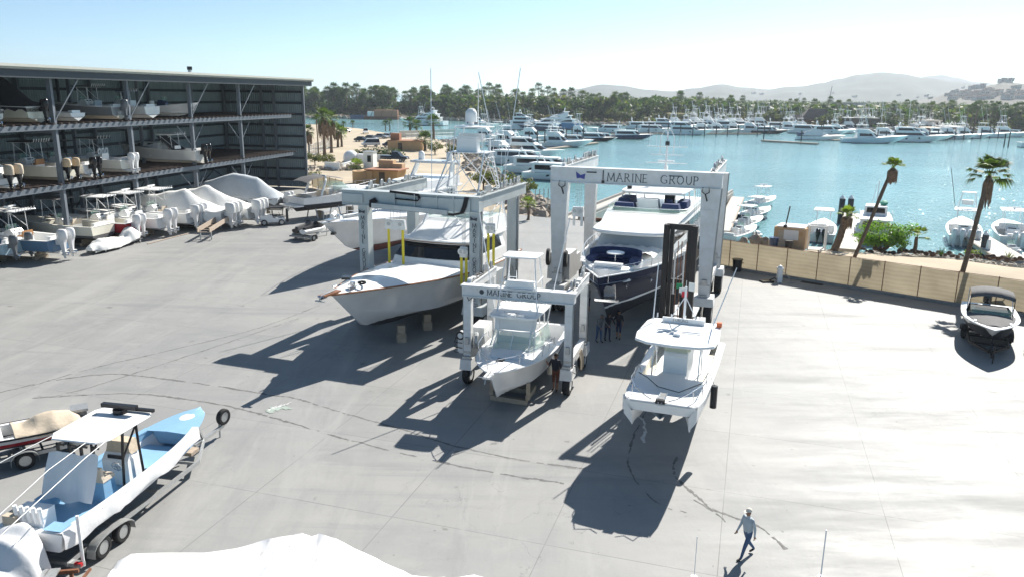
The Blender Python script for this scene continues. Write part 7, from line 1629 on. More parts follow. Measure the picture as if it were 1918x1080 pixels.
# second rank behind
sp_src = sport('white sportfisher in the second rank behind the right hand boats', fp(1540, 250), BOAT_H, 16, True, group='boats in the second rank of the far marina')
for k, x in enumerate((1562, 1590, 1612, 1640, 1664, 1688, 1345, 1300, 1265, 1420, 1705, 1548, 1628, 1652, 1676, 1385, 1408, 1325, 1460, 1282, 1700, 1720, 1656, 1600, 1580, 1334, 1310, 1275, 1396, 1440, 1360, 1240)):
    dup(sp_src, fp(x, 246.5 + rnd.uniform(-1.5, 1.5) - (7 if x < 1450 else 0) - 1.8 * (k > 9) + 1.2 * (k > 19)), BOAT_H + R(rnd.uniform(-8, 8)), scale=rnd.uniform(.95, 1.25))
cr_src = cruiser('white motor cruiser in the second rank behind the right hand boats', fp(1735, 252), BOAT_H, 14, group='cruisers in the second rank of the far marina')
for k, x in enumerate((1760, 1790, 1824, 1880, 1232, 1332, 1392, 1515, 1900, 1745, 1776, 1808, 1838, 1862, 1205, 1250, 1365, 1490, 1172, 1535, 1752, 1768, 1800, 1818, 1854, 1892, 1218, 1290, 1430, 1475)):
    dup(cr_src, fp(x, 250.5 + rnd.uniform(-1, 1) - (9 if x < 1450 else 0) - 1.5 * (k > 8) + 1.0 * (k > 18)), BOAT_H + R(rnd.uniform(-8, 8)), scale=rnd.uniform(1.0, 1.3))
# ketch with white covers on the end dock, and masts
p_ = fp(1490, 262); t = root('sailing_yacht', 'white ketch under white covers with a tall black mast at the dock end', 'sailing boat', p_, R(-8), FG)
H = Hull(18, 4.4, 1.6, 2.2, n=9, tw=.6); p = hullpaint(W_, (.05, .06, .1), (.05, .06, .1), .4, .06); H.build(t, p, p, td=.05, zf=1.2, rail=None, crown=.3)
b = MB(); b.loft([[Vector((x, y, z)) for y, z in ((-1.6, 2.0), (0, h), (1.6, 2.0))] for x, h in ((2, 3.0), (6, 4.4), (9.5, 4.0), (11.5, 2.6))], mCOVER, closed=False, cap=False); b.build('deck_tent', t, smooth=0)
b = MB(); b.cyl((9.2, 0, 1.8), (11.2, .2, hgt(1481, 161, p_) - p_[2]), .13, mFORK, r2=.07, n=6); b.cyl((9.2, 0, 3.6), (3.5, 0, 3.8), .1, mWHITE, n=6); b.build('mast', t)
b = MB(); b.box((1.6, 0, 2.4), (2.2, 2.6, 1.3), mDBLUE); b.build('blue_dodger', t, smooth=0)
dock('low floating dock carrying the covered ketch', tuple(G(1428, 263, -1))[:2], tuple(G(1532, 269, -1))[:2], 1.6, -1.15, m=mWOOD)
for k, (x, y, ty, lb) in enumerate(((1622, 246, 187, 'bare white sailing mast left of the sportfisher crowd'), (1672, 248, 187, 'bare white sailing mast in the middle of the right docks'), (1905, 252, 190, 'leaning white sailing mast near the right picture edge'))):
    p_ = fp(x, y); t = root('sailing_yacht', 'slim sloop with ' + lb, 'sailing boat', p_, BOAT_H, FG); H = Hull(12, 3.2, 1.1, 1.5, n=8, tw=.6); p = hullpaint(W_, (.05, .06, .1), (.05, .06, .1), .3, .05); H.build(t, p, p, td=0, rail=None)
    b = MB(); b.cyl((6.5, 0, 1.2), (6.2, 0, hgt(x + 3, ty, p_) - p_[2]), .11, mWHITE, n=5); b.bar((6.4, -1.1, 8), (6.4, 1.1, 8), .06, .06, mWHITE); b.build('mast', t)
# docks and piles
for a, c, lb in (((905, 292), (1000, 283), 'long floating dock of the left marina, nearest part'), ((1000, 282), (1118, 267), 'long floating dock of the left marina, outer part'), ((1145, 250), (1425, 250), 'long floating dock before the right hand boats, left half'), ((1560, 262), (1880, 254), 'long floating dock before the right hand boats, right half')):
    dock(lb, tuple(G(*a, -1))[:2], tuple(G(*c, -1))[:2], 1.3, -1.2, m=mWOOD)
PX_ = [(943, 288), (961, 287), (977, 285), (991, 280), (1006, 277), (1020, 275), (1034, 273), (1046, 271), (1060, 269), (1071, 268), (1081, 266), (1092, 265)]
PX2 = [(1192, 255), (1215, 253), (1251, 254), (1274, 257), (1297, 257), (1319, 257), (1341, 256), (1362, 256), (1382, 255), (1418, 256), (1430, 263), (1441, 252), (1460, 250), (1500, 268), (1537, 255)] + [(1626 + 16.2 * k, 268 - .55 * k) for k in range(16)] + [(1880, 276), (1888, 276)]
src = None
for x, y in PX_ + PX2:
    p = G(x, y, WZ); lb = 'slim dark pile along the left marina dock' if x < 1100 else 'slim dark pile along the right hand docks'
    gr = 'piles of the left marina dock' if x < 1100 else 'piles of the right hand docks'
    if src is None: src = pile(lb, p, 4.6, .2, gr)
    else:
        o = src.copy(); COL.objects.link(o); o.location = (p.x, p.y, WZ); tag(o, lb, 'pile', gr); o.scale = (1, 1, rnd.uniform(.85, 1.1))
# ================================================================== THE GROVES
def palm_template(seed, H_, skirt):
    t = root('fan_palm', 'tall fan palm in the grove beyond the harbour', 'palm', (0, 0, 0), 0, 'palms of the far groves')
    trunk_mb((rnd.uniform(-.5, .5), rnd.uniform(-.5, .5), H_), .28, .2, 5, .05, 6, seed=seed).build('trunk', t, smooth=60)
    o = palm_crown(2.7, 40, 6, mLEAFS[seed % 2], seed, -.8, 1.3, .8).build('crown', t, smooth=0); o.location = (0, 0, H_)
    if skirt: o = skirt_mb(.9, 3.2, 40, seed, mLEAFS[3]).build('dead_skirt', t, smooth=0); o.location = (0, 0, H_ - .2)
    return t
def tree_template(seed, m, W2, H_, lab, grp, nm='broadleaf_tree'):
    r = random.Random(seed); t = root(nm, lab, 'tree', (0, 0, 0), 0, grp); b = MB(); f = MB()
    b.tube([(0, 0, -.3), (.1, 0, H_ * .3), (0, .1, H_ * .55)], .22, mBARK, 6)
    for k in range(9):
        a = k * 2.4; rr = W2 * r.uniform(.25, .75); c = Vector((math.cos(a) * rr, math.sin(a) * rr, H_ * r.uniform(.38, .82)))
        b.tube([(0, 0, H_ * .3), c * .6 + Vector((0, 0, H_ * .12)), c], .08, mBARK, 4)
        s = W2 * r.uniform(.34, .52); leaf_cloud(f, c, (s, s, s * .68), 95, W2 * .085, m if r.random() < .8 else mLEAFS[(mLEAFS.index(m) + 1) % 3], r, .45)
    b.build('trunk', t, smooth=60); f.build('crown', t, smooth=0); return t
def shore_y(px):
    for k in range(len(shore_px) - 1):
        if shore_px[k][0] <= px <= shore_px[k + 1][0]: return lerp(shore_px[k][1], shore_px[k + 1][1], (px - shore_px[k][0]) / (shore_px[k + 1][0] - shore_px[k][0]))
    return 256
def back(px, dist):
    p = G(px, shore_y(px), -1.2); r = math.hypot(p.x, p.y); k = (r + dist) / r; return Vector((p.x * k, p.y * k, .5))
pt_ = [palm_template(k, h, sk) for k, (h, sk) in enumerate(((10.5, True), (12, True), (13, False), (11.5, False)))]
used = {}
def put(src, p, s, rz):
    if src.name not in used: used[src.name] = 1; src.location = p; src.rotation_euler = (0, 0, rz); src.scale = (s, s, s); return src
    return dup(src, p, rz, scale=s)
tt_ = [tree_template(40 + k, mLEAFS[k % 3], w, h, lb, gr) for k, (w, h, lb, gr) in enumerate(((4.6, 8, 'dark green broadleaf tree in the far grove', 'dark trees of the far grove'), (5.0, 8.5, 'mid green broadleaf tree in the far grove', 'mid green trees of the far grove'), (4.2, 5.6, 'low olive green tree along the far shore', 'olive trees along the far shore'), (4.4, 7.0, 'deep green round tree in the far grove', 'round trees of the far grove')))]
r = random.Random(99)
npalm = 0
for k in range(262):                      # palms
    px = r.uniform(566, 1925)
    if k < 26: px = r.uniform(566, 760)
    dmax = 75 if px < 780 else (140 if px < 900 else 260)
    d = r.uniform(14, dmax)
    if 1390 < px < 1640 and r.random() < .45: continue
    if px > 1000 and r.random() < .3: continue
    s = (1.16 if px < 700 else (1.2 if px < 1010 else lerp(1.12, .80, min(1, (px - 1010) / 500)))) * r.uniform(.82, 1.08) * (1 + d / 1200)
    put(pt_[k % 4], back(px, d), s, r.uniform(0, 6))
for k in range(285):
    px = r.uniform(560, 1925); z = r.random()
    if 1000 < px < 1060 and z < .5: continue
    if z < .55: i, d = 2, r.uniform(5, 40)
    else: i, d = (0, 1, 3)[k % 3], r.uniform(16, 70 if px < 800 else 230)
    if 1690 < px < 1800 and d < 60: continue
    put(tt_[i], back(px, d), r.uniform(.7, 1.5) * (1.2 if px < 1350 and i != 2 else .85), r.uniform(0, 6))
# one mass far behind, filling the distance to the foot of the hills
r = random.Random(12); b = MB()
for k in range(2300):
    px = r.uniform(775, 1960); d = 26 + 1270 * r.random() ** 2.2; s = r.uniform(3.2, 6.5)
    if px < 960: d = 20 + r.random() * (70 if px < 860 else 200)
    if k < 260: px = r.uniform(560, 860); d = r.uniform(18, 74)
    if 1690 < px < 1800 and d < 75: continue
    p = back(px, d)
    for q in range(5):
        c = p + Vector((r.uniform(-5, 5), r.uniform(-5, 5), r.uniform(.5, (11 if px < 1350 else 8.5) if px > 790 else 6.5)))
        leaf_cloud(b, c, (s * .6, s * .6, s * .42), 11, s * .27, mLEAFS[r.choice((0, 0, 1, 1, 2))], r, .5)
o = b.build('far_woodland', smooth=0); o['kind'] = 'stuff'; o['label'] = 'distant green woodland spreading back to the foot of the hills'
r = random.Random(13); b = MB()
for k in range(900):
    px = r.uniform(560, 1940); p = back(px, r.uniform(1, 60)); s = r.uniform(1.2, 3.2)
    if 1690 < px < 1800: continue
    leaf_cloud(b, p + Vector((0, 0, s * .4)), (s, s, s * .6), 16, s * .3, mLEAFS[r.choice((1, 2, 3, 3))], r, .4)
o = b.build('shore_scrub', smooth=0); o['kind'] = 'stuff'; o['label'] = 'low olive scrub and ground cover along the far shore'
riprap('far_quay_rocks', 'grey brown rubble edging the far shore', [v for v in SH[1:-1]], 900, .5, 1.6, -.6, 8, 2.2)
# palms standing in a row on the right shore
for k, x in enumerate((1808, 1816, 1822, 1841, 1853, 1861, 1876, 1893, 1906)):
    p = back(x, 6 + 3 * (k % 3)); dup(pt_[2], p, k, label='fan palm in the tidy row on the right hand shore', group='palm row on the right hand shore', scale=.72 + .06 * (k % 3))
# buildings on the far shore
mTHATCH = mat('thatch', (.10, .085, .075), .95, var=.25, scale=.6); mPALE = mat('pale_wall', (.66, .62, .55), .85, var=.06); mTERR = mat('terracotta', (.36, .17, .10), .8, var=.15)
p = back(1525, 14); t = root('palapa', 'big dark thatched palapa roof behind the marina boats', 'building', (p.x, p.y, .6), R(-10))
b = MB(); P0 = [(-8, -7), (9, -7), (9, 7), (-8, 7)]; b.loft([[Vector((x, y, 3.2)) for x, y in P0], [Vector((x * .45, y * .2, 8.2)) for x, y in P0]], mTHATCH); b.box((-9, 0, 4.0), (8, 10, 2.4), mTHATCH, taper=.4); b.build('roof', t, smooth=0)
b = MB()
for x in (-7, -2, 3, 8):
    for y in (-6, 6): b.cyl((x, y, 0), (x, y, 3.3), .25, mBARK, n=6)
b.build('posts', t); b = MB(); b.box((.5, 1, 1.5), (12, 8, 3), mTERR); b.build('walls', t, smooth=0)
def block(label, px, d, w, dp, h, m, rz=-8, z=.6, fl=1, name='building', mr=None):
    p = back(px, d); t = root(name, label, 'building', (p.x, p.y, z), R(rz)); b = MB(); b.box((0, 0, h / 2), (w, dp, h), m); b.build('walls', t, smooth=0)
    b = MB(); b.box((0, 0, h + .15), (w + .8, dp + .8, .3), mr or m); b.build('roof', t, smooth=0); b = MB()
    for f in range(fl):
        n_ = max(2, int(w / 3))
        for k in range(n_): b.box((-w / 2 + w * (k + .5) / n_, -dp / 2 - .03, h * (f + .52) / fl), (w / n_ * .55, .1, h / fl * .45), mGLASS)
    b.build('windows', t, smooth=0); return t
block('long white flat roofed pavilion right of the thatched roof', 1597, 12, 20, 8, 4.2, mBARK, mr=mPALE)
block('white gabled house rising among palms behind the palapa', 1582, 90, 16, 10, 11, mPALE, fl=2)
block('small yellow awning building behind the first sportfishers', 1270, 10, 12, 7, 4.0, mat('yellow_awning', (.55, .46, .22), .8))
block('low tan building at the end of the bare field', 1738, 40, 9, 6, 3, mPALE)
p = [back(1692, 3), back(1800, 3), back(1800, 70), back(1692, 70)]; b = MB(); b.add([Vector((q.x, q.y, 1.05)) for q in p], [(0, 1, 2, 3)], mDIRT); struct(b.build('bare_field', smooth=0))
# houses scattered on the hills
hs = None; r = random.Random(21)
dg = bpy.context.evaluated_depsgraph_get(); dg.update()
def drop(px, py, names):
    d = (CAMM.to_3x3() @ Vector(((px - 959) / FPX, -(py - 540) / FPX, -1.0))).normalized()
    best = None
    for nm in names:
        o = bpy.data.objects[nm]; ok, loc, nn, ix = o.ray_cast(Vector((0, 0, CAMH)), d)
        if ok and (best is None or loc.length < best.length): best = loc
    return best
spots = [(r.uniform(1775, 1830), r.uniform(174, 190)) for _ in range(26)] + [(r.uniform(1800, 1918), r.uniform(164, 186)) for _ in range(26)] + [(r.uniform(1400, 1780), r.uniform(174, 186)) for _ in range(10)] + [(1870 + 6 * k, 154 + (k % 2)) for k in range(4)]
for k, (x, y) in enumerate(spots):
    q = drop(x, y, ['near_hillside', 'hills'])
    if q is None: continue
    s = r.uniform(.45, .95)
    if hs is None:
        hs = root('hillside_house', 'small pale house among the cluster on the far hillside', 'house', tuple(q), R(-15), 'houses on the far hillside')
        b = MB(); b.box((0, 0, 2), (13, 8, 6), mPALE); b.box((5, -1, 4), (6, 8, 5), mPALE); b.build('walls', hs, smooth=0); b = MB(); b.box((-2, 0, 5.2), (9.5, 8.6, .5), mTERR); b.box((5, -1, 6.8), (6.6, 8.6, .5), mTERR); b.build('roof', hs, smooth=0); o = hs
        b = MB()
        for xx in (-4.5, -2, .5, 4, 6.5): b.box((xx, -4.05 if xx < 2 else -5.05, 2.6), (1.3, .1, 1.6), mGLASS)
        b.build('windows', hs, smooth=0)
    else: o = dup(hs, tuple(q), R(r.uniform(-50, 30)))
    o.scale = (s, s, s * r.uniform(.8, 1.3))
# ================================================================== THE DIRT LOT
def car(label, px, py, rz, col, kind='car', k=1.0):
    p = G(px, py, .03); t = root('parked_' + ('pickup' if kind == 'pickup' else kind), label, kind, tuple(p), R(rz), 'cars parked on the dirt lot'); t.scale = (k, k, k)
    m = mat('car_paint', col, .25, var=.03); b = MB()
    prof = {'car': [(-2.2, .55, .85), (-2.1, .4, .95), (-1.3, .38, 1.0), (1.0, .38, .95), (2.0, .42, .8), (2.25, .5, .65)], 'pickup': [(-2.6, .5, 1.1), (-.3, .5, 1.1), (1.2, .5, 1.08), (2.3, .5, 1.0), (2.6, .55, .8)], 'van': [(-2.4, .4, 1.1), (1.5, .4, 1.1), (2.3, .45, .9)]}[kind]
    b.loft([[Vector((x, -.88, z0)), Vector((x, -.9, z1 * .8)), Vector((x, -.8, z1)), Vector((x, .8, z1)), Vector((x, .9, z1 * .8)), Vector((x, .88, z0))] for x, z0, z1 in prof], m); b.build('body', t, smooth=35)
    c0, c1, r0, r1, h = {'car': (-1.75, 1.05, -1.0, .3, 1.48), 'pickup': (-.5, 1.5, -.35, .7, 1.85), 'van': (-2.3, 1.7, -2.2, .9, 2.0)}[kind]
    zb = 1.05 if kind != 'car' else .96
    b = MB(); b.loft([[Vector((c0, -.8, zb)), Vector((c1, -.8, zb)), Vector((c1, .8, zb)), Vector((c0, .8, zb))], [Vector((r0, -.66, h)), Vector((r1, -.66, h)), Vector((r1, .66, h)), Vector((r0, .66, h))]], mGLASS); b.build('windows', t, smooth=0)
    b = MB(); b.box(((r0 + r1) / 2, 0, h + .03), (r1 - r0 + .1, 1.36, .07), m); b.build('roof', t, smooth=0)
    for x in (-1.4, 1.4):
        for y in (-.82, .82): MB().wheel((x, y, .33), (0, 1, 0), .33, .2, mRUBBER, mGALV, 10).build('wheel', t)
    b = MB(); b.box((prof[-1][0] + .01, .6, .75), (.06, .3, .14), mWHITE); b.box((prof[-1][0] + .01, -.6, .75), (.06, .3, .14), mWHITE); b.build('headlights', t, smooth=0)
    return t
car('black sedan at the left end of the parked row on the dirt lot', 678, 266, -20, (.03, .03, .035)); car('silver and black hatchback second in the parked row', 695, 263, -20, (.25, .26, .28)); car('grey sedan in the middle of the parked row', 714, 260, -20, (.30, .31, .32))
car('white sedan right of the grey one in the parked row', 727, 259, -20, (.75, .75, .75)); car('dark car at the right end of the parked row', 737, 258, -25, (.12, .13, .15)); car('white pickup facing the yard near the beach', 685, 251, -80, (.75, .75, .76), 'pickup')
car('white van parked below the car row', 694, 275, 200, (.72, .73, .72), 'van'); car('dark sedan beside the ochre building', 732, 276, 10, (.05, .05, .06)); car('black pickup with shiny cab nearest on the dirt lot', 740, 303, -12, (.02, .022, .03), 'pickup', 1.1); car('dark car parked by the water at the left', 646, 248, 150, (.06, .07, .08))
mPLY = mat('plywood', (.52, .34, .18), .8, var=.15, scale=.6)
p = G(758, 283); t = root('plywood_store', 'boxy plywood sided store on the dirt lot behind the brush pile', 'building', tuple(p), R(-6)); b = MB(); b.box((0, 2, 1.2), (8.2, 5, 2.4), mPLY); b.build('walls', t, smooth=0); b = MB(); b.box((-2.6, 2.0, 3.3), (2.2, 2.2, 1.7), mTERR); b.build('tower_room', t, smooth=0); b = MB(); b.box((0, 2, 2.45), (8.6, 5.4, .1), mTERR); b.build('roof', t, smooth=0); b = MB(); b.box((-1, -.53, 1.0), (1.0, .1, 1.9), mBARK); b.build('door', t, smooth=0)
p = G(690, 345); t = root('adobe_house', 'ochre adobe building with stepped walls and flat pink roof edge', 'building', tuple(p), R(-14))
b = MB(); b.box((-.6, 1.5, 1.0), (2.6, 3, 2.0), mPLY); b.cyl((-1.4, .9, 0), (-1.4, .9, 1.9), 1.5, mPLY, n=20); b.box((2.4, 2, 1.05), (4.6, 3.6, 2.1), mSTUC2); b.build('walls', t, smooth=30); b = MB(); b.box((2.3, 1.9, 2.2), (5.6, 4.4, .16), mTERR); b.build('roof', t, smooth=0)
b = MB(); b.box((1.7, 3.6, 2.85), (2.4, 1.4, 1.2), mSTUC); b.box((3.4, 3.6, 2.6), (2.0, 1.4, .7), mSTUC); b.build('stepped_parapet', t, smooth=0); b = MB(); b.box((2.2, .17, .95), (.9, .1, 1.8), mBARK); b.build('door', t, smooth=0)
p = G(690, 316); t = root('guard_hut', 'narrow white guard hut with a dark window beside the adobe building', 'hut', tuple(p), R(-12)); b = MB(); b.box((0, 1, 1.5), (1.9, 1.9, 3.0), mWHITE); b.box((0, 1, 3.06), (2.2, 2.2, .12), mGALV); b.build('walls', t, smooth=0); b = MB(); b.box((.2, .03, 1.8), (.7, .1, 1.2), mGLASS); b.build('window', t, smooth=0)
p = G(654, 306); t = root('dome_oven', 'white plastered dome shelter on the dirt lot', 'dome', tuple(p), R(-10)); b = MB(); b.ball((0, 1, 1.0), (1.5, 1.5, 1.5), mWHITE, 16, 6, half=True); b.cyl((0, 1, 0), (0, 1, 1.0), 1.5, mWHITE, n=16); b.build('dome', t, smooth=60); b = MB(); b.box((2.6, 1, .9), (2.2, 1.8, 1.8), mWHITE); b.build('wing', t, smooth=0)
for k, (a, c, h, lb, m) in enumerate((((609, 318), (637, 320), 1.3, 'low white wall left of the dome shelter', mWHITE), ((642, 318), (672, 308), 1.0, 'curved low white wall below the dome shelter', mWHITE), ((749, 258), (852, 254), 2.0, 'long white perimeter wall along the far side of the lot', mPALE), ((700, 302), (728, 302), 1.2, 'short white wall right of the guard hut', mWHITE))):
    b = MB(); p, q = G(*a), G(*c); b.bar(p + Vector((0, 0, h / 2)), q + Vector((0, 0, h / 2)), .3, h, m); b.bar(p + Vector((0, 0, h + .05)), q + Vector((0, 0, h + .05)), .42, .098, m); tag(b.build('low_wall', smooth=0), lb, 'wall')
for k, (a, c, h, lb) in enumerate((((586, 352), (642, 368), 2.2, 'tan mesh fence between the shed and the dirt lot'), ((578, 296), (622, 276), 2.6, 'grey iron fence at the left side of the dirt lot'), ((760, 262), (850, 259), 1.8, 'wire fence with posts along the bank of the lot'))):
    p, q = G(*a), G(*c); t = root('wire_fence', lb, 'fence', tuple(p)); d = q - p; n_ = max(4, int(d.length / 2.2)); b = MB()
    for i in range(n_ + 1): b.cyl(d * (i / n_), d * (i / n_) + Vector((0, 0, h)), .05, mRUST if k == 0 else mGALV, n=5)
    b.build('posts', t)
    b = MB()
    if k == 0: b.loft([[d * (i / 10) + Vector((0, 0, z)) for z in (.1, h - .1)] for i in range(11)], mMESH, closed=False, cap=False)
    else:
        for z in (.4, h * .5, h - .1): b.cyl(Vector((0, 0, z)), d + Vector((0, 0, z)), .035, mGALV, n=4)
        for i in range(n_ * 4): b.cyl(d * (i / n_ / 4), d * (i / n_ / 4) + Vector((0, 0, h - .15)), .018, mGALV, n=3)
    b.build('mesh_panel', t, smooth=0)
p = G(708, 294); t = root('brush_pile', 'big grey brown heap of cut brush beside the black pickup', 'brush pile', tuple(p)); r = random.Random(3); b = MB()
for k in range(420):
    a = r.uniform(0, 6.283); rr = r.random() ** .5; c = Vector((math.cos(a) * rr * 6, math.sin(a) * rr * 2.5, 2.4 * (1 - rr ** 2) * r.random())); d = Vector((r.uniform(-1, 1), r.uniform(-1, 1), r.uniform(-.3, .6))).normalized() * r.uniform(.4, 1.0); s = Vector((-d.y, d.x, 0)) * .12
    b.add([c - d, c - s, c + d, c + s], [(0, 1, 2, 3)], mLEAFS[3] if r.random() < .5 else mBARK)
leaf_cloud(b, (0, 0, .7), (5.8, 2.4, 1.4), 900, .32, mLEAFS[0], r, .3); b.build('branches', t, smooth=0)
# palms and shrubs of the lot
def lot_palm(label, px, py, ty, skirt=True, s=1.0, m=None, dx=0, lean=0):
    p = G(px, py, .0); h = hgt(px + dx, ty, p); t = root('fan_palm', label, 'palm', tuple(p), 0, 'palms on the dirt lot'); trunk_mb((lean, 0, h), .28 * s, .22 * s, 8, .06, 7, seed=px).build('trunk', t, smooth=60)
    o = palm_crown(1.9 * s, 24, 8, m or mLEAFS[1], px, -.7 if skirt else -.4, 1.3, .7).build('crown', t, smooth=0); o.location = (lean, 0, h)
    if skirt: o = skirt_mb(.9 * s, min(5.5, h * .5), 120, px).build('dead_skirt', t, smooth=0); o.location = (lean, 0, h)
lot_palm('tallest skirted palm of the clump right of the shed', 608, 293, 219, s=1.25); lot_palm('skirted palm right of the tallest one in the clump', 621, 287, 224, s=1.2); lot_palm('bare trunk palm beside the shed corner', 597, 304, 222, False, .5); lot_palm('short bushy palm at the foot of the clump', 633, 277, 245, s=1.15); lot_palm('brown drooping palm next to the shed wall', 579, 293, 246, s=.9); lot_palm('green young palm at the right of the clump', 640, 276, 250, False, 1.1, mFROND2)
lot_palm('lone date palm in front of the tall white yacht', 812, 262, 230, False, 1.5); lot_palm('dark clumped palm at the left end of the white wall', 768, 248, 232, False, 1.7, mLEAFS[0]); lot_palm('second clumped palm at the left end of the white wall', 780, 249, 236, False, 1.4); lot_palm('short palm on the bank behind the radar arch', 796, 283, 264, False, 1.4); lot_palm('small green palm between adobe building and lot road', 667, 318, 311, False, .9, mFROND2)
lot_palm('thin sapling palm by the lagoon shore, left one', 644, 246, 233, False, .7, mLEAFS[0]); lot_palm('thin sapling palm by the lagoon shore, right one', 661, 240, 231, False, .7, mLEAFS[0]); lot_palm('dark young palm by the water, left of the parked boats', 722, 246, 232, False, .8, mLEAFS[0]); lot_palm('dark young palm by the water, right of its twin', 730, 246, 229, False, .8, mLEAFS[0])
lot_palm('small yellow palm by the wire fence near the basin', 989, 412, 382, False, .55, mFROND2)
bush = None
for k, (x, y, s, lb) in enumerate(((905, 356, .6, 'olive feathery tree behind the grey boat tower, left one'), (945, 376, .65, 'olive feathery tree behind the grey lift beam'), (985, 370, .5, 'olive feathery tree nearest the basin water'), (965, 352, .45, 'olive feathery tree on the bank by the sport cruisers'), (590, 310, .5, 'dry scrub bush by the shed wall'), (612, 312, .5, 'dry scrub bush left of the low white wall'), (585, 345, .4, 'green yellow scrub at the foot of the shed corner'), (815, 290, .6, 'grey green bush on the bank below the date palm'), (850, 296, .6, 'grey green bush on the bank beside the rubble'), (880, 285, .6, 'olive bush at the top of the bank'))):
    p = G(x, y)
    if bush is None: bush = tree_template(77, mLEAFS[2], 3.4, 5.2, lb, 'bushes of the dirt lot', 'bush'); bush['category'] = 'bush'; bush.location = p; bush.scale = (s,) * 3
    else: dup(bush, p, k * 1.3, label=lb, scale=s)
# dredge barge in the lagoon
p = G(705, 224, WZ); t = root('dredge_barge', 'rusty red dredge barge moored across the lagoon', 'barge', (p.x, p.y, WZ), R(4)); b = MB(); b.box((0, 0, .8), (26, 7, 2.0), mRUST); b.box((-11, -1, 1.3), (8, 6, 2.4), mDBLUE); b.build('hull', t, smooth=0); b = MB(); b.box((6, 0, 3.6), (14, 6, 4.0), mTERR); b.box((-2, 0, 3.2), (6, 5, 3), mWHITE); b.build('deckhouse', t, smooth=0)
b = MB()
for x in (-6, -3, 3, 9): b.cyl((x, -3, 1.8), (x + 2, -3, 7), .15, mRUST, n=5)
b.build('gantry', t)
# fence posts in the water by the basin
for k, x in enumerate((1002, 1010, 1018, 1026, 1033)):
    p = G(x, 402 - k * 1.0, -1.2); b = MB(); b.cyl((0, 0, -1), (0, 0, 3.2), .06, mGALV, n=5); b.bar((0, 0, .4), (0.7, .1, .4), .04, .04, mGALV); tag(b.build('fence_post', None, tuple(p)), 'thin grey fence post standing in the water by the basin', 'post', 'fence posts in the water by the basin')
# ================================================================== MARKS ON THE CONCRETE
mMARK = mat('tyre_rubber_mark', (.155, .152, .148), .8, var=.45, scale=5); mMARK2 = mat('faint_mark', (.245, .25, .25), .75, var=.1, scale=2); mPAINT = mat('white_floor_paint', (.62, .63, .62), .7, var=.2, scale=3); mGRN = mat('green_floor_paint', (.33, .39, .345), .8, var=.2, scale=2)
def mark(pts, w, m, z, dash=0.0, seed=1, jit=.3):
    r = random.Random(seed); P = [G(x, y) for x, y in pts]; Q = []
    for i in range(len(P) - 1):
        p0, p1, p2, p3 = P[max(0, i - 1)], P[i], P[i + 1], P[min(len(P) - 1, i + 2)]; n_ = max(2, int((p2 - p1).length / .12))
        for k in range(n_):
            t = k / n_; Q.append(.5 * ((2 * p1) + (p2 - p0) * t + (2 * p0 - 5 * p1 + 4 * p2 - p3) * t * t + (3 * p1 - p0 - 3 * p2 + p3) * t ** 3))
    b = MB(); L = []
    for i in range(len(Q) - 1):
        nv = NZ.noise(Q[i] * 1.1 + Vector((seed * 7.1, 0, 0))) + .5 * NZ.noise(Q[i] * 4.3)
        if dash and nv < dash - .66: continue
        d = (Q[i + 1] - Q[i]).normalized(); s = Vector((-d.y, d.x, 0)); w0 = w * .62 * max(.2, 1 + jit * 1.6 * nv) * r.uniform(.45, 1.5); o = s * NZ.noise(Q[i] * 2.2) * w * 1.2
        b.add([Vector((v.x, v.y, z)) for v in (Q[i] + s * w0 + o, Q[i] - s * w0 + o, Q[i + 1] - s * w0 * .9 + o, Q[i + 1] + s * w0 * .9 + o)], [(0, 1, 2, 3)], m)
    return b
Zm = .004
arcs = [([(0, 735), (80, 716), (200, 700), (290, 707), (400, 722), (500, 738), (560, 747), (640, 772), (760, 805), (830, 828), (950, 856), (1100, 878)], .07, .25), ([(60, 745), (140, 740), (260, 737), (380, 752), (470, 770), (560, 796), (650, 822), (760, 850), (900, 880), (1060, 905)], .07, .35),
        ([(60, 722), (170, 690), (320, 655), (480, 615), (600, 571)], .045, .08), ([(75, 745), (150, 730), (300, 683), (450, 633), (560, 595)], .04, .15),
        ([(1210, 770), (1182, 830), (1180, 880), (1230, 940), (1290, 960)], .05, .35), ([(1268, 855), (1262, 885), (1300, 925), (1340, 955), (1420, 985), (1475, 1030)], .07, .3), ([(1300, 935), (1350, 968), (1375, 1000)], .035, .5), ([(880, 420), (960, 470), (1090, 500)], .03, .3)]
for k, (pts, w, ds) in enumerate(arcs): struct(mark(pts, w, mMARK, Zm + .0005 * k, ds, k, .6).build('tyre_mark', smooth=0))
struct(mark([(1190, 775), (1208, 792), (1203, 830)], .09, mPAINT, Zm + .010, .3, 50, .6).build('paint_spill', smooth=0))
struct(mark([(500, 771), (536, 758)], .35, mGRN, Zm + .011, .1, 51, .3).build('green_paint_patch', smooth=0))
for k in range(4): struct(mark([(503 + k * 9, 768 - 3 * k), (520 + 10 * k, 758 - 2 * k)], .05, mPAINT, Zm + .014, .1, 52 + k, .4).build('painted_letter_mark', smooth=0))
struct(mark([(1665, 549), (1676, 540)], .04, mPAINT, Zm + .010, 0, 60, .1).build('painted_line', smooth=0))
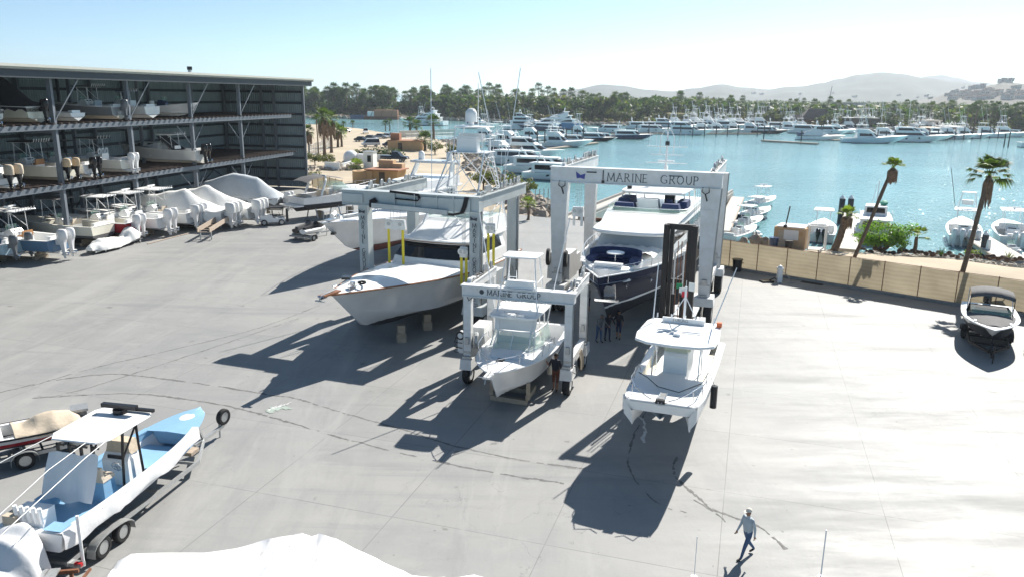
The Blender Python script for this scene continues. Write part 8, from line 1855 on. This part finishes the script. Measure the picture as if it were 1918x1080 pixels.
# ================================================================== PEOPLE
mSKIN = mat('skin', (.30, .16, .10), .55); mJEAN = mat('denim', (.07, .12, .22), .85, var=.2, scale=8); mPALES = mat('pale_grey_shirt', (.42, .48, .52), .85, var=.06, scale=5); mDARKS = mat('dark_shirt', (.03, .032, .045), .85, var=.2); mSHORT = mat('rust_brown_shorts', (.16, .055, .035), .85); mSHOE = mat('dark_boot', (.025, .022, .022), .7); mCAP = mat('cream_cap', (.70, .64, .54), .8); mHAIR = mat('dark_hair', (.02, .017, .015), .7); mWSH = mat('white_shirt', (.60, .63, .68), .85); mNAVS = mat('navy_shorts', (.03, .04, .09), .85); mGREYS = mat('grey_shirt', (.16, .17, .18), .85)
def person(label, loc, rz, shirt, leg, legs, arms, cap=None, lean=0.0, short=False, sleeve=True, turn=0.0, H_=1.74, group=None):
    """legs/arms: for left (+y) and right: (hip pitch, knee bend) and (shoulder pitch, elbow bend, out)"""
    k = H_ / 1.74; J = {}; E_ = []; rad = {}; mt = []
    def j(n_, p, r): J[n_] = Vector(p) * k; rad[n_] = r * k
    def tilt(p): x, y, z = p; dz = z - .92; return (x + dz * math.sin(lean), y, .92 + dz * math.cos(lean))
    j('pelvis', (0, 0, .92), .135); j('waist', tilt((.0, 0, 1.06)), .13); j('chest', tilt((.01, 0, 1.28)), .155); j('neckb', tilt((0, 0, 1.43)), .075); j('neck', tilt((.015, 0, 1.49)), .052); j('skull0', tilt((.03, 0, 1.57)), .082); j('skull', tilt((.015, 0, 1.655)), .088)
    E_ += [('pelvis', 'waist', shirt), ('waist', 'chest', shirt), ('chest', 'neckb', shirt), ('neckb', 'neck', mSKIN), ('neck', 'skull0', mSKIN), ('skull0', 'skull', mSKIN)]
    for sg, nm, (hp, kb), (sp, eb, ou) in ((1, 'l', legs[0], arms[0]), (-1, 'r', legs[1], arms[1])):
        hip = Vector((0, sg * .095, .88)); kn = hip + Vector((math.sin(hp), 0, -math.cos(hp))) * .42; a = hp - kb; an = kn + Vector((math.sin(a), 0, -math.cos(a))) * .40; toe = an + Vector((math.cos(a * .5) * .19, sg * .02, -.045 + math.sin(a * .5) * .1))
        j('hip' + nm, hip, .098); j('knee' + nm, kn, .062); j('ank' + nm, an, .042); j('toe' + nm, toe, .034)
        midk = lerp(hip, kn, .8)
        E_ += [('pelvis', 'hip' + nm, leg), ('hip' + nm, 'knee' + nm, leg), ('knee' + nm, 'ank' + nm, mSKIN if short else leg), ('ank' + nm, 'toe' + nm, mSHOE)]
        sh = Vector(tilt((0, sg * .19, 1.40))); d1 = Vector((math.sin(sp) * math.cos(ou), sg * math.sin(ou), -math.cos(sp) * math.cos(ou))); el = sh + d1 * .29; a2 = sp + eb; d2 = Vector((math.sin(a2), sg * math.sin(ou) * .4, -math.cos(a2))).normalized(); wr = el + d2 * .25; hd = wr + d2 * .08
        j('sh' + nm, sh, .062); j('el' + nm, el, .046); j('wr' + nm, wr, .030); j('ha' + nm, hd, .034)
        E_ += [('chest', 'sh' + nm, shirt), ('sh' + nm, 'el' + nm, shirt), ('el' + nm, 'wr' + nm, shirt if sleeve else mSKIN), ('wr' + nm, 'ha' + nm, mSKIN)]
    names = list(J); me = bpy.data.meshes.new('body'); me.from_pydata([tuple(J[n_]) for n_ in names], [(names.index(a), names.index(c)) for a, c, _ in E_], [])
    o = bpy.data.objects.new('person', me); COL.objects.link(o)
    md = o.modifiers.new('skin', 'SKIN'); md.use_smooth_shade = True; sv = me.skin_vertices[0].data
    for i, n_ in enumerate(names): sv[i].radius = (rad[n_], rad[n_] * (1.25 if n_ in ('chest', 'waist', 'pelvis') else 1)); sv[i].use_root = (n_ == 'pelvis')
    sb_ = o.modifiers.new('sub', 'SUBSURF'); sb_.levels = 2; sb_.render_levels = 2
    dg = bpy.context.evaluated_depsgraph_get(); dg.update(); nm_ = bpy.data.meshes.new_from_object(o.evaluated_get(dg)); o.modifiers.clear(); o.data = nm_
    mats = [shirt, leg, mSKIN, mSHOE, mHAIR]
    nm_.materials.clear()
    for m_ in mats: nm_.materials.append(m_)
    def dist(p, a, c): d = c - a; t = max(0, min(1, (p - a).dot(d) / max(1e-9, d.dot(d)))); return (p - a - d * t).length, t
    for f in nm_.polygons:
        best = min(((dist(f.center, J[a], J[c])[0] - .5 * (rad[a] + rad[c])), m_) for a, c, m_ in [(a, c, mats.index(m_)) for a, c, m_ in E_])
        mi = best[1]; z = f.center.z / k
        if mi == 0 and z < .97 and abs(f.center.y) < .2 * k: mi = 1
        f.material_index = mi
        f.use_smooth = True
    # fingers, nose and ears join the one body mesh
    b = MB()
    for nm in ('l', 'r'):
        w, h = J['wr' + nm], J['ha' + nm]; d = (h - w).normalized(); s = d.cross(Vector((0, 1, 0))).normalized(); side = Vector((1, 0, 0)) if abs(d.x) < .7 else Vector((0, 0, 1)); side = (side - d * side.dot(d)).normalized(); pn = d.cross(side)
        for q, (of, ln) in enumerate(((-.03, .075), (-.01, .085), (.01, .08), (.028, .062))):
            a = h + side * of * k; m1 = a + d * ln * .5 * k; e = a + (d * .85 + pn * .4) * ln * k; b.tube([a, m1, e], .0085 * k, mSKIN, 5)
        b.tube([w + d * .03 * k - side * .02 * k, w + d * .06 * k - side * .055 * k, w + d * .10 * k - side * .06 * k], .010 * k, mSKIN, 5)
    sk = J['skull']; b.ball(sk + Vector((.088, 0, -.045)) * k, (.02 * k, .014 * k, .025 * k), mSKIN, 6, 4)
    for sg in (1, -1): b.ball(sk + Vector((-.005, sg * .088, -.035)) * k, (.02 * k, .01 * k, .03 * k), mSKIN, 6, 4); b.ball(sk + Vector((.080, sg * .032, -.015)) * k, (.008 * k, .014 * k, .007 * k), mHAIR, 6, 4)
    b.box(sk + Vector((.084, 0, -.085)) * k, (.008 * k, .045 * k, .008 * k), mats[3])
    v0 = len(nm_.vertices); bm = bmesh.new(); bm.from_mesh(nm_); vs = [bm.verts.new(v) for v in b.v]
    for f, m_ in zip(b.f, b.m):
        try: nf = bm.faces.new([vs[i] for i in f]); nf.material_index = mats.index(m_) if m_ in mats else 2; nf.smooth = True
        except ValueError: pass
    bmesh.ops.recalc_face_normals(bm, faces=bm.faces); zmin = min(v.co.z for v in bm.verts); bmesh.ops.translate(bm, verts=bm.verts, vec=(0, 0, -zmin)); bm.to_mesh(nm_); bm.free()
    o.location = loc; o.rotation_euler = (0, 0, rz); tag(o, label, 'person', group)
    h = MB(); c = sk + Vector((0, 0, -zmin)); h.ball(c + Vector((-.012, 0, .0)) * k, (.102 * k, .098 * k, .10 * k), cap or mHAIR, 12, 5, half=True)
    if cap: h.loft([[c + Vector((.06, y, .012)) * k for y in (-.08, -.04, 0, .04, .08)], [c + Vector((.19 - 12 * y * y, y, .005)) * k for y in (-.07, -.035, 0, .035, .07)]], cap, closed=False, cap=False)
    else: h.loft([[c + Vector((-.05 - .05 * math.cos(a), .098 * math.sin(a), z)) * k for a in [q * math.pi / 8 - math.pi / 2 for q in range(9)]] for z in (.02, -.07)], mHAIR, closed=False, cap=False)
    h.build('cap' if cap else 'hair', o, smooth=60)
    return o
p = G(1397, 1041); person('man in pale grey long sleeved shirt, jeans and cream cap walking', tuple(p), R(205), mPALES, mJEAN, ((.42, .12), (-.38, .3)), ((-.3, .3, .1), (.22, .3, .14)), cap=mCAP, lean=.05, H_=1.68)
p = G(1040, 731); person('man in dark shirt and rust shorts standing at the small lift leg', tuple(p), R(-115), mDARKS, mSHORT, ((.06, .05), (-.04, .02)), ((.1, .25, .25), (.9, 1.5, .2)), short=True, sleeve=False, H_=1.86)
p = G(1101, 584); person('man in white shirt and navy shorts working under the yacht bow', tuple(p), R(150), mWSH, mNAVS, ((.12, .1), (-.05, .02)), ((1.2, .6, .15), (.9, .8, .15)), short=True, sleeve=False, cap=mWSH)
GP = 'workers in the shade below the yacht'
p = G(1121, 640); person('stooping worker in grey shirt at the left of the shaded trio', tuple(p), R(-60), mGREYS, mJEAN, ((.2, .2), (-.1, .1)), ((.7, .5, .15), (.5, .6, .2)), cap=mGREYS, lean=.3, group=GP)
p = G(1137, 637); person('stooping worker in dark shirt in the middle of the shaded trio', tuple(p), R(-80), mDARKS, mNAVS, ((.25, .2), (-.1, .1)), ((.8, .5, .2), (.6, .7, .2)), lean=.35, group=GP)
p = G(1158, 634); person('standing worker in navy shorts at the right of the shaded trio', tuple(p), R(-110), mDARKS, mNAVS, ((.1, .1), (-.1, .05)), ((.3, .7, .25), (.4, .9, .2)), short=True, sleeve=False, cap=mDARKS, lean=.08, group=GP)
p = G(1029, 712); b = MB(); b.cyl((0, 0, .35), (0, 0, .95), .13, mCREAM, n=10); b.ball((0, 0, .95), (.13, .13, .1), mCREAM, 10, 4, half=True); b.tube([(0, 0, 1.0), (.02, .1, 1.6), (.05, .2, 2.1)], .012, mHOSE, 4); tag(b.build('boat_fender', None, tuple(p)), 'cream cylinder fender hanging beside the man at the small lift', 'fender')
# ------------------------------------------------------------------ the air
hb = MB(); hb.box((0, 2600, 98), (7600, 5900, 205), None)
mHAZE = bpy.data.materials.new('haze'); mHAZE.use_nodes = True
hn = mHAZE.node_tree.nodes; hn.remove(hn['Principled BSDF'])
pv = hn.new('ShaderNodeVolumePrincipled'); pv.inputs['Density'].default_value = .00015; pv.inputs['Color'].default_value = (.80, .90, 1.0, 1); pv.inputs['Anisotropy'].default_value = .35
mHAZE.node_tree.links.new(pv.outputs[0], hn['Material Output'].inputs['Volume'])
hb.m = [mHAZE] * len(hb.m)
hz = hb.build('haze', smooth=0); hz['kind'] = 'stuff'
hz['label'] = 'pale blue sea haze over the harbour and hills'
